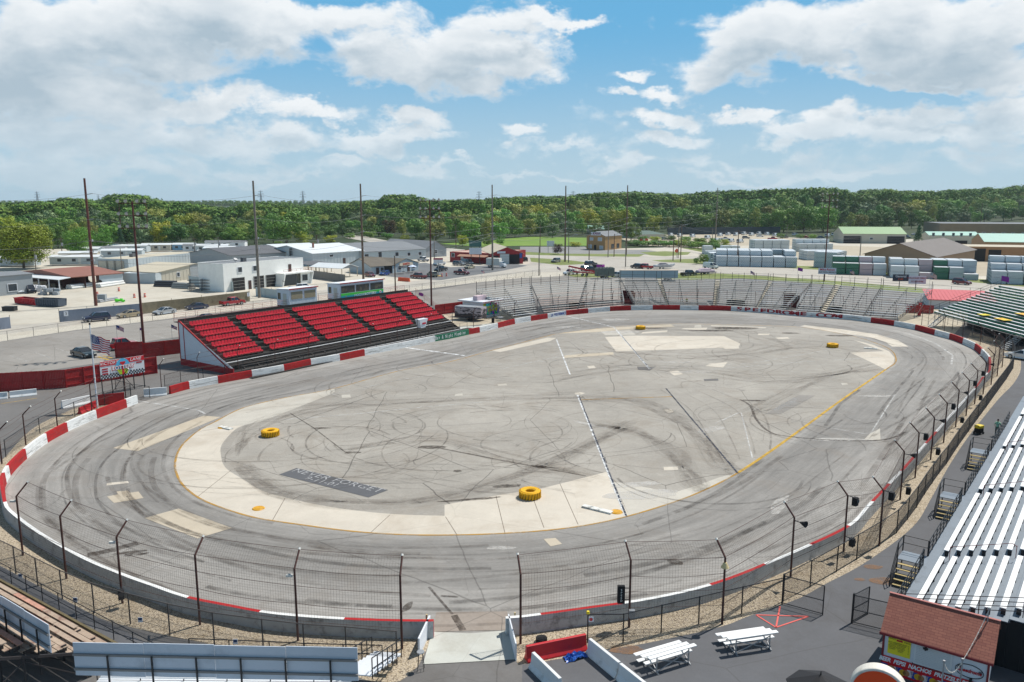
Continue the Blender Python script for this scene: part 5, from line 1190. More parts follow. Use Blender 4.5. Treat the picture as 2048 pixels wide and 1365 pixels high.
jersey('white concrete barrier block at the track opening by the lottery sign',G(288,794),G(334,790),M_jw,1.0)
# red board behind flagpole
def boardwall(name,label,a,c,h,m,t=.08,cat='board',z=0): 
    u=flat(c-a); b=MB(); b.box((u.length/2,0,z),(u.length,t,h)); o=b.build(name,m,bevel=0); o.location=flat(a); o.rotation_euler.z=math.atan2(u.y,u.x); tag(o,label,cat); return o
boardwall('red_board','dark red board panel behind the wall next to the flagpole',G(197,812),G(250,806),1.3,M_redsh)
boardwall('track_gate','white steel gate leaf folded open on the left of the near track entry',G(860,1264),G(838,1312),1.0,M_wsh,.10,'gate'); boardwall('track_gate','thin white steel gate leaf folded open on the right of the near track entry',G(1017,1261),G(1032,1322),1.0,M_wsh,.07,'gate')
for (a,lab) in (((852,1262),'hinge block of timber and white steel at the left gate leaf'),((1028,1258),'hinge block of timber and white steel at the right gate leaf')):
    b=MB(); p=G(*a); b.box((0,0,.1),(.35,.3,.2)); b.box((0,0,.5),(.35,.3,.14)); b.box((.05,0,0),(.1,.1,1.)); o=b.build('bracket_block',mat('yellowed steel bracket',rgb(190,170,130),.7),loc=p); tag(o,lab,'bracket')
# stool
p=G(842,1340); t=thing('stool','tall round-topped metal stool beside the left gate leaf','stool',p); b=MB(); b.tube((0,0,.98),(0,0,1.03),.20,n=16); b.build('seat',M_galv,t)
for q in range(4): a=PI/4+q*PI/2; b=MB(); b.tube((.13*math.cos(a),.13*math.sin(a),.98),(.24*math.cos(a),.24*math.sin(a),0),.014,n=5); b.build('leg',M_steel,t)
b=MB()
for z,r in ((.3,.215),(.6,.18)):
    for q in range(4): a=PI/4+q*PI/2; c=a+PI/2; b.tube((r*math.cos(a),r*math.sin(a),z),(r*math.cos(c),r*math.sin(c),z),.01,n=4)
b.build('stretcher',M_steel,t)
# blue tarp: crumpled
b=MB(); rnd=random.Random(4); n=11; p=G(1150,1316)
for i in range(n+1):
    for j in range(n+1):
        x=(i/n-.5)*1.25; y=(j/n-.5)*.6; e=min(1,3*(.5-abs(i/n-.5))+3*(.5-abs(j/n-.5))*.6); b.v.append((x+rnd.uniform(-.05,.05),y+rnd.uniform(-.05,.05),.02+e*rnd.uniform(.02,.22)))
for i in range(n):
    for j in range(n): k=i*(n+1)+j; b.f.append((k,k+n+1,k+n+2,k+1)); b.mi.append(0)
o=b.build('tarpaulin',mat('blue tarpaulin',rgb(34,86,168),.35,var=.35,vscale=6,dirt=rgb(120,160,210),dscale=7,dthr=.6),loc=p,rz=.4); tag(o,'crumpled blue tarpaulin between the red barrier and white barrier','tarpaulin')
b=MB(); b.tube((0,0,0),(0,0,.25),.32,n=14); b.tube((0,0,.25),(0,0,.26),.2,n=14); o=b.build('black_bucket',M_underside,loc=G(1083,1284)); tag(o,'low black tub on the gravel behind the red barrier','tub')
# yellow tractor tyres painted on the infield
M_ty=mat('yellow painted rubber',rgb(222,168,18),.85,var=.12,vscale=3,dirt=rgb(120,92,22),dscale=4,dthr=.6); M_tyd=mat('black tyre inside',rgb(24,22,20),.9)
def tyre():
    t=thing('tractor_tyre','x','tyre'); b=MB(); n=40; R0,r0,h=.86,.38,.66
    prof=[(r0,.10),(r0+.10,.02),(R0-.12,0),(R0,.10),(R0+.01,h-.1),(R0-.12,h),(r0+.12,h-.02),(r0,h-.10)]
    m=len(prof)
    for i in range(n):
        a=2*PI*i/n
        for r,z in prof: b.v.append((r*math.cos(a),r*math.sin(a),z))
    for i in range(n):
        for j in range(m): b.f.append((i*m+j,((i+1)%n)*m+j,((i+1)%n)*m+(j+1)%m,i*m+(j+1)%m)); b.mi.append(0)
    b.build('tyre_carcass',M_ty,t,smooth=False); b=MB()
    for i in range(22):
        a=2*PI*i/22
        for s in (0,1):
            a0=a+(.14 if s else 0); z0_,z1_=(.05,h*.48) if s==0 else (h*.52,h-.05); aa,ab=(a0,a0+.14) if s==0 else (a0+.0,a0-.14)
            q=lambda r,a,z:(r*math.cos(a),r*math.sin(a),z)
            b.hexa([q(R0-.01,aa,z0_),q(R0+.06,aa,z0_),q(R0+.06,aa+.09,z0_),q(R0-.01,aa+.09,z0_),q(R0-.01,ab,z1_),q(R0+.06,ab,z1_),q(R0+.06,ab+.09,z1_),q(R0-.01,ab+.09,z1_)])
    b.build('tread_lug',M_ty,t); b=MB(); b.tube((0,0,.01),(0,0,.03),r0+.03,n=24); b.build('tyre_inside',M_tyd,t)
    b=MB()
    for i in range(22): a=2*PI*i/22+.22; b.bar((.868*math.cos(a),.868*math.sin(a),.08),(.868*math.cos(a+.12),.868*math.sin(a+.12),.55),.03,.03)
    b.build('tread_groove',mat('dark tread groove',rgb(60,48,16)),t)
    return t
ty=tyre()
for i,((x,y),lab) in enumerate([((1060,995),'big yellow-painted tractor tyre standing on the near concrete apron'),((541,872),'big yellow-painted tractor tyre on the left side of the infield'),((1281,659),'big yellow-painted tractor tyre at the far side below the bleachers'),((1665,695),'big yellow-painted tractor tyre at the right end of the infield')]):
    if i==0: ty.location=G(x,y); ty['label']=lab; ty['group']='yellow tyres marking the infield'
    else: copy_tree(ty,G(x,y),i*.7,lab,'yellow tyres marking the infield')
for (x,y,lab) in ((517,1018,'flat yellow ring lid lying on the near-left concrete apron'),(1233,1025,'flat yellow disc beside the white line at the near edge of the apron'),(445,856,'flat yellow disc at the far-left tip of the concrete apron')):
    b=MB(); b.tube((0,0,0.02),(0,0,.09),.5,.42,n=20); b.tube((0,0,.09),(0,0,.11),.3,.28,n=16); o=b.build('yellow_marker',mat('ochre marker',rgb(206,152,24),.6,dirt=rgb(120,92,30),dscale=3),loc=G(x,y)); tag(o,lab,'marker','flat yellow markers on the apron')
for (a,c,lab) in (((1166,1014),(1224,1028),'long white-painted kerb stone beside the white line'),((463,860),(440,855),'short white kerb stone at the far-left tip of the apron'),((1755,699),(1728,697),'short white kerb stone at the right end of the infield')):
    a=G(*a);c=G(*c); u=c-a; b=MB(); b.box((u.length/2,0,0.02),(u.length,.5,.13)); o=b.build('kerb_stone',mat('chipped white stone',rgb(214,214,208),.8,dirt=rgb(84,84,80),dscale=2.2,dthr=.52),loc=a,rz=math.atan2(u.y,u.x)); tag(o,lab,'kerb stone')
# red board fences
M_bf=mat('red plank fence',rgb(160,30,32),.75,var=.16,vscale=1.4,dirt=rgb(120,24,26),dscale=2,dthr=.58)
def board_fence(label,px,h=2.4,flip=1,m=None):
    pts=gp(px); m=m or M_bf; t=thing('board_fence',label,'fence',pts[0]); O=pts[0]; b=MB(); p_=MB(); r=MB()
    for a,c in zip(pts[:-1],pts[1:]):
        a=a-O;c=c-O; d=(c-a).normalized(); n=Vector((d.y,-d.x,0))*flip; L=(c-a).length; k=int(L/.18)
        for q in range(k):
            u=a+d*(L*q/k); v=a+d*(L*(q+.93)/k); b.bar(V3(u,h/2+(q%3)*.01),V3(v,h/2+(q%3)*.01),.03,h)
        k=max(1,round(L/2.7))
        for q in range(k+1): u=a+d*(L*q/k)+n*.08; p_.bar(V3(u,0),V3(u,h+.02),.13,.10,up=(d.x,d.y,0))
        for z in (.35,h*.5,h-.15): r.bar(V3(a+n*.045,z),V3(c+n*.045,z),.05,.09)
    b.build('planks',m,t); p_.build('post',m,t); r.build('rail',m,t); return t
board_fence('long red board fence along the parking lot from the left edge to the lottery sign',[(-260,822),(-60,793),(0,784),(133,776),(205,764),(314,747)])
board_fence('short red board fence panel behind the lottery sign',[(232,716),(287,714)],2.4)
board_fence('red board fence between the lottery sign and the red-seat stand',[(287,716),(371,706)],2.3)
board_fence('red board fence right of the red-seat stand',[(870,631),(945,621)],2.2)
board_fence('dark red board fence between the far bleachers and the green bleacher',[(1812,626),(1866,628)],1.8,1,M_redsh)
# grey and tan yard fences along the road
M_gfence=mat('blue grey corrugated fence',rgb(140,150,166),.6,var=.06,vscale=3); M_tfence=mat('tan plank fence',rgb(144,134,110),.8,var=.15,vscale=1.5,dirt=rgb(112,100,80),dscale=1,dthr=.55)
def ribfence(label,px,h,m,gap=.25,sign=None,postm=None):
    pts=gp(px); t=thing('yard_fence',label,'fence',pts[0]); O=pts[0]; b=MB(); pm=MB()
    for a,c in zip(pts[:-1],pts[1:]):
        a=a-O;c=c-O; d=(c-a).normalized(); L=(c-a).length; b.bar(V3(a,h/2),V3(c,h/2),.05,h); k=int(L/gap)
        for q in range(k): u=a+d*(L*(q+.5)/k); b.bar(V3(u,.02),V3(u,h-.02),.05,.14,up=(d.x,d.y,0))
        k=max(1,int(L/5))
        for q in range(k+1): u=a+d*(L*q/k)+Vector((-d.y,d.x,0))*.08; pm.tube(V3(u,0),V3(u,h+.35),.05,n=5)
    b.build('panel',m,t); pm.build('post',postm or M_tfence,t); return t
f1=ribfence('blue-grey corrugated yard fence with a number 3 sign at its left end',[(120,645),(281,629)],2.3,M_gfence)
f2=ribfence('tan plank yard fence behind the parked cars on the road',[(281,629),(405,615),(500,603)],2.4,M_tfence)
f3=ribfence('blue-grey corrugated fence stub at the left edge of the yard',[(-120,668),(0,660),(22,657)],2.2,M_gfence)
f4=ribfence('grey sheet gate with dark bars in front of the white garage building',[(512,592),(575,600)],2.2,mat('pale sheet gate',rgb(176,188,190),.6),1.6,postm=M_steel)
f5=ribfence('grey sheet fence beside the steel racks left of the white garage building',[(378,570),(467,584)],2.6,mat('pale sheet gate',rgb(176,188,190),.6),1.6,postm=M_steel)
f6=ribfence('grey plank fence between the white garage building and the open carport',[(612,555),(690,566)],2.4,mat('grey plank fence',rgb(124,124,122),.8,var=.1,vscale=1),.3)
def plate(parent,p,rz,w_,h,txt,m=None,tm=None,size=None,name='sign_plate',z=None):
    b=MB(); b.box((0,0,-h/2),(w_,.04,h)); o=b.build(name,m or M_wsh,parent); o.location=p; o.rotation_euler.z=rz
    if txt: text_mesh(txt,size or h*.8,tm or Mk,o,upright(0,-.03,0),'lettering',.003)
    return o
u=flat(G(281,629)-G(120,645)); plate(f1,u.normalized()*1.2+Vector((u.y,-u.x,0)).normalized()*.12+Vector((0,0,1.6)),math.atan2(u.y,u.x),.8,.95,'3')
u=flat(G(500,603)-G(405,615)); plate(f2,flat(G(497,603.5))-f2.location+Vector((u.y,-u.x,0)).normalized()*.12+Vector((0,0,1.7)),math.atan2(u.y,u.x),.7,.9,'2')
# victory lane sign
a=flat(G(205,792)); c=flat(G(292,775)); 
zt=None
A=G(206,720,0); 
u=(c-a); rz=math.atan2(u.y,u.x); Ls=u.length
hT=hgt(205,792,725); hB=hgt(205,792,760)
vs=thing('victory_sign','large VICTORY LANE lottery sign with chequered print on a black frame','sign',a,rz); print('victory',Ls,hT,hB)
b=MB(); b.box((Ls/2,0,hB),(Ls,.08,hT-hB)); pn=b.build('panel',mat('white sign panel',rgb(222,222,224),.5),vs)
hh=hT-hB; b=MB(); b.box((Ls/2,-.055,hT-hh*.27),(Ls,.03,hh*.27)); rp=b.build('red_header',mat('bright red banner',rgb(206,24,36),.5),pn)
wt=mat('bold white print',rgb(235,235,235),.5)
text_mesh('VICTORY',hh*.235,wt,rp,upright(Ls*.195,-.08,hT-hh*.135),'lettering',.003,sx=1.0,bold=.004,shear=.2,spacing=1.08); text_mesh('LANE',hh*.235,wt,rp,upright(Ls*.80,-.08,hT-hh*.135),'lettering',.003,sx=1.1,bold=.004,shear=.2,spacing=1.08)
b=MB(); n=28; b.tube((Ls*.5,-.06,hB+hh*.62),(Ls*.5,-.085,hB+hh*.62),hh*.40,n=n); b.build('round_logo',mat('sky blue logo disc',rgb(84,176,214)),pn)
b=MB(); b.hexa([(Ls*.42,-.1,hB+hh*.12),(Ls*.58,-.1,hB+hh*.12),(Ls*.58,-.09,hB+hh*.12),(Ls*.42,-.09,hB+hh*.12),(Ls*.36,-.1,hB+hh*.42),(Ls*.64,-.1,hB+hh*.42),(Ls*.64,-.09,hB+hh*.42),(Ls*.36,-.09,hB+hh*.42)]); b.build('logo_wedge',mat('lime logo wedge',rgb(176,206,40)),pn)
b=MB(); b.box((Ls*.5,-.105,hB+hh*.10),(hh*.14,.01,hh*.66)); b.box((Ls*.5,-.105,hB+hh*.72),(hh*.3,.01,hh*.12)); b.build('logo_bar',mat('bright red banner',rgb(206,24,36)),pn)
o=text_mesh('LOTTERY',hh*.30,wt,pn,upright(Ls*.5,-.13,hB+hh*.52),'lettering',.012,sx=1.0,bold=.01); text_mesh('LOTTERY',hh*.31,mat('bright red banner',rgb(206,24,36)),pn,upright(Ls*.5,-.115,hB+hh*.505),'lettering_outline',.003,sx=1.0,bold=.045)
b=MB(); s=hh*.085
for i in range(int(Ls/s)):
    for j in range(3 if abs(i*s-Ls/2)>Ls*.14 else 2):
        if (i+j)%2==0: b.box((i*s+s/2,-.05,hB+j*s+.01),(s,.02,s))
b.build('chequered_band',mat('black print',rgb(30,30,34)),pn)
b=MB()
for (x,z) in ((.1,.52),(.1,.38),(.1,.24),(.88,.6)): b.box((Ls*x,-.055,hB+hh*z),(Ls*.13,.02,hh*.08))
b.build('sponsor_strip',mat('red sponsor strip',rgb(170,40,50)),pn)
b=MB()
for x in (.02,.24,.5,.74,.98): b.bar((Ls*x,.10,0),(Ls*x,.10,hT-.2),.09,.09,up=(1,0,0))
b.bar((0,.1,.25),(Ls,.1,.25),.06); b.bar((Ls*.24,.1,.2),(Ls*.5,.1,hB),.05); b.bar((Ls*.5,.1,hB),(Ls*.74,.1,.2),.05)
b.build('frame',M_black,vs)
# low black fence around victory lane
chainlink('chain_link_fence','low black chain-link fence between the lottery sign and the track wall',gp([(232,782),(262,792),(300,797)]),1.5,exact=True,mesh_d=.2)
chainlink('chain_link_fence','black chain-link fence behind the wall right of the track opening',gp([(330,775),(362,765),(450,752),(500,742)]),1.6,exact=False,mesh_d=.2)
chainlink('chain_link_fence','black chain-link fence running beside the left catch fence posts',gp([(12,915),(80,868),(150,834),(210,812),(262,798)]),1.7,exact=True,mesh_d=.2)
# flag pole
p=G(195,817); hp=hgt(195,817,650); fp=thing('flagpole','tall white flagpole flying a large stars and stripes beside the left turn','flagpole',p); b=MB(); b.tube((0,0,0),(0,0,hp),.10,.06,n=10); b.build('pole',M_wsh,fp); b=MB(); b.tube((0,0,hp),(0,0,hp+.2),.10,n=8); b.build('finial',M_black,fp)
def flag(parent,z,Wd,Hd,rz,stripes=13,name='flag',drop=.25,colors=None):
    f=thing if False else None; b=MB(); nx,ny=26,13
    for i in range(nx+1):
        for j in range(ny+1):
            x=Wd*i/nx; b.v.append((x*.97,.22*math.sin(i*.55+.25*j)*min(1,i/6)*Wd*.22,z-Hd*j/ny-drop*Wd*(i/nx)**1.2-.05*math.sin(i*.9)*Wd*.3*(i/nx)))
    for i in range(nx):
        for j in range(ny):
            k=i*(ny+1)+j; b.f.append((k,k+1,k+ny+2,k+ny+1)); b.mi.append(2 if (i<nx*.42 and j<7) else (0 if j%2==0 else 1))
    o=b.build(name,[mat('flag red',rgb(178,34,52),.8),mat('flag white',rgb(226,224,226),.8),mat('flag blue',rgb(50,62,122),.8)],parent,rz=rz)
    if Wd>1.5:
        s=MB()
        for r in range(6):
            for c in range(6):
                i=1.2+c*1.6+(r%2)*.5; j=.7+r*1.0; x=Wd*i/nx*.97; y=.22*math.sin(i*.55+.25*j)*min(1,i/6)*Wd*.22-.02; zz=z-Hd*j/ny-drop*Wd*(i/nx)**1.2-.05*math.sin(i*.9)*Wd*.3*(i/nx); s.box((x,y,zz-.04),(.07,.012,.07))
        so=s.build('flag_star',mat('flag white',rgb(226,224,226)),o)
    return o
flag(fp,hp-1.1,2.55,1.75,-.25)
def small_flag(label,px,h,kind,s=1.):
    p=G(*px); t=thing('small_flag_pole',label,'flag',p,group='small flags on poles round the track'); b=MB(); b.tube((0,0,0),(0,0,h),.025,n=5); b.build('pole',M_galv,t)
    if kind=='usa': flag(t,h-.05,1.1*s,.7*s,rnd.uniform(-.5,.5),drop=.5)
    else:
        b=MB(); n=6
        for i in range(n+1):
            for j in range(2): b.v.append((1.2*s*i/n,.12*math.sin(i),h-.05-.8*s*j-.3*s*i/n))
        for i in range(n): b.f.append((2*i,2*i+1,2*i+3,2*i+2)); b.mi.append(0)
        b.build('flag',mat('purple flag cloth',rgb(140,44,150),.8),t)
rnd=random.Random(6)
for (lab,px,h,k,s) in [('small stars and stripes behind the red pickup in the lot',(237,707),4.6,'usa',1.),('small stars and stripes behind the red board fence',(346,700),4.2,'usa',.8),('small purple flag partly hidden by the left light tower',(283,702),3.8,'purple',.5),('purple flag at the rear right corner of the red-seat stand',(838,603),2.2,'purple',.9),
    ('small stars and stripes beside the road left of the far bleachers',(963,560),3.,'usa',.9),('stars and stripes on the fence at the road bend',(1114,552),3.,'usa',1.1),('stars and stripes in front of the white wrapped lumber stacks on the right',(1500,566),3.6,'usa',1.1),('purple flag on the back rail in front of the tan lumber yard',(1594,566),4.6,'purple',1.2),('stars and stripes before the green wrapped lumber',(1698,570),4.4,'usa',1.3),('stars and stripes left of the maroon car on the road',(1858,580),4.8,'usa',1.7),('purple flag right of the maroon car on the road',(1998,600),6.,'purple',1.6),('purple flag by the black trailer at the road bend',(1203,548),2.6,'purple',.9)]: small_flag(lab,px,h,k,s)
# speakers and horns on the catch fence
def wall_speaker(label,p,z,rz,kind):
    t=thing('loudspeaker',label,'loudspeaker',V3(p,z),rz,group='loudspeakers on the right-hand fence posts'); b=MB()
    if kind=='horn':
        b.tube((0,.05,0),(0,.55,0),.03,n=6); b.build('bracket',M_black,t); b=MB(); b.tube((0,.45,0),(0,.85,0),.05,.22,n=12); b.build('horn',M_underside,t)
    else:
        b.tube((0,0,.2),(0,.5,.2),.03,n=6); b.build('bracket',M_black,t); b=MB(); b.box((0,.55,-.35),(.34,.32,.58)); b.build('cabinet',M_underside,t,bevel=.02); b=MB(); b.tube((0,.74,0),(0,.76,0),.15,n=14); b.build('cone',mat('dark grille',rgb(70,70,72)),t)
ORD=['nearest','second','third','fourth','fifth','sixth','seventh','eighth','ninth','tenth','eleventh','twelfth']
k=0
for i,px in enumerate(POSTS_R):
    if i<3: continue
    p=flat(G(*px)); n=outn(near_i(p)); rz_=math.atan2(n.y,n.x)-PI/2
    kind='horn' if i in (3,6,8,10,13) else 'box'
    if k<11: wall_speaker(f'black {"horn" if kind=="horn" else "box"} loudspeaker high on the {ORD[k]} bent post along the right side',p,HR-.95,rz_,kind)
    if i in (4,6,8,10,12): wall_speaker(f'black box loudspeaker low behind the {ORD[k]} bent post along the right side',p,.95,rz_,'box')
    k+=1
p=flat(G(245,1207)); n=outn(near_i(p)); wall_speaker('black box loudspeaker hung low on a left-hand fence post over the gravel',p,.9,math.atan2(n.y,n.x)-PI/2+PI*.3,'box')
for (px,lab,z) in (((46,1111),'white flood lamp on the leftmost near fence post',3.9),((245,1207),'white flood lamp on the post beside the low loudspeaker',3.9),((596,1282),'grey flat lamp on the post behind the long signboard',3.85)):
    t=thing('flood_lamp',lab,'lamp',V3(flat(G(*px)),z),group='lamps on the left fence posts'); b=MB(); b.tube((0,0,0),(-.2,.05,0),.02,n=5); b.build('arm',M_galv,t); b=MB(); b.box((-.30,.05,-.08),(.36,.2,.14)); b.build('lamp_head',mat('pale lamp head',rgb(196,196,190)),t,bevel=.03)
p=flat(G(1444,1249)); t=thing('bell_siren','small cream bell-shaped siren on the post left of the red triangle','siren',V3(p,HR-1.35)); b=MB(); b.tube((0,-.02,.0),(0,-.02,.3),.24,.10,n=14); b.build('bell',mat('cream siren',rgb(210,190,140),.5),t)
p=flat(G(1258,1255)); t=thing('signal_board','tall black scoreboard box on the fence post by the near gate','signal board',V3(p+Vector((-.5,0,0)),1.5)); b=MB(); b.box((0,0,0),(.42,.25,1.05)); b.build('box',M_underside,t,bevel=.02); text_mesh('S\nP\nE\nE\nD',.16,M_lwh,t,upright(0,-.14,.52),'lettering',.003); b=MB(); b.bar((.2,0,.2),(.5,0,.2),.04); b.bar((.2,0,.9),(.5,0,.9),.04); b.build('bracket',M_black,t)
b=MB(); b.box((0,0,0),(.32,.22,.45)); o=b.build('utility_box',M_galv,loc=V3(p+Vector((.1,-.25,0)),.75)); tag(o,'grey utility box low on the post with the tall black scoreboard','utility box')
b=MB(); b.tube((0,0,0),(0,0,.14),.10,.08,n=10); o=b.build('post_ball',mat('bright yellow cap',rgb(226,200,40)),loc=V3(flat(G(1175,1286)),1.74)); tag(o,'yellow cap on the first black fence post behind the red barrier','cap')
b=MB(); b.box((0,0,0),(.3,.02,.3)); o=b.build('warning_plate',M_wsh,loc=V3(flat(G(1181,1286)),1.25)); tag(o,'small white warning plate on the fence behind the red barrier','sign'); b=MB(); b.tube((0,-.012,.15),(0,-.02,.15),.1,n=14); b.build('red_ring',mat('red ring',rgb(200,60,60)),o)
for (x,y,lab) in ((41,1157,'small blue-white plate on the leftmost fence panel over the gravel'),(151,1205,'small blue-white plate on the second fence panel over the gravel'),(281,1245,'small blue-white plate on the fence panel beside the low loudspeaker'),(471,1289,'small blue-white plate on the fence panel over the end of the gravel')):
    o=MB().box((0,0,0),(.25,.02,.3)).build('notice_plate',M_wsh,loc=V3(G(x,y,.8),.8)); tag(o,lab,'notice','notice plates on the near-left fence'); MB().box((0,-.015,.12),(.2,.01,.14)).build('print',mat('navy print',rgb(50,70,110)),o)
# ---------------------------------------------------------------- buildings
def zfit(p,py):     # height above which the point (x, y) shows at photo row py
    lo,hi=0.,60.
    for _ in range(50):
        m=(lo+hi)/2
        if proj(V3(p,m))[1]>py: lo=m
        else: hi=m
    return lo
W_white=mat('white painted block wall',rgb(238,238,233),.7,var=.06,vscale=.7,bump=.3,bscale=2); W_pale=mat('pale blue grey metal wall',rgb(178,188,192),.6,var=.06,vscale=.6); W_beige=mat('beige metal wall',rgb(188,182,166),.6,var=.05,vscale=.6); W_grey=mat('grey metal wall',rgb(150,156,160),.6,var=.06,vscale=.6)
W_red=mat('barn red wall',rgb(158,40,44),.7,var=.10,vscale=.5); W_tan=mat('tan brick wall',rgb(172,136,92),.8,var=.10,vscale=.8); W_brown=mat('brown grey panel wall',rgb(126,112,92),.8,var=.10,vscale=.3)
R_white=mat('white metal roof',rgb(222,226,226),.45,.1,var=.04,vscale=.3); R_dark=mat('dark grey felt roof',rgb(92,94,98),.85,var=.12,vscale=.3); R_grey=mat('mid grey shingle roof',rgb(120,124,128),.85,var=.08,vscale=.4); R_beige=mat('beige gravel roof',rgb(186,178,158),.85,var=.07,vscale=.3); R_brown=mat('brown metal roof',rgb(138,92,78),.7,var=.08,vscale=.3)
R_green=mat('sage green metal roof',rgb(128,162,112),.6,var=.05,vscale=.3); R_teal=mat('pale teal metal roof',rgb(142,186,172),.6,var=.05,vscale=.3); R_dgreen=mat('dark green grey roof',rgb(84,104,96),.8,var=.08); R_pink=mat('faded red metal roof',rgb(190,76,80),.55,var=.06,vscale=.5)
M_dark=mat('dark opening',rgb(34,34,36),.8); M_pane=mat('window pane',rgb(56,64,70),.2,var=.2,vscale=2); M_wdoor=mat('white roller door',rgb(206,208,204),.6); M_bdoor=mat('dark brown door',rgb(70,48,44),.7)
def building(label,a,b_,top,wm,rm,roof='gable',ridge_y=None,depth=None,back=None,feats=(),side=(),over=.35,name='building',h=None,cat='building',para=.0):
    A,B_=flat(G(*a)),flat(G(*b_)); u=(B_-A); L=u.length; u.normalize(); n=Vector((-u.y,u.x,0))
    h=h or zfit(A,top)
    if back is not None: q=flat(G(back[0],back[1],h)); depth=max(3.,(q-A).dot(n))
    t=thing(name,label,cat,A,math.atan2(u.y,u.x)); W=depth
    rh=0
    if roof in('gable','gabley','hip'):
        if roof=='gabley': p=A+u*(L/2)
        else: p=A+u*(L/2)+n*(W/2)
        rh=max(.4,min(zfit(p,ridge_y)-h, .6*max(L,W))) if ridge_y else .16*W
    b=MB()
    if roof=='gable': b.extr([(0,0),(W,0),(W,h),(W/2,h+rh),(0,h)],0,L)
    elif roof=='gabley':
        b.add([(0,0,0),(L,0,0),(L,0,h),(L/2,0,h+rh),(0,0,h),(0,W,0),(L,W,0),(L,W,h),(L/2,W,h+rh),(0,W,h)],[(0,1,2,3,4),(9,8,7,6,5),(1,6,7,2),(5,0,4,9),(0,5,6,1)])
    else: b.box((L/2,W/2,0),(L,W,h))
    wall_=b.build('wall',wm,t); b=MB(); o=over; th=.14
    if roof=='gable':
        s=rh/(W/2)
        for y0,y1 in ((-o,W/2),(W+o,W/2)): b.hexa([(-o,y0,h-o*s+.02),(L+o,y0,h-o*s+.02),(L+o,y1,h+rh+.02),(-o,y1,h+rh+.02),(-o,y0,h-o*s+th),(L+o,y0,h-o*s+th),(L+o,y1,h+rh+th),(-o,y1,h+rh+th)])
        nr=int(L/1.2)
    elif roof=='gabley':
        s=rh/(L/2)
        for x0,x1 in ((-o,L/2),(L+o,L/2)): b.hexa([(x0,-o,h-o*s+.02),(x1,-o,h+rh+.02),(x1,W+o,h+rh+.02),(x0,W+o,h-o*s+.02),(x0,-o,h-o*s+th),(x1,-o,h+rh+th),(x1,W+o,h+rh+th),(x0,W+o,h-o*s+th)])
    elif roof=='hip':
        i=min(W/2,L/2)*.95; b.add([(-o,-o,h),(L+o,-o,h),(L+o,W+o,h),(-o,W+o,h),(i,W/2,h+rh),(L-i,W/2,h+rh)],[(0,1,5,4),(1,2,5),(2,3,4,5),(3,0,4),(0,3,2,1)])
    elif roof=='shed':
        rh=ridge_y; b.hexa([(-o,-o,h),(L+o,-o,h),(L+o,W+o,h+rh),(-o,W+o,h+rh),(-o,-o,h+th),(L+o,-o,h+th),(L+o,W+o,h+rh+th),(-o,W+o,h+rh+th)])
    else:
        b.box((L/2,W/2,h),(L-.3,W-.3,.1)); 
    b.build('roof',rm,t)
    if roof=='flat' :
        b=MB(); e=.25
        for (cx,cy,dx,dy) in ((L/2,0.1,L+.1,.2),(L/2,W-.1,L+.1,.2),(.1,W/2,.2,W-.4),(L-.1,W/2,.2,W-.4)): b.box((cx,cy,h-.02),(dx,dy,e+para))
        b.build('parapet',wm,t)
    for fs,onside in ((feats,0),(side,1)):
        for (kind,x,z,w_,hh,*m) in fs:
            X=x*(W if onside else L) if 0<=x<=1 else x
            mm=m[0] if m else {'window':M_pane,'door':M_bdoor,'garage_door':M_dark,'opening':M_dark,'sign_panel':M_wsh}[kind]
            b=MB(); 
            if onside: b.box((-.05,W-X if False else X,z),(.1,w_,hh))
            else: b.box((X,-.05,z),(w_,.1,hh))
            f=b.build(kind,mm,t)
            if kind in('window','garage_door') :
                c=MB(); fw=.12
                for zz in ((z-fw,z+hh) if kind=='window' else (z+hh,)):
                    if onside: c.box((-.07,X,zz),(.14,w_+2*fw,fw))
                    else: c.box((X,-.07,zz),(w_+2*fw,.14,fw))
                for xx in (X-w_/2-fw/2,X+w_/2+fw/2):
                    if onside: c.box((-.07,xx,z),(.14,fw,hh))
                    else: c.box((xx,-.07,z),(fw,.14,hh))
                if kind=='garage_door' and not onside:
                    for q in (1,2,3): c.box((X,-.11,z+hh*q/4),(w_,.02,.07))
                c.build('frame',M_wsh if kind=='window' else mat('grey door trim',rgb(160,160,156)),f)
    return t,L,W,h,rh
def rib(t,L,z0,z1,m,step=1.,y=-.03):
    b=MB(); n=int(L/step)
    for q in range(n): b.box((L*(q+.5)/n,y,z0),(.07,.05,z1-z0))
    b.build('wall_rib',m,t)
# white painted two-storey garage with showroom
t,L,W,h,_=building('white painted two-storey garage building with dark roller doors by the road',(449,585),(608,566),530,W_white,R_grey,'flat',back=(394,527),feats=[('garage_door',.165,0,4.0,3.4),('door',.30,0,1.0,2.4),('garage_door',.41,0,3.4,3.3),('garage_door',.56,0,3.4,3.3),('window',.19,4.9,1.3,1.3),('window',.37,4.9,1.3,1.3),('door',.815,3.6,1.1,2.2)])
b=MB(); b.box((L*.83,-1.6,3.3),(L*.40,3.2,.35)); b.build('canopy',W_white,t); b=MB()
for x in (L*.64,L*1.02): b.hexa([(x-.9,-3.1,0),(x-.5,-3.1,0),(x-.5,0,0),(x-.9,0,0),(x-.2 if x<L*.8 else x+.0,-3.3,3.3),(x+.3,-3.3,3.3),(x+.3,0,3.3),(x-.2,0,3.3)])
b.build('fin_wall',W_white,t); b=MB(); b.box((L*.74,-2.4,.1),(L*.16,.08,3.0)); b.build('window',M_pane,t); b=MB(); b.box((L*.94,-2.4,0),(L*.13,.2,3.3)); w2=b.build('wall_panel',W_white,t); b=MB(); b.box((L*.93,-2.55,1.0),(L*.07,.08,1.7)); b.build('window',M_pane,t)
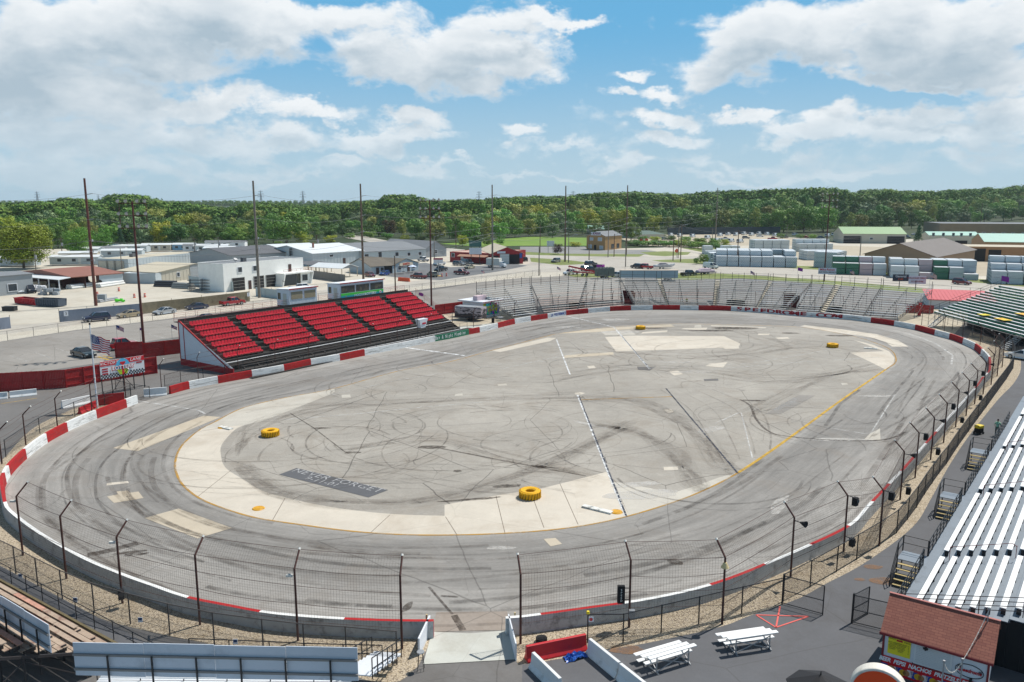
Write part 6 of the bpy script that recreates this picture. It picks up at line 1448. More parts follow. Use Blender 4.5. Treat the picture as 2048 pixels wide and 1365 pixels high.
text_mesh('G2',.9,Mk,t,upright(L*.625,-3.2,1.6,0),'lettering',.01); b=MB()
for dz in (.5,1.): b.tube((L*.63,-3.1,3.65+dz),(L*1.03,-3.1,3.65+dz),.03,n=4)
for q in range(8): b.tube((L*(.63+.4*q/7),-3.1,3.65),(L*(.63+.4*q/7),-3.1,4.65),.03,n=4)
b.build('roof_rail',M_redsteel,t); b=MB(); b.box((L*.33,W*.3,h+.1),(1.2,1,1.1)); b.build('roof_vent',R_dark,t); b=MB(); b.tube((L*.2,W*.2,h),(L*.2,W*.2,h+1),.05); b.tube((L*.2,W*.2-.1,h+.8),(L*.2,W*.2-.3,h+1.1),.5,.55,n=12); b.build('satellite_dish',M_galv,t)
building('long dark-roofed grey building behind the white garage building',(462,537),(580,528),512,W_grey,R_dark,'gable',ridge_y=494,depth=26)
building('dark-roofed shed peeping over the long dark roof in the left middle distance',(515,512),(562,510),499,W_grey,R_dark,'gable',ridge_y=491,depth=18)
t,L,W,h,_=building('white-roofed pale metal warehouse right of the white garage building',(626,533),(728,525),508,W_pale,R_white,'gable',ridge_y=489,depth=30,feats=[('window',.35,3,1.6,.8),('door',.6,0,1.2,2.2)]); rib(t,L,0,h,W_pale,1.5); b=MB(); b.tube((L*.3,W*.3,h+1),(L*.3,W*.3,h+3.4),.4,n=8); b.build('roof_vent',R_brown,t)
building('low white-roofed building left of the pale metal warehouse',(556,512),(640,508),496,W_pale,R_white,'gable',ridge_y=488,depth=22)
t,L,W,h,_=building('long grey-roofed building with small dark windows behind the shop',(724,526),(852,518),505,W_pale,R_grey,'gable',ridge_y=485,depth=34,feats=[('window',.07,1.6,1.8,1.6),('window',.27,1.6,1.6,2.2),('window',.53,1.8,1.6,1.5),('window',.72,1.6,1.4,1.3),('window',.9,1.6,1.4,1.3)])
building('grey-roofed gabled wing between the long building and the red garage',(850,516),(893,513),499,W_grey,R_grey,'gabley',ridge_y=483,depth=30,feats=[('window',.5,1.5,1.5,1.5)])
t,L,W,h,_=building('low brown-roofed shop wing beside the blue car',(742,550),(786,547),534,W_pale,mat('mossy brown shingle roof',rgb(104,98,88),.9,var=.15,vscale=.5),'gable',ridge_y=517,depth=14,feats=[('opening',.78,0,3.,2.6),('door',.3,0,1.1,2.2),('window',.5,1,1.2,1.2)])
t,L,W,h,rh=building('small pale shop with a gabled front and red-lettered sign',(786,547),(837,541),531,W_pale,mat('mossy brown shingle roof',rgb(104,98,88)),'gabley',ridge_y=518,depth=18,feats=[('window',.25,.9,1.6,1.3),('door',.6,0,1.2,2.2),('window',.8,.9,1.4,1.3)])
b=MB(); b.box((L*.5,-.15,h-.5),(L*.52,.12,1.0)); sgn_=b.build('sign_panel',mat('cream sign panel',rgb(222,206,180)),t); text_mesh('BARRETTS',.85,mat('red orange lettering',rgb(196,56,34)),sgn_,upright(L*.5,-.24,h+.02),'lettering',.01,bold=.03,sx=.9)
for i,(x,y,c) in enumerate([(825,546,'pale blue'),(807,548,'dark')]):
    p=G(x,y); t=thing('patio_umbrella',f'{c} patio umbrella over a table in front of the small shop','umbrella',p); b=MB(); b.tube((0,0,0),(0,0,2.5),.04); b.build('pole',M_galv,t); b=MB(); n=8; b.add([(1.5*math.cos(2*PI*i_/n),1.5*math.sin(2*PI*i_/n),2.1) for i_ in range(n)]+[(0,0,2.7)],[(i_,(i_+1)%n,n) for i_ in range(n)]); b.build('canopy',mat(c+' parasol cloth',rgb(200,212,232) if i==0 else rgb(52,54,60),.8),t); b=MB(); b.tube((0,0,.7),(0,0,.76),.6,n=10); b.build('table_top',M_steel,t)
# carport
def carport(label,a,b_,top,depth,ridge_y,rm,posts=3,roof='gabley'):
    A,B_=flat(G(*a)),flat(G(*b_)); u=(B_-A); L=u.length; u.normalize(); n=Vector((-u.y,u.x,0)); h=zfit(A,top); t=thing('carport',label,'carport',A,math.atan2(u.y,u.x)); rh=max(.4,zfit(A+u*L/2,ridge_y)-h) if ridge_y else .5; b=MB(); W=depth
    if roof=='gabley':
        for x0,x1 in ((-.3,L/2),(L+.3,L/2)): b.hexa([(x0,-.3,h),(x1,-.3,h+rh),(x1,W,h+rh),(x0,W,h),(x0,-.3,h+.12),(x1,-.3,h+rh+.12),(x1,W,h+rh+.12),(x0,W,h+.12)])
    else: b.hexa([(-.3,-.3,h),(L+.3,-.3,h),(L+.3,W,h+rh),(-.3,W,h+rh),(-.3,-.3,h+.12),(L+.3,-.3,h+.12),(L+.3,W,h+rh+.12),(-.3,W,h+rh+.12)])
    b.build('roof',rm,t)
    for q in range(posts):
        for y in (.1,W-.2): b=MB(); b.box((.15+(L-.3)*q/(posts-1),y,0),(.18,.18,h)); b.build('post',M_tan,t)
    return t,L,h
t,L,h=carport('open carport with a white gabled metal roof left of the shop',(684,557),(716,553),538,13,529,R_white); b=MB(); b.add([(0,0,h),(L,0,h),(L/2,0,h+zfit(G(700,555),529)-h)],[(0,1,2)]); b.build('gable_panel',W_grey,t)
carport('lean-to carport with dark roof behind the grey plank fence',(617,548),(664,544),531,9,None,R_dark,4,'shed')
# billboard back
p=G(580,530); c=G(622,527); u=flat(c-p); t=thing('billboard','big billboard seen from behind over the white garage building','billboard',flat(p),math.atan2(u.y,u.x)); L=u.length; z1=zfit(flat(p),497); z0=zfit(flat(p),512); b=MB(); b.box((L/2,0,z0),(L,.15,z1-z0)); b.build('panel',mat('grey billboard back',rgb(128,138,144),.7,var=.2,vscale=.5),t); b=MB()
for q in range(5): x=L*q/4; b.bar((x,-.3,0),(x,-.3,z1),.25,.25,up=(1,0,0))
for z in (z0+.5,(z0+z1)/2,z1-.4): b.bar((0,-.2,z),(L,-.2,z),.15)
b.build('frame',M_steel,t)
# left yard buildings
t,L,W,h,_=building('pale metal warehouse with a beige roof in the left yard',(258,542),(402,525),520,W_pale,R_beige,'flat',back=(200,518),side=[('garage_door',.3,0,4,3.2,W_beige),('garage_door',.55,0,4,3.2,W_beige),('garage_door',.8,0,4,3.2,W_beige)]); rib(t,L,0,h,W_pale,1.6); b=MB(); b.box((L*.3,W*.6,h),(2.5,1.5,1.2)); b.build('roof_unit',R_dark,t)
t,L,W,h,_=building('beige gabled workshop left of the white garage building',(314,567),(462,550),546,W_beige,R_beige,'gabley',ridge_y=528,depth=16,feats=[('garage_door',.5,0,4.2,4.2,W_grey),('window',.27,1.3,1.,1.2)]); rib(t,L,0,h,W_beige,1.3)
building('low white-roofed annex left of the beige gabled workshop',(245,567),(312,568),548,W_pale,R_white,'flat',depth=9)
# open brown-roofed store
a=G(144,579); c=G(247,569); u=flat(c-a); L=u.length; u.normalize(); n=Vector((-u.y,u.x,0)); h=zfit(flat(a),556); q=flat(G(36,545,h)); W=(q-flat(a)).dot(n); t=thing('open_shed','brown-roofed open store shed with white canopy posts in the left yard','shed',flat(a),math.atan2(u.y,u.x)); print('shed',L,W,h)
W=min(max(W,14),34)
b=MB(); b.hexa([(-.2,-.3,h),(L+.3,-.3,h),(L+.3,W,h+.2),(-.2,W,h+.2),(-.2,-.3,h+.2),(L+.3,-.3,h+.2),(L+.3,W*.5,h+1.6),(-.2,W*.5,h+1.6)]); b.build('roof',R_brown,t)
b=MB(); b.hexa([(-3.6,-.3,h-.35),(-.22,-.3,h),(-.22,W,h),(-3.6,W,h-.35),(-3.6,-.3,h-.2),(-.22,-.3,h+.2),(-.22,W,h+.2),(-3.6,W,h-.2)]); b.build('canopy',R_white,t)
b=MB(); b.box((L*.76,.05,0),(L*.48,.1,h)); b.build('wall',W_pale,t); b=MB(); b.box((L*.5,.05,0),(L*.06,.12,h)); b.box((4.,W/2,0),(.1,W,h)); b.box((L*.27,5.,0),(L*.5,.1,h)); b.build('inner_wall',mat('dark brown board wall',rgb(76,44,40),.8),t)
for k in range(7): b=MB(); b.box((-3.3,.1+k*(W-.4)/6,0),(.25,.25,h-.3)); b.build('post',M_wsh,t)
b=MB(); b.tube((L*.53,-.15,1.2),(L*.53,-.02,1.2),.7,n=16); b.build('hanging_tyre',M_tyd,t)
building('low grey-roofed building cut by the left edge of the picture',(-90,602),(68,586),561,W_grey,R_grey,'gable',ridge_y=553,depth=12,feats=[('window',.72,1,2.2,1.8)])
# mobile homes
mh_cols=[(W_pale,R_white),(mat('light blue siding',rgb(120,166,196),.7),R_white),(W_beige,R_white),(mat('white siding',rgb(214,218,220),.7),R_grey)]
def mh(label,x,y,c,Ln,rz):
    wm,rm=mh_cols[c]; p=G(x,y); t=thing('mobile_home',label,'mobile home',p,rz,group='mobile homes before the woods on the left'); b=MB(); b.extr([(0,.4),(4.4,.4),(4.4,3.1),(2.2,3.7),(0,3.1)],0,Ln); b.build('wall',wm,t)
    b=MB(); s=.6/2.2
    for y0,y1 in ((-.3,2.2),(4.7,2.2)): b.hexa([(-.3,y0,3.05),(Ln+.3,y0,3.05),(Ln+.3,y1,3.72),(-.3,y1,3.72),(-.3,y0,3.17),(Ln+.3,y0,3.17),(Ln+.3,y1,3.86),(-.3,y1,3.86)])
    b.build('roof',rm,t)
    for k in range(3): b=MB(); b.box((Ln*(.2+.3*k),-.04,1.5),(1.3,.08,1.)); b.build('window',M_pane,t)
    b=MB(); b.box((Ln*.62,-.04,.6),(.9,.08,2.1)); b.build('door',M_wdoor,t)
MH=[('with a white roof at the left edge behind the big yellow-green tree',-14,534,0,15,.0),('with a grey roof at the left edge, higher up the picture',-20,518,3,14,.1),('just right of the big yellow-green tree',118,523,2,14,.2),('white-roofed, first behind the brown-roofed shed',100,532,0,17,.12),('low and pale, behind the round bright green tree',140,512,0,13,-.1),
 ('white-roofed, right of the round bright green tree',178,511,3,15,.1),('pale, beside the leftmost tall pole',203,517,0,16,.15),('with a long white flat roof left of the left light tower',215,506,0,18,.0),('beige with a white roof right of the left light tower',283,504,2,13,.15),('bright blue sided, near the middle of the left woods edge',345,503,1,10,.05),
 ('grey, right of the bright blue one',366,505,3,10,.1),('white, behind the small pole with a transformer',388,506,0,15,.1),('blue-grey with big window, behind the white garage building',408,511,1,13,.1),('low white-roofed, above the white garage building',430,517,0,11,.15),('with a brown-grey roof at the woods edge',410,497,3,20,.0),('small and white, left of the long dark roof',395,520,0,8,.2)]
for (lab,x,y,c,Ln,rz) in MH: mh('mobile home '+lab,x,y,c,Ln,rz)
# red garage
t,L,W,h,_=building('low barn-red building wing with a tan roof left of the red garage',(900,524),(983,528),505,W_red,mat('tan pink roof',rgb(190,160,146),.8,var=.08,vscale=.3),'flat',depth=26,feats=[('window',.08,2,1.4,1.4),('door',.3,0,1.2,2.4,M_wdoor)])
b=MB(); b.hexa([(L*.35,-5,2.6),(L,-5,2.6),(L,0,h-.6),(L*.25,0,h-.6),(L*.35,-5,2.75),(L,-5,2.75),(L,0,h-.45),(L*.25,0,h-.45)]); b.build('lean_to_roof',mat('rusty tin roof',rgb(150,112,92),.8),t)
t,L,W,h,rh=building('barn-red garage with one white and two open dark bays',(982,529),(1046,528),508,W_red,R_beige,'gabley',ridge_y=495,depth=28,feats=[('opening',.13,0,2.6,3.2),('garage_door',.42,0,3.4,3.7,M_wdoor),('opening',.73,0,4.0,3.6),('sign_panel',.32,4.,3.2,.8),('sign_panel',.93,2.2,1.0,1.8,mat('blue notice panel',rgb(60,90,160)))])
# brick hall and others at the far side
t,L,W,h,rh=building('two-storey tan brick building with a red-lettered gable and grey roof',(1173,499.5),(1210,501),472,W_tan,R_grey,'gabley',ridge_y=464,depth=17,feats=[('sign_panel',.5,7.,5.5,1.6),('window',.25,4.6,2.,1.2,W_pale),('window',.72,4.4,2.,1.5,W_pale),('door',.47,0,1.2,2.4,M_dark),('window',.2,.8,1.6,1.6,W_pale),('window',.8,.4,1.8,1.6,W_pale)])
text_mesh('KARST',1.5,mat('plum lettering',rgb(130,30,90)),t,upright(L*.55,-.14,7.8),'lettering',.02,bold=.04,sx=.9)
b=MB(); 
for y in (W*.45,W*.78): b.box((L+.06,y,.5),(.1,2.6,2.2))
b.build('window',M_pane,t)
building('beige building with a teal roof behind the tan brick building',(1178,468),(1208,468),459,W_beige,R_teal,'gable',ridge_y=451.5,depth=18)
building('low pavilion with a dark green hipped roof near the woods',(1267,478),(1331,477),470,W_beige,R_dgreen,'hip',ridge_y=461.5,depth=16)
t,L,W,h,_=building('long beige shed with a sage green roof on the right',(1686,487),(1811,488),468,W_beige,R_green,'gable',ridge_y=454.5,depth=24,feats=[('garage_door',.14,0,9,4),('garage_door',.84,0,9,4),('window',.45,2.2,1.5,1.)])
t,L,W,h,_=building('big tan gabled lumber shed with a grey-brown roof',(1727,541),(1868,549),508,mat('tan plywood wall',rgb(158,130,104),.8,var=.06,vscale=.3),mat('grey brown roof',rgb(116,110,106),.85,var=.07,vscale=.3),'gabley',ridge_y=487.5,depth=52,over=.6)
t,L,W,h,_=building('beige two-row building with a pale teal roof on the right',(1857,490),(1957,491),471,W_beige,R_teal,'gable',ridge_y=464,depth=14,feats=[('window',x/10+.08,4.6,1.2,1.8) for x in (0,2,4,5.6,7.4)]+[('opening',.3,0,6,2.4),('opening',.65,0,6,2.4)])
building('tan building with a pale teal roof at the right edge',(1968,499),(2100,501),484,mat('warm tan wall',rgb(164,130,96),.8),R_teal,'gable',ridge_y=468,depth=24)
t,L,W,h,_=building('very long brown-grey flat building in front of the woods on the right',(1878,479),(2160,482),448,W_brown,R_grey,'flat',depth=40,feats=[('window',.04+.07*i,1.5,1.6,3) for i in range(12)])
t,L,W,h,_=building('low tan brick building with two dark doorways at the right edge',(1902,522),(2110,526),494,mat('rust tan brick',rgb(170,130,94),.85,var=.08,vscale=.5),R_beige,'flat',depth=20,feats=[('opening',.27,0,4.4,5.),('opening',.42,0,4.4,4.6)])
# red-roofed building behind the far right bleachers
t,L,W,h,_=building('white-walled building with a faded red metal roof between the bleachers on the right',(1857,617),(1992,623),600,mat('white wall board',rgb(206,208,206),.7),R_pink,'shed',ridge_y=1.0,depth=13)
b=MB()
for k in range(int(L/.8)): b.hexa([(k*.8,-.35,h+.14),(k*.8+.06,-.35,h+.14),(k*.8+.06,W+.3,h+1.1),(k*.8,W+.3,h+1.1),(k*.8,-.35,h+.2),(k*.8+.06,-.35,h+.2),(k*.8+.06,W+.3,h+1.16),(k*.8,W+.3,h+1.16)])
b.build('roof_seam',R_pink,t)
p=G(1838,632); b=MB(); b.box((0,0,0),(.5,.5,2.6)); b.box((0,0,2.6),(.7,.7,.1)); o=b.build('red_pillar',M_redsh,loc=p); tag(o,'short dark red pillar at the right end of the far bleachers','pillar')
# ticket booth and trailer behind the front straight
t,L,W,h,_=building('white booth with a bright mural panel and red and white edged flat roof',(966,637),(999,631),606,M_wsh,R_white,'flat',depth=5.5,name='ticket_booth',cat='booth')
b=MB(); b.box((L/2,W/2,h+.02),(L+1.6,W+1.4,.25)); b.build('roof_slab',M_wsh,t); b=MB()
for q in range(14): b.box((-.7+(L+1.4)*(q+.25)/14,-.74,h+.03),((L+1.4)/28,.05,.22))
b.build('edge_check',M_redsh,t); b=MB(); b.box((L*.3,W*.4,h+.3),(3.0,1.2,.9)); b.build('roof_unit',mat('pale pink unit',rgb(206,184,190)),t)
def muralf(g):
    vo=g.n('ShaderNodeTexVoronoi'); g.l(g.tc.outputs['Object'],vo.inputs['Vector']); vo.inputs['Scale'].default_value=1.6; hs=g.n('ShaderNodeHueSaturation'); hs.inputs['Saturation'].default_value=1.5; hs.inputs['Value'].default_value=.65; g.l(vo.outputs['Color'],hs.inputs['Color']); return hs.outputs[0]
b=MB(); b.box((L/2,-.06,.5),(L*.96,.06,h-.8)); mu=b.build('mural',nmat('bright mural print',muralf),t); text_mesh('HOME OF THE\nFIGURE 8',.62,mat('yellow print',rgb(230,205,40)),mu,upright(L/2,-.11,h*.55),'lettering',.005,bold=.02)
a=G(909,640); c=G(962,644); u=flat(c-a); L=u.length; t=thing('enclosed_trailer','silver-grey enclosed trailer with dark graphics parked beside the booth','trailer',flat(a),math.atan2(u.y,u.x)); W=2.5; h=zfit(flat(a),613)
def graf(g):
    n=g.noise(g.sc(g.tc.outputs['Object'],.5,1,1.2),1.4,5,.6,.8); s=g.n('ShaderNodeSeparateXYZ'); g.l(g.tc.outputs['Object'],s.inputs[0]); return g.mix(g.mr(g.m('ADD',n,g.m('MULTIPLY',s.outputs[2],.09)),.62,.70),rgb(62,58,60),rgb(176,166,170))
b=MB(); b.box((L/2,W/2,.5),(L,W,h-.5)); b.build('body',nmat('dark trailer graphics',graf),t,bevel=.12); b=MB(); b.box((L/2,W/2,h),(L-.1,W-.1,.05)); b.build('roof',M_galv,t); b=MB()
for x in (L*.55,L*.68):
    b=MB(); b.tube((x,-.05,.36),(x,.2,.36),.36,n=14); b.build('wheel',M_tyd,t)
b=MB(); b.bar((L,W/2,.5),(L+1.2,W/2,.45),.12); b.build('tow_bar',M_steel,t)
p=G(1000,642); t=thing('patio_table','small pale table beside the booth','table',p); b=MB(); b.tube((0,0,.72),(0,0,.78),.7,n=12); b.build('table_top',M_galv,t); b=MB()
for q in range(4): a=q*PI/2; b=MB(); b.tube((.2*math.cos(a),.2*math.sin(a),.72),(.5*math.cos(a),.5*math.sin(a),0),.03,n=5); b.build('leg',M_galv,t)
b=MB(); b.tube((0,0,0),(0,0,.9),.28,.3,n=12); b.tube((0,0,.9),(0,0,1.),.3,.2,n=12); o=b.build('rubbish_bin',M_underside,loc=G(986,646)); tag(o,'black bin behind the wall near the booth','bin')
# ---------------------------------------------------------------- vehicles
M_tyre=mat('vehicle tyre',rgb(30,30,31),.85); M_rim=mat('alloy rim',rgb(170,172,174),.35,.6); M_cgl=mat('vehicle glass',rgb(38,46,54),.08,spec=.8); M_hl=mat('headlight lens',rgb(226,226,216),.15); M_tl=mat('tail light lens',rgb(150,20,22),.25); M_bump=mat('dark bumper plastic',rgb(44,44,46),.6); M_chr=mat('chrome trim',rgb(190,190,190),.2,.8)
def paint(name,c): 
    m=mat(name,c,.28,.15,spec=.6); m.node_tree.nodes['Principled BSDF'].inputs['Coat Weight'].default_value=.6; return m
def loft(b,prof,hw,mi=0):
    """side profile (x,z) given per-point half widths -> closed body"""
    n=len(prof); o=len(b.v)
    b.v+=[(x,-hw[i],z) for i,(x,z) in enumerate(prof)]+[(x,hw[i],z) for i,(x,z) in enumerate(prof)]
    fs=[tuple(range(n)),tuple(range(2*n-1,n-1,-1))]+[(i,n+i,n+(i+1)%n,(i+1)%n) for i in range(n)]
    b.f+=[tuple(o+i for i in f) for f in fs]; b.mi+=[mi]*len(fs)
def wheel_parts(t,x,y,r):
    b=MB(); s=1 if y>0 else -1; b.tube((0,-.11,0),(0,.11,0),r,n=18); w_=b.build('wheel',M_tyre,t,loc=(x,y,r),bevel=.02); b=MB(); b.tube((0,s*.10,0),(0,s*.125,0),r*.62,n=14); b.build('rim',M_rim,w_)
KIND={ # length, half width, profile lower body, greenhouse, wheels x, wheel r
'sedan':dict(L=4.8,w=.92,low=[(0,.28),(0.02,.62),(.08,.90),(.9,1.0),(1.5,.98),(3.3,.96),(4.3,.82),(4.72,.70),(4.8,.45),(4.78,.25),(4.3,.2),(.4,.2)],gh=[(.75,.97),(1.45,1.40),(2.6,1.45),(3.55,.95)],roof=(1.45,2.62,1.43),wx=(.95,3.85),r=.33),
'hatch':dict(L=4.2,w=.90,low=[(0,.3),(0,.7),(.05,1.0),(.6,1.02),(2.9,1.0),(3.7,.86),(4.12,.72),(4.2,.45),(4.15,.25),(.3,.22)],gh=[(.12,1.0),(.55,1.48),(2.1,1.54),(3.1,.98)],roof=(.5,2.15,1.52),wx=(.75,3.35),r=.33),
'suv':dict(L=4.8,w=.96,low=[(0,.35),(0,.8),(.05,1.12),(.6,1.14),(3.2,1.12),(4.1,1.05),(4.66,.95),(4.8,.6),(4.75,.35),(.3,.3)],gh=[(.08,1.1),(.38,1.72),(2.7,1.78),(3.55,1.1)],roof=(.3,2.75,1.76),wx=(.9,3.85),r=.38),
'pickup':dict(L=5.7,w=.99,low=[(0,.5),(0,1.12),(.05,1.15),(2.0,1.15),(2.05,1.16),(4.2,1.16),(5.3,1.08),(5.62,1.0),(5.7,.6),(5.6,.42),(.3,.42)],gh=[(2.02,1.14),(2.15,1.85),(3.65,1.88),(4.4,1.14)],roof=(2.12,3.7,1.86),wx=(1.05,4.6),r=.41),
'van':dict(L=5.6,w=1.0,low=[(0,.4),(0,1.2),(.03,1.25),(4.6,1.25),(5.2,1.15),(5.55,1.0),(5.6,.6),(5.5,.35),(.3,.35)],gh=[(.03,1.22),(.12,2.1),(4.2,2.15),(4.95,1.22)],roof=(.1,4.25,2.13),wx=(1.1,4.6),r=.36)}
PROTO={}
def make_vehicle(kind):
    k=KIND[kind]; t=thing('parked_'+('pickup_truck' if kind=='pickup' else {'sedan':'car','hatch':'car','suv':'suv','van':'van'}[kind]),'x','car'); L=k['L']; X=lambda x:x-L/2
    b=MB(); hw=[k['w']*(.93 if (x<.15 or x>L-.15) else 1.)*(.97 if z>.9 else 1) for x,z in k['low']]; loft(b,[(X(x),z) for x,z in k['low']],hw)
    x0,x1,zr=k['roof']; b.hexa([(X(x0),-k['w']*.74,zr-.03),(X(x1),-k['w']*.74,zr-.03),(X(x1),k['w']*.74,zr-.03),(X(x0),k['w']*.74,zr-.03),(X(x0)+.1,-k['w']*.68,zr+.05),(X(x1)-.1,-k['w']*.68,zr+.05),(X(x1)-.1,k['w']*.68,zr+.05),(X(x0)+.1,k['w']*.68,zr+.05)])
    g_=k['gh']
    for s in (-1,1):   # pillars
        for (xa,za),(xb,zb) in ((g_[0],g_[1]),(g_[3],g_[2])): b.bar((X(xa),s*k['w']*.90,za),(X(xb),s*k['w']*.74,zb),.09,.09)
        mx=(g_[1][0]+g_[2][0])/2+.05; b.bar((X(mx),s*k['w']*.915,g_[0][1]),(X(mx),s*k['w']*.745,zr),.09,.05)
        if kind=='van': b.hexa([(X(.1),s*k['w']*.93-.03,1.2),(X(3.4),s*k['w']*.93-.03,1.2),(X(3.4),s*k['w']*.93+.03,1.2),(X(.1),s*k['w']*.93+.03,1.2),(X(.2),s*k['w']*.78-.03,2.1),(X(3.4),s*k['w']*.78-.03,2.1),(X(3.4),s*k['w']*.78+.03,2.1),(X(.2),s*k['w']*.78+.03,2.1)])
    b.build('body',paint('vehicle paint',rgb(200,200,200)),t,bevel=.05)
    b=MB(); hg=[k['w']*.90,k['w']*.72,k['w']*.72,k['w']*.90]; loft(b,[(X(x),z) for x,z in g_],hg); b.build('windows',M_cgl,t)
    if kind=='pickup':
        b=MB(); b.box((X(1.02),0,1.155),(1.78,1.6,.02)); b.build('load_bed',M_bump,t); b=MB()
    b=MB(); b.box((X(0)-.03,0,.32),(.1,k['w']*1.8,.22)); b.box((X(L)+.0,0,.28),(.1,k['w']*1.75,.2)); b.build('bumper',M_bump,t)
    for s in (-1,1):
        zz=k['low'][2][1]-.3; b=MB(); b.box((X(L)-.10,s*k['w']*.70,zz-.02),(.22,.34,.15)); b.build('headlight',M_hl,t); b=MB(); b.box((X(0)+.05,s*k['w']*.74,zz),(.16,.26,.2)); b.build('tail_light',M_tl,t)
        for x in k['wx']: wheel_parts(t,X(x),s*(k['w']-.10),k['r'])
        b=MB(); b.box((X(g_[3][0])-.45,s*(k['w']+.06),g_[3][1]),(.14,.16,.12)); b.build('mirror',M_bump,t)
    return t
CARG='vehicles parked round the speedway'
def car(kind,label,rear,front,col,cn,cat=None,group=None,z=0.,two=None):
    a,c=G(*rear),G(*front); m=flat((a+c)/2); rz=math.atan2(c.y-a.y,c.x-a.x); pm=paint(cn,col)
    if kind not in PROTO:
        t=make_vehicle(kind); PROTO[kind]=t; t.location=V3(m,z); t.rotation_euler.z=rz
        for ch in kids(t):
            if ch.name.split('.')[0]=='body': ch.data.materials[0]=pm
        t['label']=label
    else: t=copy_tree(PROTO[kind],V3(m,z),rz,label,None,swap={'body':pm})
    t['category']=cat or {'pickup':'pickup truck','van':'van','suv':'suv'}.get(kind,'car'); t['group']=group or CARG; return t
WH=rgb(222,224,226); BK=rgb(28,30,34); NV=rgb(26,42,78); RD=rgb(176,20,32); MR=rgb(108,20,34); SV=rgb(176,182,188); GD=rgb(176,160,130); GY=rgb(110,114,118)
car('suv','dark blue estate car parked along the blue-grey yard fence by the road',(219,640.5),(168,645),NV,'dark blue paint')
car('sedan','pale gold saloon parked along the yard fence between the blue and silver cars',(281,632),(237,637),GD,'pale gold paint'); car('sedan','silver saloon parked along the tan plank fence',(350,625.5),(308,631.5),SV,'silver paint'); car('sedan','navy saloon parked along the tan plank fence between the silver car and the red pickup',(416,616.5),(371,621),NV,'dark blue paint')
car('pickup','bright red crew-cab pickup parked at the end of the tan plank fence',(440,613.5),(490,608),RD,'bright red paint')
car('sedan','dark teal saloon in the parking lot behind the red-seat stand',(396,640),(436,645),rgb(34,54,62),'dark teal paint'); car('sedan','black-green saloon alone in the parking lot behind the red board fence',(147,709),(188,718),rgb(30,42,44),'black green paint')
car('pickup','red pickup parked beside the lottery sign fence panel',(219,702),(259,697),RD,'bright red paint')
car('suv','white off-roader in the left yard behind the red skip',(20,585),(48,590),WH,'white paint'); car('van','dark navy minivan beside the white off-roader in the left yard',(46,583),(72,589),rgb(24,30,48),'near black blue paint')
car('pickup','white pickup parked under the brown-roofed open shed',(155,566),(182,572),WH,'white paint'); car('pickup','black flatbed pickup among the steel pipes in the left yard',(336,561),(297,564),BK,'black paint')
car('hatch','bright blue hatchback in front of the small shop',(781,549),(757,553),rgb(20,62,140),'bright blue paint'); car('hatch','maroon hatchback beside the open carport',(728,552),(753,556),MR,'maroon paint')
car('pickup','maroon pickup behind the orange plastic barrier',(855,559),(820,556),MR,'maroon paint'); car('suv','beige-grey suv just right of the second light tower',(874,556),(855,552),rgb(140,138,116),'beige grey paint')
car('pickup','black pickup in the shop parking lot, behind the middle light tower',(896,541),(867,545),BK,'black paint'); car('pickup','white pickup behind the black pickup in the shop lot',(895,529),(862,533),WH,'white paint'); car('pickup','dark maroon pickup on its own in the shop lot near the road',(906,548),(941,551),MR,'maroon paint')
car('sedan','cream saloon behind the dark maroon pickup',(929,539),(950,536),rgb(196,188,160),'cream paint'); car('pickup','pale silver pickup beside the long grey-roofed building',(856,524),(837,522),SV,'silver paint')
car('suv','grey suv in the fenced yard before the red building, left one',(909,531),(927,532),GY,'grey paint'); car('van','grey-blue van in the fenced yard before the red building',(924,529),(944,531),rgb(90,102,112),'grey blue paint'); car('suv','dark suv half hidden right of the red garage',(1052,524),(1044,522),BK,'black paint')
car('suv','grey suv waiting on the side road at the bend',(1122,524),(1101,527),rgb(120,118,112),'warm grey paint'); car('suv','dark blue suv driving at the road junction',(1171,532),(1192,531),rgb(36,52,70),'slate blue paint')
car('suv','black jeep at the back of the group behind the far bleachers',(1162,541),(1182,544),BK,'black paint'); car('suv','navy suv between the black jeep and the black trailer',(1178,543),(1194,544),rgb(24,32,56),'near black blue paint'); car('pickup','white pickup pulling the red flatbed trailer behind the far bleachers',(1154,549),(1130,551),WH,'white paint')
car('suv','small white car behind the far bleachers beside the grey covered trailer',(1243,556),(1226,554),WH,'white paint'); car('suv','dark navy suv behind the long white container trailer',(1284,538),(1263,536),rgb(24,32,56),'near black blue paint'); car('pickup','bright red pickup behind the long white container trailer, towing the boat',(1305,539),(1276,537),RD,'bright red paint')
car('pickup','black pickup with the covered pink car behind the far bleachers',(1363,553),(1391,551),BK,'black paint'); car('van','white van with green and purple wrap driving on the road',(1404,536),(1438,539),rgb(206,214,206),'van white paint'); car('suv','maroon suv driving on the road before the wrapped lumber on the right',(1906,568),(1941,571),MR,'maroon paint')
car('sedan','silver saloon parked at the white garage building showroom',(574,585),(600,583),SV,'silver paint'); car('suv','white suv parked at the white garage building showroom',(598,581),(623,580),WH,'white paint'); car('sedan','low white car cut by the right edge behind the right turn',(2066,722),(2026,716),WH,'white paint')
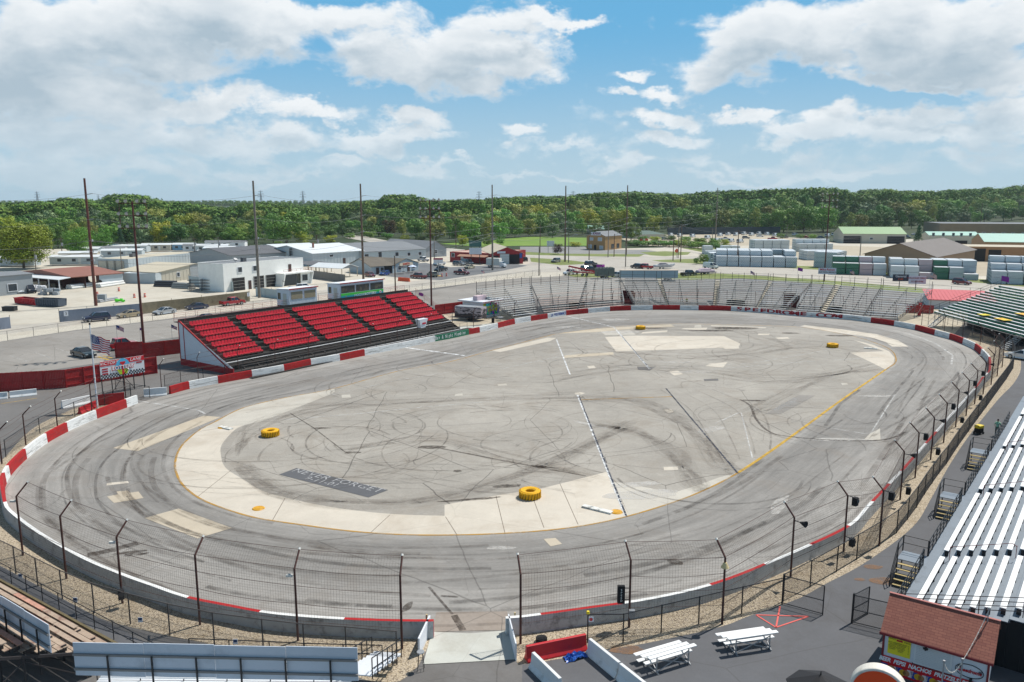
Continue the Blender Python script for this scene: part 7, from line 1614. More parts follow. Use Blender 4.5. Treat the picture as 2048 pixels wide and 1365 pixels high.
# wrap patches on the van
# parked cars in the far lots
far=[(1226,487,0),(1285,484,1),(1312,489,0),(1330,481,2),(1352,486,3),(1372,480,0),(1400,484,4),(1425,488,1),(1450,480,0),(1492,478,3),(1520,474,0),(1545,480,4),(1570,477,1),(1830,471,0),(1842,474,2),(1852,468,1),(1862,474,4),(1812,476,3),(1590,472,0),(1610,476,4),(1640,478,3)]
rnd=random.Random(12); cols=[(WH,'white paint'),(BK,'black paint'),(SV,'silver paint'),(GY,'grey paint'),(RD,'bright red paint')]
for i,(x,y,c) in enumerate(far):
    q=y/1.; car(('suv','sedan','pickup')[i%3],f'{["white","black","silver","grey","red"][c]} {["suv","saloon","pickup"][i%3]} far off in the {"dirt lot before the woods" if x<1650 else "car park beside the sage green roof"}',(x-9,y),(x+9,y+rnd.uniform(-1,1)),*cols[c],group='vehicles far off before the woods')
for i,(x,y,s) in enumerate([(1440,473,1),(1456,471,1),(1472,472,1),(1488,470,1),(1503,472,1),(1518,470,1),(1534,471,1),(1550,473,1),(1415,478,1),(1434,484,1),(1462,485,1),(1480,486,1),(1385,475,1),(1360,474,1),(1342,473,1),(1510,486,1),(1655,474,1),(1668,472,1)]): car('van','white high-sided van among the vehicles stored '+('before the woods, left part' if x<1450 else 'before the woods, right part' if x<1600 else 'left of the sage green roof'),(x-7,y+.6),(x+7,y-.6),WH,'white paint',group='vans stored before the woods')
# box truck, trailers, boat
def boxbody(label,name,cat,a,c,W,z0,h,m,wheels,cab=None,roofm=None,group=None):
    a,c=G(*a),G(*c); u=flat(c-a); L=u.length; t=thing(name,label,cat,flat(a),math.atan2(u.y,u.x),group); b=MB(); b.box((L/2,0,z0),(L,W,h)); b.build('body',m,t,bevel=.05); b=MB()
    if roofm: b.box((L/2,0,z0+h),(L+.05,W+.05,.06)); b.build('roof',roofm,t)
    for x in wheels:
        for s in (-1,1): wheel_parts(t,L*x,s*(W/2-.12),.42)
    return t,L
t,L=boxbody('white box truck parked beside the red garage','box_truck','truck',(975,535),(1001,536),2.3,.9,2.5,mat('dull white box body',rgb(206,206,198),.6,var=.04),(.2,),group=CARG); b=MB(); loft(b,[(L,.45),(L,2.3),(L+.9,2.3),(L+1.25,1.55),(L+1.9,1.3),(L+2.,.45)],[1.]*6); b.build('cab',paint('white paint',WH),t,bevel=.06); b=MB(); loft(b,[(L+.93,2.2),(L+1.26,1.58),(L+1.3,1.58),(L+.98,2.22)],[.85]*4); b.build('windscreen',M_cgl,t)
for s in (-1,1): wheel_parts(t,L+1.3,s*.9,.42)
t,L=boxbody('grey covered trailer with ribbed tarpaulin behind the far bleachers','covered_trailer','trailer',(1192,558),(1226,557),2.4,.8,2.5,mat('grey tarpaulin cover',rgb(104,112,104),.8,var=.15,vscale=1),(.4,.55)); b=MB()
for k in range(5): b.tube((L*(k+.5)/5,-1.2,3.32),(L*(k+.5)/5,1.2,3.32),.18,n=8)
b.build('roof_hump',mat('grey tarpaulin cover',rgb(104,112,104)),t)
t,L=boxbody('long pale blue-white container trailer right behind the middle far bleachers','container_trailer','trailer',(1240,562),(1354,562),2.6,.9,2.3,mat('pale blue white trailer side',rgb(168,186,190),.6,var=.08,vscale=.4),(.8,.87),roofm=mat('dusty tan trailer roof',rgb(186,172,156),.8)); b=MB()
for k in range(24): b.box((L*(k+.5)/24,-1.33,.95),(.08,.05,2.2))
b.build('side_rib',mat('pale blue white trailer side',rgb(168,186,190)),t)
t,L=boxbody('black low trailer with a purple end panel behind the far bleachers','utility_trailer','trailer',(1188,543),(1206,544),2.0,.5,1.9,M_bump,(.5,)); b=MB(); b.box((L+.06,0,.6),(.08,1.9,1.8)); b.build('end_panel',mat('purple panel',rgb(150,40,150)),t); b=MB(); b.box((L-1,-1.05,.6),(1.9,.06,1.8)); b.build('side_panel',mat('purple panel',rgb(150,40,150)),t)
a,c=G(1140,552),G(1196,553); u=flat(c-a); t=thing('red_ramp_trailer','long red sloping ramp trailer behind the far bleachers','trailer',flat(a),math.atan2(u.y,u.x)); L=u.length; b=MB()
for y in (-.9,.9): b.bar((-.5,y,3.1),(L,y,1.2),.14,.3); b.bar((1,y,1.3),(L,y,.9),.12,.25)
for k in range(9): x=-.4+(L*.95)*k/8; b.bar((x,-.9,3.05-1.9*k/8),(x,.9,3.05-1.9*k/8),.1); b.bar((x,.9,3.05-1.9*k/8),(x+.3,.9,1.1),.07); b.bar((x,-.9,3.05-1.9*k/8),(x+.3,-.9,1.1),.07)
b.build('ramp_frame',mat('bright red steel',rgb(176,30,40),.5),t)
for x in (.45,.6): 
    for s in (-1,1): wheel_parts(t,L*x,s*1.,.4)
# boat
a,c=G(1309,539),G(1349,537); u=flat(c-a); t=thing('covered_boat','white speedboat on a trailer behind the red pickup','boat',flat(a),math.atan2(u.y,u.x)); L=u.length; b=MB(); st=[(0,.95,1.15,.9),(.5,1.15,1.2,.8),(.8,.85,1.2,.75),(1,.05,1.35,1.25)]
for (s0,w0_,zt0,zb0),(s1,w1_,zt1,zb1) in zip(st[:-1],st[1:]): b.hexa([(L*s0,-w0_*.3,zb0-.15),(L*s1,-w1_*.3,zb1-.15),(L*s1,w1_*.3,zb1-.15),(L*s0,w0_*.3,zb0-.15),(L*s0,-w0_,zt0+.3),(L*s1,-w1_,zt1+.4),(L*s1,w1_,zt1+.4),(L*s0,w0_,zt0+.3)])
b.build('hull',mat('boat hull white',rgb(190,194,200),.3),t); b=MB(); b.hexa([(L*.2,-.8,1.5),(L*.62,-.8,1.55),(L*.62,.8,1.55),(L*.2,.8,1.5),(L*.3,-.5,2.1),(L*.5,-.4,2.1),(L*.5,.4,2.1),(L*.3,.5,2.1)]); b.build('canvas_cover',mat('grey canvas cover',rgb(96,98,108),.8),t); b=MB(); b.bar((-1,0,.45),(L*.9,0,.5),.14); b.build('trailer_beam',M_galv,t)
for s in (-1,1): wheel_parts(t,L*.35,s*.9,.33)
# covered pink car on trailer
a,c=G(1393,550),G(1427,548); u=flat(c-a); t=thing('covered_car','car under a pale pink cover on a low trailer behind the far bleachers','car',flat(a),math.atan2(u.y,u.x)); L=u.length; b=MB(); b.hexa([(0,-.9,.8),(L,-.9,.8),(L,.9,.8),(0,.9,.8),(.4,-.7,1.5),(L-.3,-.7,1.4),(L-.3,.7,1.4),(.4,.7,1.5)]); b.hexa([(.9,-.66,1.45),(L-1.4,-.66,1.4),(L-1.4,.66,1.4),(.9,.66,1.45),(1.6,-.5,1.95),(L-2,-.5,1.95),(L-2,.5,1.95),(1.6,.5,1.95)]); b.build('cover',mat('pale pink cover',rgb(198,178,190),.8,var=.1),t,bevel=.1); b=MB(); b.box((L/2,0,.55),(L+1,2.1,.15)); b.build('trailer_bed',M_bump,t)
for x in (.4,.55):
    for s in (-1,1): wheel_parts(t,L*x,s*1.,.32)
# skips, barrels, barriers
def skip(label,a,c,m,h=1.5):
    a,c=G(*a),G(*c); u=flat(c-a); L=u.length; t=thing('skip',label,'skip',flat(a),math.atan2(u.y,u.x)); b=MB(); W=2.3
    for y in (0,W): b.hexa([(0,y-.05,.15),(L,y-.05,.15),(L,y+.05,.15),(0,y+.05,.15),(-.2,y-.05,h),(L+.2,y-.05,h),(L+.2,y+.05,h),(-.2,y+.05,h)])
    for x in (0,L): b.box((x,W/2,.15),(.1,W,h-.15))
    b.box((L/2,W/2,.15),(L,W,.08)); n=int(L/.6)
    for k in range(n): b.box((L*(k+.5)/n,-.10,.2),(.12,.12,h-.25))
    b.box((L/2,-.1,h-.12),(L+.4,.16,.14)); b.build('body',m,t); b=MB(); b.box((L/2,W/2,h*.55),(L-.2,W-.2,.3)); b.build('rubble_fill',mat('brown rubbish',rgb(92,66,50),.9,var=.4,vscale=2),t)
skip('red open skip standing end to end with the grey one in the left yard',(30,608),(70,612),mat('scuffed red skip paint',rgb(176,30,44),.6,var=.1,vscale=1,dirt=rgb(190,150,150),dscale=2,dthr=.66)); skip('dark grey open skip beside the red one in the left yard',(72,613),(117,615),mat('slate skip paint',rgb(72,82,94),.6,var=.1,vscale=1),1.8)
b=MB(); b.box((0,0,0),(2.6,1.4,.9)); b.box((0,0,.9),(2.8,1.6,.1)); o=b.build('black_crate',M_bump,loc=G(20,622)); tag(o,'black lidded crate alone in the left yard near the frame edge','crate')
M_or=mat('orange plastic',rgb(222,84,34),.5); 
def barrel(label,x,y):
    t=thing('traffic_barrel',label,'traffic barrel',G(x,y),group='orange traffic barrels'); b=MB(); b.tube((0,0,0),(0,0,1.),.30,.24,n=12); b.build('drum',M_or,t); b=MB()
    for z in (.3,.65): b.tube((0,0,z),(0,0,z+.14),.30-.03*z,.295-.03*z,n=12)
    b.build('white_band',M_wsh,t)
for lab,x,y in (('orange and white traffic barrel in the left yard beside the leftmost tall pole',195,592),('orange and white traffic barrel at the left of the pile in the yard',238,583),('orange and white traffic barrel in the yard behind the left light tower',269,596),('orange and white traffic barrel right of the left light tower',290,595),('orange traffic barrel at the shop lot by the sign post',884,554),('orange and white traffic barrel rightmost in the shop lot',893,553)): barrel(lab,x,y)
a,c=G(797,562),G(819,564); u=flat(c-a); t=thing('water_barrier','orange water-filled plastic barrier in front of the maroon pickup','barrier',flat(a),math.atan2(u.y,u.x)); L=u.length; b=MB(); b.extr([(-.3,0),(.3,0),(.12,1.1),(-.12,1.1)],0,L); b.build('shell',M_or,t)
t=thing('sign_post','sign on a tall post with a yellow foot in the shop parking lot','sign',G(877,553)); hh=zfit(G(877,553),519); b=MB(); b.tube((0,0,0),(0,0,hh),.12); b.build('post',M_galv,t); b=MB(); b.box((0,0,hh-1.2),(3.,.2,1.6)); b.build('sign_panel',mat('white sign panel',rgb(222,222,224)),t); b=MB(); b.box((0,-.12,hh-.1),(3.,.05,.45)); b.build('red_strip',M_redsh,t); b=MB(); b.box((0,0,0),(1.6,1.6,.2)); b.build('foot',M_yel2 if False else mat('yellow kerb',rgb(214,170,50)),t)
t=thing('sign_post','teal and white sign standing on the roof line of the red building','sign',G(951,530)); hh=zfit(G(951,530),482); b=MB(); b.tube((-1.6,0,0),(-1.6,0,hh),.15); b.tube((1.6,0,0),(1.6,0,hh),.15); b.build('post',M_steel,t); b=MB(); b.box((0,0,hh-2.2),(4.6,.3,2.2)); b.build('sign_panel',mat('teal sign panel',rgb(70,110,104)),t); b=MB(); b.box((0,0,hh-5.0),(4.6,.3,2.4)); b.build('sign_panel',M_wsh,t)
t=thing('sign_post','white board on two posts beside the purple-leaved tree','sign',G(1101,506)); hh=zfit(G(1101,506),482); b=MB(); b.tube((-1.1,0,0),(-1.1,0,hh),.12); b.tube((1.1,0,0),(1.1,0,hh),.12); b.build('post',M_galv,t); b=MB(); b.box((0,0,hh-2.4),(3.4,.2,2.4)); b.build('sign_panel',M_wsh,t)
for (x,y,lab) in ((1353,516,'orange diamond road sign beside the side road'),(1282,492,'orange road-work sign before the hip-roofed pavilion, left'),(1293,491,'orange road-work sign before the hip-roofed pavilion, right')):
    t=thing('road_sign',lab,'road sign',G(x,y)); b=MB(); b.tube((0,0,0),(0,0,3.),.08); b.build('post',M_galv,t); b=MB(); b.hexa([(0,-.05,2.0),(.01,-.05,2.0),(.01,.05,2.),(0,.05,2.),(-.01,-.05,2.01),(.9,-.05,2.9),(.9,.05,2.9),(-.01,.05,2.01)]) if False else b.add([(0,-.05,1.9),(1,-.05,2.9),(0,-.05,3.9),(-1,-.05,2.9),(0,.05,1.9),(1,.05,2.9),(0,.05,3.9),(-1,.05,2.9)],[(0,1,2,3),(7,6,5,4),(0,4,5,1),(1,5,6,2),(2,6,7,3),(3,7,4,0)]); b.build('diamond_plate',M_or,t)
# pipes and racks in the yard
def pipes(label,a,c,n,r,m,rows=2,name='pipe_stack'):
    a,c=G(*a),G(*c); u=flat(c-a); L=u.length; rz=math.atan2(u.y,u.x); t=thing(name,label,'pipe stack',flat(a),rz); 
    for k in range(rows):
        for q in range(n-k): b=MB(); b.tube((0,q*2*r+k*r,r+k*1.75*r),(L,q*2*r+k*r,r+k*1.75*r),r,n=10); b.build('pipe',m,t)
pipes('white pipes stacked in front of the brown-roofed shed, left pile',(143,579),(196,573),4,.32,mat('white pipe',rgb(214,216,214),.5)); pipes('white pipes stacked against the pale shed wall, right pile',(201,576),(249,569),4,.32,mat('white pipe',rgb(214,216,214)))
pipes('dark steel pipes stacked beside the beige gabled workshop',(308,574),(346,575),5,.3,mat('dark pipe',rgb(62,64,70),.5),3); pipes('grey steel pipes left of the steel racks',(344,577),(378,579),5,.28,mat('grey pipe',rgb(140,142,140),.5),3)
pipes('silver pipes on the ground behind the blue-grey yard fence',(200,606),(236,600),3,.2,M_galv,2)
p=G(380,583); t=thing('steel_rack','dark steel storage rack with long bars beside the white garage building','rack',p,.12); b=MB()
for x in (0,3,6,9,12):
    for y in (0,1.2): b.bar((x,y,0),(x,y,3.2),.12)
for z in (.5,1.3,2.1,2.9):
    for y in (0,.4,.8,1.2): b.bar((-.6,y,z),(12.8,y,z),.12)
b.build('rack_frame',mat('dark rack steel',rgb(64,68,74),.5,.3),t)
p=G(205,604); b=MB(); b.box((0,0,0),(1.8,1.2,1.8)); b.box((0,-.62,.3),(1.5,.06,1.2)); o=b.build('grey_cabinet',W_grey,loc=p,rz=.1,bevel=.04); tag(o,'grey metal cabinet behind the yard fence beside the leftmost tall pole','cabinet')
b=MB(); rnd=random.Random(31)
for k in range(14): b.box((rnd.uniform(-.8,.8),rnd.uniform(-.4,.4),rnd.uniform(0,.5)),(.6,.4,.4),rnd.uniform(0,3))
o=b.build('bright_green_heap',mat('lime green plastic',rgb(90,214,50),.5),loc=G(240,605)); tag(o,'lime green plastic heap behind the blue-grey yard fence','heap')
for (x,y,lab,c) in ((88,575,'pallet load of cream boxes by the open shed','c'),(75,583,'white crates stacked near the dark minivan','w'),(100,590,'pile of grey scrap on the yard','g')):
    b=MB(); rnd=random.Random(x)
    for k in range(12): b.box((rnd.uniform(-2.2,2.2),rnd.uniform(-1,1),0 if k<7 else .8),(rnd.uniform(.8,1.5),rnd.uniform(.8,1.2),rnd.uniform(.5,.9)),rnd.uniform(0,.5))
    o=b.build('goods_pile',{'c':M_conc2,'w':M_wsh,'g':W_grey}[c],loc=G(x,y)); tag(o,lab,'pile')
# yellow generator on the walk
p=G(1957,868); t=thing('floor_scrubber','yellow and black wheeled machine on the walk below the near-right stand','machine',p,.5); b=MB(); b.box((0,0,.12),(.75,.6,.5)); b.build('base',M_underside,t,bevel=.05); b=MB(); b.box((0,0,.62),(.8,.62,.34)); b.build('tank',mat('machine yellow',rgb(226,196,30),.4),t,bevel=.08)
for x in (-.3,.3):
    for y in (-.3,.3): b=MB(); b.tube((x,y-.05,.13),(x,y+.05,.13),.13,n=12); b.build('wheel',M_tyre,t)
b=MB(); b.tube((-.35,-.2,.7),(-.55,-.2,1.),.02); b.tube((-.35,.2,.7),(-.55,.2,1.),.02); b.tube((-.55,-.2,1.),(-.55,.2,1.),.02); b.build('handle',M_black,t)
# banners on the back rail of the far bleachers
def banner(label,x0,x1,y,hpx,m,txt,tm,z=6.4,size=.8):
    A,B_=G(x0,y,z),G(x1,y+ (x1-x0)*.02,z); u=flat(B_-A); L=u.length; h=hpx/8.; b=MB(); b.box((L/2,0,-h),(L,.05,h)); o=b.build('banner',m,loc=A,rz=math.atan2(u.y,u.x)); tag(o,label,'banner')
    for i,(s,f) in enumerate(txt): text_mesh(s,f,tm[i],o,upright(L/2,-.05,-h*(.28+.42*i)),'lettering',.006,bold=.01)
banner('white banner reading Mike Raines on the back rail of the far bleachers',1637,1673,536,13,M_wsh,[('Mike Raines',.75),('AUCTION SERVICE',.5)],[mat('bright red print',rgb(196,30,40)),Mk])
banner('dark grey banner with white and orange lettering on the back rail',1786,1818,549,13,mat('charcoal banner',rgb(58,66,76),.7),[('General',.75),('LUBE',.5)],[M_lwh,M_or])
banner('white banner with red lines of lettering right of the dark grey banner',1818,1853,552,15,M_wsh,[('ROLLCAGE DIRECT',.5),('317-555-8TRK',.45)],[M_lred,M_lred])
boardwall('slat_fence','long dark slatted fence at the foot of the woods behind the stored vans',G(1335,470),G(1560,468),5.,mat('dark slatted fence',rgb(62,72,78),.8,var=.15,vscale=.3),.2,'fence')
# ---------------------------------------------------------------- people
M_skin=mat('skin',rgb(176,128,100),.6); M_hair=mat('dark hair',rgb(48,36,30),.8)
def person(label,loc,rz,shirt,trousers,pose='stand',hair=M_hair):
    t=thing('person',label,'person',loc,rz)
    J={}
    if pose=='stand':
        J=dict(pel=(0,0,.92),sp=(0,0,1.15),ch=(0,.02,1.36),nk=(0,.02,1.50),hd=(0,-.02,1.62),ht=(0,-.01,1.74),
          lh=(-.10,0,.88),lk=(-.11,-.03,.48),la=(-.12,.02,.08),lf=(-.13,-.14,.04),rh=(.10,0,.88),rk=(.12,-.05,.48),ra=(.13,.0,.08),rf=(.14,-.16,.04),
          ls=(-.19,.02,1.42),le=(-.25,-.02,1.16),lw=(-.20,-.20,1.02),lx=(-.18,-.27,1.0),rs=(.19,.02,1.42),re=(.25,.0,1.15),rw=(.24,-.16,.98),rx=(.22,-.23,.96))
    else:
        J=dict(pel=(0,0,.48),sp=(0,-.03,.70),ch=(0,-.04,.92),nk=(0,-.04,1.06),hd=(0,-.09,1.18),ht=(0,-.08,1.30),
          lh=(-.10,-.02,.47),lk=(-.13,-.44,.48),la=(-.13,-.46,.08),lf=(-.13,-.62,.04),rh=(.10,-.02,.47),rk=(.13,-.44,.48),ra=(.14,-.40,.08),rf=(.15,-.56,.04),
          ls=(-.19,-.04,.98),le=(-.25,-.16,.74),lw=(-.14,-.36,.60),lx=(-.10,-.43,.58),rs=(.19,-.04,.98),re=(.25,-.16,.74),rw=(.14,-.36,.60),rx=(.10,-.43,.58))
    Rr=dict(pel=.125,sp=.12,ch=.15,nk=.058,hd=.095,ht=.085,lh=.09,lk=.06,la=.045,lf=.035,rh=.09,rk=.06,ra=.045,rf=.035,ls=.06,le=.042,lw=.03,lx=.022,rs=.06,re=.042,rw=.03,rx=.022)
    names=list(J); idx={n:i for i,n in enumerate(names)}
    E_=[('pel','sp'),('sp','ch'),('ch','nk'),('nk','hd'),('hd','ht'),('pel','lh'),('lh','lk'),('lk','la'),('la','lf'),('pel','rh'),('rh','rk'),('rk','ra'),('ra','rf'),('ch','ls'),('ls','le'),('le','lw'),('lw','lx'),('ch','rs'),('rs','re'),('re','rw'),('rw','rx')]
    vs=[J[n] for n in names]; rs_=[Rr[n] for n in names]; es=[(idx[a],idx[c]) for a,c in E_]
    # fingers and thumbs
    for s,w_,x_ in ((-1,'lw','lx'),(1,'rw','rx')):
        d=(Vector(J[x_])-Vector(J[w_])).normalized(); sd_=Vector((1,0,0))
        for k in range(4):
            q0=Vector(J[x_])+sd_*(-.03+.02*k); q1=q0+d*(.045+.01*(k in (1,2))); q2=q1+(d+Vector((0,0,-.8))).normalized()*.035
            i=len(vs); vs+= [tuple(q0),tuple(q1),tuple(q2)]; rs_+=[.010,.009,.008]; es+=[(idx[x_],i),(i,i+1),(i+1,i+2)]
        q0=(Vector(J[w_])+Vector(J[x_]))/2+sd_*(-s*.035); q1=q0+(d-sd_*s*.7).normalized()*.045; i=len(vs); vs+=[tuple(q0),tuple(q1)]; rs_+=[.012,.009]; es+=[(idx[w_],i),(i,i+1)]
    me=bpy.data.meshes.new('body'); me.from_pydata(vs,es,[]); o=bpy.data.objects.new('body',me); COL.objects.link(o); o.parent=t
    sk=o.modifiers.new('skin','SKIN'); 
    for i,r in enumerate(rs_): me.skin_vertices[0].data[i].radius=(r,r*.85 if i not in (0,1,2) else r*.75)
    me.skin_vertices[0].data[0].use_root=True
    sb=o.modifiers.new('sub','SUBSURF'); sb.levels=1; sb.render_levels=2; me.materials.append(M_skin)
    def cloth(nm,segs,m,grow):
        b=MB()
        for a,c in segs: b.tube(J[a],J[c],Rr[a]*grow,Rr[c]*grow,n=10)
        c=b.build(nm,m,t,smooth=True); return c
    cloth('shirt',[('pel','sp'),('sp','ch'),('ls','le'),('rs','re'),('ch','ls'),('ch','rs')],shirt,1.16); cloth('trousers',[('pel','lh'),('pel','rh'),('lh','lk'),('lk','la'),('rh','rk'),('rk','ra')],trousers,1.2); cloth('shoe',[('la','lf'),('ra','rf')],M_underside,1.25)
    b=MB(); hd=Vector(J['ht']); b.tube(hd+Vector((0,.02,-.06)),hd+Vector((0,.01,.05)),.098,.06,n=12); b.build('hair',hair,t,smooth=True)
    b=MB(); f=Vector(J['hd']); b.bar(f+Vector((0,-.09,.0)),f+Vector((0,-.125,-.01)),.022,.04); 
    b.build('nose',M_skin,t); b=MB()
    for s in (-1,1): b.bar(f+Vector((s*.034,-.085,.025)),f+Vector((s*.034,-.096,.025)),.02,.012)
    b.bar(f+Vector((-.02,-.088,-.045)),f+Vector((.02,-.088,-.045)),.008,.01); b.build('face_feature',mat('dark feature',rgb(70,40,36)),t)
    return t
person('person in a pale green shirt standing beside the black stair tower at the near-right stand',flat(G(1993,872)),-.6,mat('pale green shirt',rgb(150,200,170),.8),mat('grey trousers',rgb(96,110,110),.8))
person('person in a bright yellow vest sitting at the foot of the middle far bleachers',V3(flat(G(1373,607,.6)),.55),0,mat('hi-vis yellow vest',rgb(206,214,50),.7),mat('black trousers',rgb(36,36,38),.8),'sit')
# ---------------------------------------------------------------- poles and wires
M_pole=mat('weathered utility pole',rgb(106,88,74),.85,var=.2,vscale=.6); M_rpole=mat('rust red steel pole',rgb(98,52,42),.6,var=.2,vscale=.4,dirt=rgb(70,40,36),dscale=.5); M_gpole=mat('grey weathered pole',rgb(128,120,110),.85,var=.15,vscale=.5); M_wireL=mat('power line',rgb(96,100,104),.6)
TP=[]
for i,(x,yb,yt,lab,m) in enumerate([(192,612,357,'tall rust-brown pole rising behind the leftmost yard, beside the red skips',M_rpole),(519,596,362,'tall grey-brown pole in front of the white garage building',M_gpole),(727,563,368,'tall brown pole beside the open carport and maroon hatchback',M_pole),(985,541,370,'tall grey pole in front of the barn-red wing and box truck',M_gpole),(1130,524,372,'tall brown pole standing on the grass at the road bend',M_pole),(1252,511,371,'tall brown pole right of the tan brick building',M_pole),(1431,478,376,'tall thin pole far off before the woods, above the wrapped lumber',M_gpole)]):
    p=G(x,yb); h=hgt(x,yb,yt); t=thing('utility_pole',lab,'utility pole',p,group='tall transmission poles along the road'); b=MB(); b.tube((0,0,0),(0,0,h),.36,.22,n=10); b.build('shaft',m,t); b=MB()
    arms=[h-3.6,h-9.2,h-14,h-16.5]
    for k,z in enumerate(arms[:2]): b.bar((0,0,z),(1.7 if k==0 else 1.3,-.3,z+.25),.14)
    for z in arms[2:]: b.bar((-.5,0,z),(.5,0,z),.12)
    b.build('cross_arm',M_galv,t); b=MB()
    for z in (h-14,h-16.5,h-18.5): b.tube((.55,0,z),(.55,0,z+.4),.14,n=6)
    b.build('insulator',M_wsh,t)
    TP.append((p,h))
def cat_wire(b,p,q,sag,r,n=14):
    pr=None
    for i in range(n+1):
        s=i/n; c=p.lerp(q,s)-Vector((0,0,sag*4*s*(1-s)))
        if pr is not None: b.wire(pr,c,r)
        pr=c
def wires(label,runs,r=.07,sag=1.6):
    b=MB()
    for p,q in runs: cat_wire(b,p,q,sag,r)
    o=b.build('power_line',M_wireL); tag(o,label,'power line')
ext=[(TP[0][0]+(TP[0][0]-TP[1][0]),TP[0][1])]+TP
for (dz,dx,lab) in ((3.35,1.7,'topmost power line strung between the tall poles'),(8.95,1.3,'second power line strung between the tall poles'),(13.8,.55,'third power line strung between the tall poles'),(16.2,.55,'fourth power line strung between the tall poles'),(18.2,.55,'lowest power line strung between the tall poles')):
    wires(lab,[(a[0]+Vector((dx,-.3,a[1]-dz)),c[0]+Vector((dx,-.3,c[1]-dz))) for a,c in zip(ext[:-1],ext[1:])],.06 if dz<10 else .075)
LT=[]
for i,(x,yb,yt,lab) in enumerate([(289,706,403,'floodlight tower between the lottery sign and the red-seat stand'),(863,612,400,'floodlight tower at the right rear corner of the red-seat stand'),(1648,563,388,'floodlight tower behind the far bleachers on the right')]):
    p=G(x,yb); h=hgt(x,yb,yt); rz={0:.1,1:0,2:-.1}[i]; t=thing('floodlight_tower',lab,'floodlight tower',p,rz,group='floodlight towers round the track'); b=MB(); b.tube((0,0,0),(0,0,h),.22,.13,n=10); b.build('shaft',M_rpole,t); b=MB(); hw=2.0 if i==0 else 2.1
    for k,z in enumerate((h-.3,h-2.2,h-4.1)): b.bar((-hw,0,z),(hw,0,z),.13)
    b.bar((-hw,0,h-.3),(-hw,0,h-4.1),.07); b.bar((hw,0,h-.3),(hw,0,h-4.1),.07); b.build('cross_arm',M_rpole,t)
    for k,z in enumerate((h-.3,h-2.2,h-4.1)):
        for x in (-hw,-hw*.42,hw*.42,hw): 
            b=MB(); b.tube((x,-.15,z+.55),(x,-.5,z+.30),.13,.28,n=12); l=b.build('flood_lamp',mat('dark lamp housing',rgb(52,50,50),.5),t); b=MB(); b.tube((x,-.5,z+.30),(x,-.53,z+.28),.26,n=12); b.build('lamp_lens',mat('pale lamp glass',rgb(206,206,198),.2),l)
for i,(x,yb,yt,lab,kind) in enumerate([(791,588,512,'short brown pole on the verge behind the red-seat stand','p'),(869,530,472,'pole with a double street lamp arm behind the second light tower','l'),(912,498,450,'thin pole at the woods edge above the barn-red wing','p'),(1078,552,494,'thin rust pole in the fence at the road bend','p'),(1080,506,448,'thin grey pole before the bright field','p'),(1137,526,472,'grey street lamp beside the tall pole at the road bend','l'),(1178,525,472,'thin brown pole before the left corner of the tan brick building','p'),
  (1216,515,446,'brown pole with crossarms before the tan brick building','x'),(1228,514,468,'blue-grey street lamp pole before the tan brick building','l'),(1251,534,488,'blue-grey street lamp column standing before the tall pole','p'),(1346,522,471,'grey column left of the pair of poles by the side road','p'),(1356,517,452,'pole with street lamp by the side road','l'),(1361,524,450,'pole with crossarms by the side road','x'),(1424,494,457,'pole with crossarms behind the leftmost wrapped lumber','x'),(1474,532,460,'brown pole in front of the long white lumber stack','x'),
  (1718,536,473,'brown pole in front of the tan lumber shed','p'),(1958,475,408,'thin pole before the long brown-grey building','p'),(244,542,497,'brown pole at the corner of the beige-roofed warehouse','p'),(125,515,476,'pole with a transformer right of the yellow-green tree','t'),(72,540,498,'pole in front of the big yellow-green tree','t'),(390,510,476,'pole with a transformer above the beige gabled workshop','t'),(439,523,474,'pole with two transformers above the white garage building','t'),(635,512,470,'pole with a transformer behind the white-roofed warehouse','t'),(1573,477,450,'pole at the woods edge right of the wrapped lumber','x'),(1700,470,440,'curved street lamp right of the third light tower','l')]):
    p=G(x,yb); h=hgt(x,yb,yt); t=thing('street_lamp' if kind=='l' else 'utility_pole',lab,'street lamp' if kind=='l' else 'utility pole',p); b=MB(); b.tube((0,0,0),(0,0,h),.20,.13,n=8); b.build('shaft',M_gpole if i%2 else M_pole,t)
    if kind=='l': b=MB(); b.tube((0,0,h-.5),(2.6,0,h+.5),.08); b.build('arm',M_galv,t); b=MB(); b.box((3.,0,h+.35),(1.1,.35,.22)); b.build('lamp_head',M_galv,t)
    if kind in 'xt': b=MB(); b.bar((-1.3,0,h-.5),(1.3,0,h-.5),.16); b.build('cross_arm',M_pole,t)
    if kind=='t': b=MB(); b.tube((.5,-.3,h-3.4),(.5,-.3,h-2.1),.42,n=10); b.build('transformer',M_galv,t)
def q(x,yb,yt): p=G(x,yb); return V3(p,hgt(x,yb,yt))
for lab,L_ in (('low power line along the left side of the yard',[(-120,560,470),(125,515,480),(390,510,480),(635,512,474)]),('low power line crossing before the red garage',[(791,588,515),(985,541,470),(1130,524,462),(1216,515,450),(1361,524,455)]),('sagging power line across the side road to the wrapped lumber',[(1216,515,448),(1361,524,452),(1474,532,463),(1718,536,476)]),('power line from the second light tower to the tall grey pole',[(869,530,476),(985,541,466)])):
    pts=[q(*k) for k in L_]; wires(lab,list(zip(pts[:-1],pts[1:])),.08,1.2); 
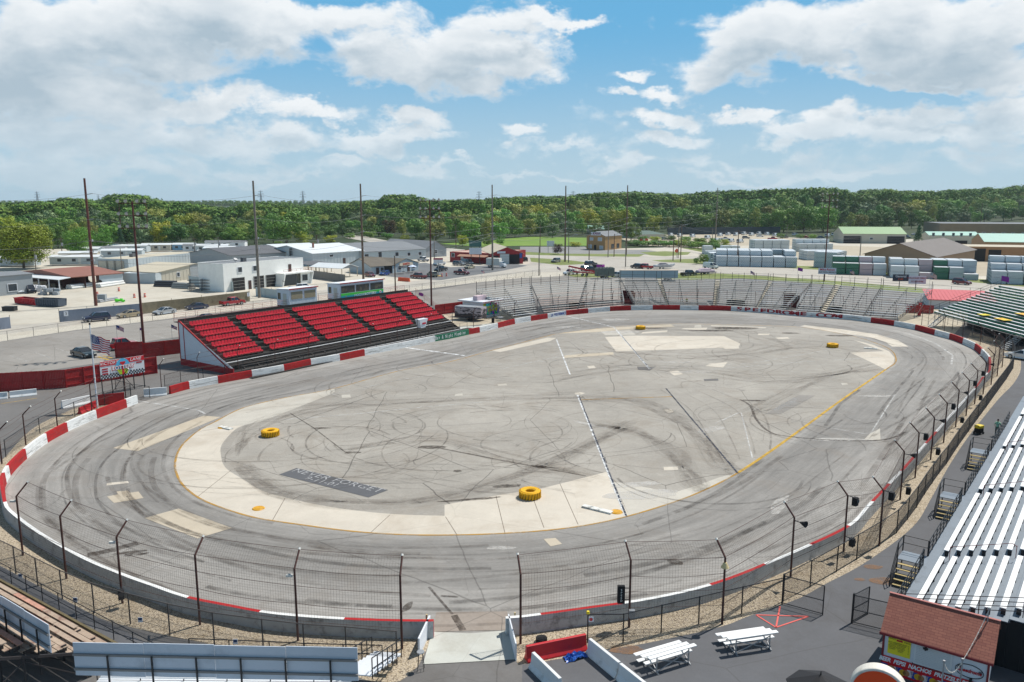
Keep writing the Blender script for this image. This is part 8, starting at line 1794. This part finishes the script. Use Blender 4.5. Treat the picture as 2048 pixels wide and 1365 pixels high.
# far lattice pylons
pr=None
for i,(x,yt,h) in enumerate([(75,384,44),(650-128,380,46),(197,392,40),(958,382,46),(1146,383,44),(606,388,38)]):
    D_=(h-24)*F/(400-yt); p=Y(x,400,D_); p=V3(p,0)
    if pr is None:
        t=thing('pylon','x','pylon',p); b=MB(); w_=4.
        for sx in (-1,1):
            for sy in (-1,1): b.bar((sx*w_,sy*w_,0),(sx*.9,sy*.9,34),.55); b.bar((sx*.9,sy*.9,34),(0,0,44),.5)
        for k in range(6):
            z0_,z1_=34*k/6,34*(k+1)/6; r0_,r1_=w_-(w_-.9)*k/6,w_-(w_-.9)*(k+1)/6
            for sy in (-1,1): b.bar((-r0_,sy*r0_,z0_),(r1_,sy*r1_,z1_),.35); b.bar((r0_,sy*r0_,z0_),(-r1_,sy*r1_,z1_),.35)
        for z,l in ((30,8),(36,7),(41,5)): b.bar((-l,0,z),(l,0,z),.6); b.bar((-l,0,z),(0,0,z+2.5),.3); b.bar((l,0,z),(0,0,z+2.5),.3)
        b.build('lattice',M_galv,t); pr=t
    else: t=copy_tree(pr,p)
    t['group']='far lattice pylons'; t['label']='grey lattice pylon on the skyline '+['at the far left, left of the leftmost tall pole','just right of the tall pole before the white garage','just right of the leftmost tall pole','left of the tall pole before the red garage','right of the tall pole at the road bend','small and faint, halfway between two tall poles'][i]
# ---------------------------------------------------------------- lumber
def bundlef(a,c):
    def f(g):
        v=g.sc(g.tc.outputs['Object'],1,1,1); n=g.n('ShaderNodeTexBrick'); g.l(g.rot(v,0) if False else v,n.inputs['Vector'])
        mp=g.n('ShaderNodeMapping'); g.l(g.tc.outputs['Object'],mp.inputs[0]); mp.inputs['Rotation'].default_value=(PI/2,0,0); g.l(mp.outputs[0],n.inputs['Vector'])
        n.inputs['Color1'].default_value=a; n.inputs['Color2'].default_value=a; n.inputs['Mortar'].default_value=c; n.inputs['Scale'].default_value=1; n.inputs['Brick Width'].default_value=.62; n.inputs['Row Height'].default_value=.42; n.inputs['Mortar Size'].default_value=.075; n.inputs['Mortar Smooth'].default_value=.4
        return g.mix(g.mr(g.noise(g.tc.outputs['Object'],.8,4),.4,.8,0,.35),n.outputs[0],a)
    return f
BM={'w':nmat('blue-white printed wrap',bundlef(rgb(214,220,222),rgb(120,138,148))),'p':nmat('pinkish printed wrap',bundlef(rgb(200,190,190),rgb(168,130,132))),'g':nmat('dark green printed wrap',bundlef(rgb(26,88,62),rgb(110,150,130))),'c':nmat('plain white wrap',bundlef(rgb(218,222,220),rgb(176,186,188))),'o':mat('raw yellow lumber',rgb(196,140,66),.8,var=.15,vscale=2)}
M_wraptop=mat('white wrap top',rgb(216,222,226),.35,var=.04)
CN={'w':'blue-white wrapped','p':'pinkish wrapped','g':'dark green wrapped','c':'plain white wrapped','o':'raw yellow'}
bp={}
def bundle(c):
    if c in bp: return None
    b=MB(); b.box((0,0,.08),(3.8,4.6,1.78)); o=b.build('lumber_bundle',[BM[c],M_wraptop],bevel=.06); k=MB()
    me=o.data
    for p in me.polygons:
        if p.normal.z>.5: p.material_index=1
    k=MB()
    for x in (-1.2,1.2): k.box((x,0,.0),(.15,4.4,.08)); 
    for y in (-1.5,1.5): k.box((0,y,.075),(3.83,.06,1.80))
    s=k.build('strap',M_steel,o); bp[c]=(o,s); return o
def place_bundle(c,loc,rz,label,grp):
    o=bundle(c)
    if o is None: o=bp[c][0].copy(); COL.objects.link(o); s=bp[c][1].copy(); COL.objects.link(s); s.parent=o
    o.location=loc; o.rotation_euler.z=rz; tag(o,label,'lumber bundle',grp)
def stack(where,a,c,rows,hs,pat,gap=.25):
    A,C_=flat(G(*a)),flat(G(*c)); u=C_-A; n=max(1,round(u.length/4.05)); rz=math.atan2(u.y,u.x); u.normalize(); v=Vector((-u.y,u.x,0)); rnd=random.Random(int(a[0]))
    for r in range(rows):
        for k in range(n):
            col=pat[k%len(pat)] if r<2 else 'w'
            for z in range(hs[min(r,len(hs)-1)]-(rnd.random()<.12)):
                if r>0 and r<rows-1 and z<hs[min(r-1,len(hs)-1)]-1 and 0<k<n-1: continue   # buried inside the stack
                place_bundle(col,V3(A+u*(2.+4.05*k)+v*(2.4+(4.6+gap)*r),1.86*z),rz+rnd.uniform(-.01,.01),f'{CN[col]} lumber bundle in the {where}','lumber bundles, '+where)
stack('long white stack left of the third light tower',(1431,533),(1586,536),4,[2,3,3,3],'w')
stack('white stacks reaching back left of the side road shrub',(1408,520),(1428,530),1,[2],'w'); stack('low white row behind the long white stack',(1408,509),(1500,509),1,[2],'c')
stack('middle-distance stack behind the long white stack',(1509,505),(1571,505),2,[3,3],'c'); stack('white stack just left of the third light tower',(1626,535),(1667,537),2,[3,3],'w'); stack('white rows left of the tan shed roof',(1613,521),(1690,521),2,[2,2],'c'); stack('far white rows right of the middle stack',(1597,504),(1665,504),2,[2,3],'c')
stack('green and pink stack before the tan shed',(1664,549),(1768,552),2,[2,3],'ggpcpw'); stack('mixed front stack behind the maroon suv',(1780,556),(1968,562),3,[2,3,3],'ccpgwwwwww'); stack('front stack at the right edge',(1981,568),(2110,573),3,[2,3,4],'w'); stack('small white stack behind the yellow lumber',(1876,506),(1907,507),1,[2],'c'); stack('yellow lumber pile beside the small brick building',(1872,520),(1932,523),1,[1],'o'); stack('yellow bundle at the brick doorway',(1975,530),(1986,531),1,[1],'o')
t=thing('timber_trusses','heap of raw yellow roof trusses beside the tan lumber shed','timber pile',G(1868,518)); b=MB(); rnd=random.Random(9)
for k in range(26): x=rnd.uniform(0,13); b.bar((x,rnd.uniform(-2,1),.3),(x+rnd.uniform(1,5),rnd.uniform(-1,2),rnd.uniform(1.5,4.4)),.18)
for k in range(8): b.bar((0,-2+k*.5,.6+.4*(k%4)),(13,-2+k*.5,1.+.4*(k%4)),.2,.3)
b.build('truss_frame',BM['o'],t)
# ---------------------------------------------------------------- trees
def leafmat(name,c,c2,hv=.03):
    def f(g):
        oi=g.n('ShaderNodeObjectInfo'); n=g.noise(g.tc.outputs['Object'],.35,4,.6); k=g.mix(g.mr(n,.35,.65),c,c2); hs=g.n('ShaderNodeHueSaturation'); g.l(g.mr(oi.outputs['Random'],0,1,.5-hv*.8,.5+hv*.5),hs.inputs['Hue']); r2=g.m('FRACT',g.m('MULTIPLY',oi.outputs['Random'],7.13)); g.l(g.mr(r2,0,1,.62,1.3),hs.inputs['Value']); g.l(k,hs.inputs['Color']); g.b.inputs['Roughness'].default_value=.6
        g.b.inputs['Subsurface Weight'].default_value=0
        return hs.outputs[0]
    return nmat(name,f)
LF={'dark':leafmat('dark green leaves',rgb(74,112,48),rgb(100,138,56)),'mid':leafmat('mid green leaves',rgb(100,142,56),rgb(130,166,70)),'olive':leafmat('olive leaves',rgb(134,146,64),rgb(164,166,88)),'yellow':leafmat('yellow green leaves',rgb(142,156,40),rgb(176,178,60),.03),'bright':leafmat('bright green leaves',rgb(84,138,48),rgb(114,162,60),.03),'grey':leafmat('grey green leaves',rgb(100,128,84),rgb(130,150,104)),'plum':leafmat('plum leaves',rgb(60,34,44),rgb(84,50,56),.01),'pine':leafmat('pine needles',rgb(44,80,52),rgb(62,100,60)),'rust':leafmat('rust tinged leaves',rgb(104,88,52),rgb(122,104,60))}
M_bark=mat('grey bark',rgb(96,84,70),.9,var=.2,vscale=1)
def crown_mb(seed,nb,nl,leaf,shape='broad',W=1.,Hc=1.):
    """crown fitted to unit size: radius .5, height 1 (from the ground); many leaf clumps spread through the volume"""
    r=random.Random(seed); b=MB(); bl=[]
    for i in range(nb):
        if shape=='cone': z=.12+.86*r.random()**.9; rad=.30*(1.03-z)/.9; a=r.uniform(0,6.28); bl.append((rad*math.cos(a)*r.uniform(.5,1),rad*math.sin(a)*r.uniform(.5,1),z,.07+.10*(1-z)))
        elif shape=='tall': z=r.uniform(.22,.93); k=math.sin(PI*min(1,max(.05,(z-.12)/.9)))**.6; a=r.uniform(0,6.28); rr=.30*k*r.random()**.5; bl.append((rr*math.cos(a),rr*math.sin(a),z,r.uniform(.07,.14)*(.6+.5*k)))
        else:
            z=r.uniform(.20,.88); k=math.sin(PI*min(1,max(.08,(z-.02)/1.04)))**.55; a=r.uniform(0,6.28); rr=.37*k*r.random()**.45; bl.append((rr*math.cos(a),rr*math.sin(a),z,r.uniform(.10,.19)*(.65+.4*k)))
    for (x,y,z,s) in bl:
        for j in range(nl):
            d=Vector((r.gauss(0,1),r.gauss(0,1),r.gauss(.15,1))).normalized(); q_=Vector((x,y,z))+Vector((d.x*s,d.y*s,d.z*s*.8))*r.uniform(.72,1.08)
            nrm=(d*1.6+Vector((r.gauss(0,.4),r.gauss(0,.4),r.gauss(.25,.4)))).normalized(); t1=nrm.orthogonal().normalized(); t1.rotate(Matrix.Rotation(r.uniform(0,6.28),3,nrm)); t2=nrm.cross(t1); l=leaf*r.uniform(.6,1.3)
            b.add([q_-t1*l,q_-t2*l*.6,q_+t1*l,q_+t2*l*.6],[(0,1,2,3)])
    return b
def trunk_mb(seed,shape):
    r=random.Random(seed); b=MB(); top=.92 if shape!='broad' else .6; b.tube((0,0,0),(0,0,top*.5),.022,.016,n=7); b.tube((0,0,top*.5),(r.uniform(-.02,.02),0,top),.016,.006,n=6)
    for i in range(6): a=r.uniform(0,6.28); z=r.uniform(.22,.5); l=.28 if shape=='broad' else .16; b.tube((0,0,z),(l*math.cos(a),l*math.sin(a),z+l*.8),.010,.003,n=5)
    return b
TPR={}
def tree_proto(key,shape,lf,seed,nb,nl,leaf,name):
    t=thing(name,'x','tree',(0,0,-900)); crown_mb(seed,nb,nl,leaf,shape).build('crown',LF[lf],t); trunk_mb(seed,shape).build('trunk',M_bark,t); TPR[key]=[t,False]
def tree(key,p,h,wd,label,group=None,rz=None):
    pr=TPR[key]; rz=rz if rz is not None else (p.x*7.3+p.y)%6.28; sc_=(wd,wd,h)
    if not pr[1]: t=pr[0]; pr[1]=True; t.location=p; t.rotation_euler.z=rz; t.scale=sc_; t['label']=label
    else: t=copy_tree(pr[0],p,rz,label,None,sc_)
    if group: t['group']=group
    elif 'group' in t: del t['group']
    return t
for i,lf in enumerate(('dark','mid','olive','mid','dark','grey','yellow','bright','rust')): tree_proto(f'b{i}','broad',lf,20+i,38,90,.026,'broadleaf_tree')
for i,lf in enumerate(('mid','olive','dark')): tree_proto(f't{i}','tall',lf,40+i,42,56,.024,'tall_tree')
tree_proto('c0','cone','pine',60,60,44,.022,'conifer_tree'); tree_proto('big','broad','yellow',70,150,110,.016,'broadleaf_tree'); tree_proto('rnd','broad','bright',71,80,90,.018,'broadleaf_tree'); tree_proto('plum','broad','plum',72,50,50,.026,'broadleaf_tree')
def tree_at(key,x,yb,yt,wpx,label,zb=0):
    p=G(x,yb); h=hgt(x,yb,yt); return tree(key,p,h,wpx/F*depth(p)*1.0,label)
tree_at('big',48,538,440,122,'big round yellow-green tree at the left edge among the mobile homes')
tree_at('b0',20,530,462,80,'darker green tree tucked behind the big yellow-green tree')
tree_at('rnd',155,513,450,62,'round bright green tree right of the big yellow-green one'); tree_at('b7',205,506,456,52,'medium bright green tree beside the leftmost tall pole'); tree_at('c0',243,505,452,30,'narrow dark conifer right of the leftmost tall pole')
tree_at('b4',573,492,412,96,'big dark rounded tree behind the dark-roofed building'); tree_at('b6',605,490,462,40,'small yellow-green tree at the foot of the big dark rounded one'); tree_at('b6',662,487,470,34,'low yellow-green bush-like tree at the woods edge left of the ramp road'); tree_at('b3',557,490,483,20,'small bright shrub-like tree behind the white roofs')
tree_at('plum',1116,509,487,27,'small plum-leaved tree on the verge at the road bend'); tree_at('c0',1836,493,450,32,'dark dense conifer between the sage green roof and the teal roof')
tree_at('b1',1262,482,440,44,'rounded mid-green tree right of the tan brick building'); tree_at('b5',1105,476,442,34,'grey-green small tree before the woods left of the tan brick building')
for i,(x,yb,yt,w_) in enumerate([(1407,528,507,26),(1392,529,515,14),(1285,482,472,26),(1310,483,473,30),(1340,482,470,30),(1370,486,472,30),(1400,492,475,34),(1430,494,476,30),(1450,494,478,22),(1272,490,478,18),(700,478,465,26),(740,476,462,30),(775,478,465,30),(810,484,470,26),(840,484,470,26),(1600,478,468,20),(1625,480,468,20),(1000,489,476,24),(925,492,470,26),(955,490,468,28),(975,492,474,22),(2030,512,494,22),(1560,478,466,22),(1150,494,484,30),(1275,492,480,40),(1296,493,481,40),(1317,493,480,42),(1338,494,481,42),(1359,494,480,42),(1378,495,481,42),(1396,497,482,40),(1416,500,484,40),(1434,501,486,36),(1452,502,489,30),(1262,491,482,30)]):
    t=tree_at(('b1','b3','b7','b6','b0')[i%5],x,yb,yt,w_,'low rounded green shrub on the '+('verge beside the leftmost wrapped lumber' if i<2 else 'scrubby bank before the dirt lot' if i<10 or i>22 else 'bank along the ramp road' if i<15 else 'edge of the woods, low in front of taller trees')); t['category']='shrub'; t['group']='shrubs before the woods'
BASE=[(-300,508),(0,500),(200,495),(480,489),(560,487),(690,474),(800,474),(870,484),(950,486),(1050,474),(1180,470),(1250,469),(1330,464),(1500,463),(1600,467),(1700,464),(1850,461),(2048,452),(2300,446)]
SKY_=[(-100,400),(0,402),(60,400),(100,398),(150,390),(200,399),(240,383),(280,386),(330,399),(380,401),(450,410),(500,399),(560,399),(600,404),(700,399),(760,396),(790,383),(820,386),(850,395),(900,396),(960,393),(1000,391),(1060,388),(1150,386),(1200,380),(1250,377),(1300,379),(1350,385),(1400,381),(1450,376),(1530,374),(1600,368),(1640,364),(1700,381),(1750,373),(1850,379),(1950,373),(2000,367),(2048,363),(2300,358)]
def interp(T,x):
    for (a,ya),(c,yc) in zip(T[:-1],T[1:]):
        if a<=x<=c: return ya+(yc-ya)*(x-a)/(c-a)
    return T[0][1] if x<T[0][0] else T[-1][1]
rnd=random.Random(77); cnt=0; NR_=6; made=[]
def zone(x): 
    for lim,s in ((150,'behind the big yellow-green tree'),(330,'behind the mobile homes'),(520,'above the beige-roofed warehouse'),(700,'above the white garage building'),(900,'above the long grey-roofed building'),(1060,'above the barn-red garage'),(1180,'above the bright field'),(1340,'above the tan brick building'),(1560,'above the far parked cars and dirt lot'),(1700,'around the third light tower'),(1860,'above the sage green roof')):
        if x<lim: return s
    return 'above the long brown-grey building'
LW_={'b0':'dark green rounded','b1':'mid-green rounded','b2':'olive rounded','b3':'mid-green spreading','b4':'deep green spreading','b5':'grey-green rounded','b6':'yellow-green rounded','b7':'bright green rounded','b8':'rust-tinged rounded','t0':'tall mid-green','t1':'tall olive','t2':'tall dark green','c0':'dark conifer'}
for r in range(NR_):
    x=-70.
    while x<2120:
        D0=G(x,interp(BASE,x)).y+4; D1=D0*(1+.085*r)+8*r; yt=interp(SKY_,x); top=yt+(NR_-1-r)*(9.5 if x<900 else 8.5)+rnd.uniform(-4,8)+(0 if r<NR_-1 else 4)
        if 880<x<1200 and r==0: top=max(top,436)
        p=Y(x,400,D1); gz_=landz(p.x,p.y); topz=Y(x,top,D1).z; h=topz-gz_
        if h>6:
            h=min(h,34); key=rnd.choice(['b0','b1','b2','b3','b4','b1','b3','t0','t1','b5','t2','b0','b4'] if x<840 or x>1250 else ['b2','b2','b1','t1','t1','b6','b3','t0','b5']); 
            if rnd.random()<.04: key='b6'
            if rnd.random()<.008: key='b8'
            w_=h*(.50 if key[0]=='t' else .82)*rnd.uniform(.9,1.2); w_=max(9,min(w_,21)); ly='front' if r==0 else 'second' if r==1 else 'middle' if r<4 else 'back'
            if cnt<298: tree(key,Vector((p.x,p.y+rnd.uniform(-4,4),gz_-.3)),h*1.02,w_*1.25,f'{LW_[key]} tree, {ly} rows of woods {zone(x)}','trees of the woods behind the speedway'); cnt+=1
            x+=w_*F/D1*rnd.uniform(.80,1.05)
        else: x+=14
print('trees',cnt)
# far-off wood: one mass
def wood():
    rnd=random.Random(5); b=MB(); src=crown_mb(91,22,30,.040,'broad'); V_=[Vector(v) for v in src.v]
    def put(px,D1,yt,wf=1.1):
        p=Y(px,400,D1); g0=landz(p.x,p.y); h=Y(px,yt,D1).z-g0
        if h<5: return
        h=min(h,36); w_=h*wf*rnd.uniform(.8,1.2); a=rnd.uniform(0,6.28); c,s=math.cos(a)*w_,math.sin(a)*w_; o=len(b.v)
        b.v+=[(p.x+v.x*c-v.y*s,p.y+v.x*s+v.y*c,g0+v.z*h) for v in V_]; b.f+=[tuple(i+o for i in f) for f in src.f]; b.mi+=[0]*len(src.f)
    for r in range(8):
        x=-140.
        while x<2200: 
            D1=G(x,interp(BASE,x)).y*(1.30+.25*r)+30; put(x+rnd.uniform(-5,5),D1,interp(SKY_,x)+rnd.uniform(0,7)+(3 if 380<x<700 else 1)); x+=16-r*.6
    # thickets between the front rows so the wood has no holes at its foot
    for r in range(3):
        x=-100.
        while x<2150: D1=G(x,interp(BASE,x)).y*(1.02+.11*r)+6; put(x+rnd.uniform(-5,5),D1,interp(BASE,x)-rnd.uniform(12,22),1.5); x+=15
    for r in range(4):
        x=-150.
        while x<2200: put(x,1900+r*350,402.5-(r*.6)+rnd.uniform(-1,1.2),1.6); x+=13
    o=b.build('woodland',nmat('mixed wood leaves',lambda g:g.mix(g.mr(g.noise(g.tc.outputs['Object'],.25,4),.4,.62),g.mix(g.mr(g.noise(g.tc.outputs['Object'],.045,3,.7),.40,.60),rgb(72,108,46),rgb(120,138,60)),rgb(90,128,52)))); o['kind']='stuff'; o['label']='dense green woodland stretching away to the horizon'; o['category']='woodland'
wood()
# ---------------------------------------------------------------- haze
if True:
    b=MB(); b.box((0,2200,-3),(6400,5000,66)); o=b.build('haze',[])
    m=bpy.data.materials.new('haze'); m.use_nodes=True; nt=m.node_tree; nt.nodes.remove(nt.nodes['Principled BSDF']); v=nt.nodes.new('ShaderNodeVolumePrincipled'); v.inputs['Color'].default_value=(.78,.88,.97,1); v.inputs['Density'].default_value=.00007; v.inputs['Anisotropy'].default_value=.2; nt.links.new(v.outputs[0],nt.nodes['Material Output'].inputs['Volume']); o.data.materials.append(m); o['kind']='stuff'
    SC.cycles.volume_bounces=0; SC.cycles.volume_step_rate=10
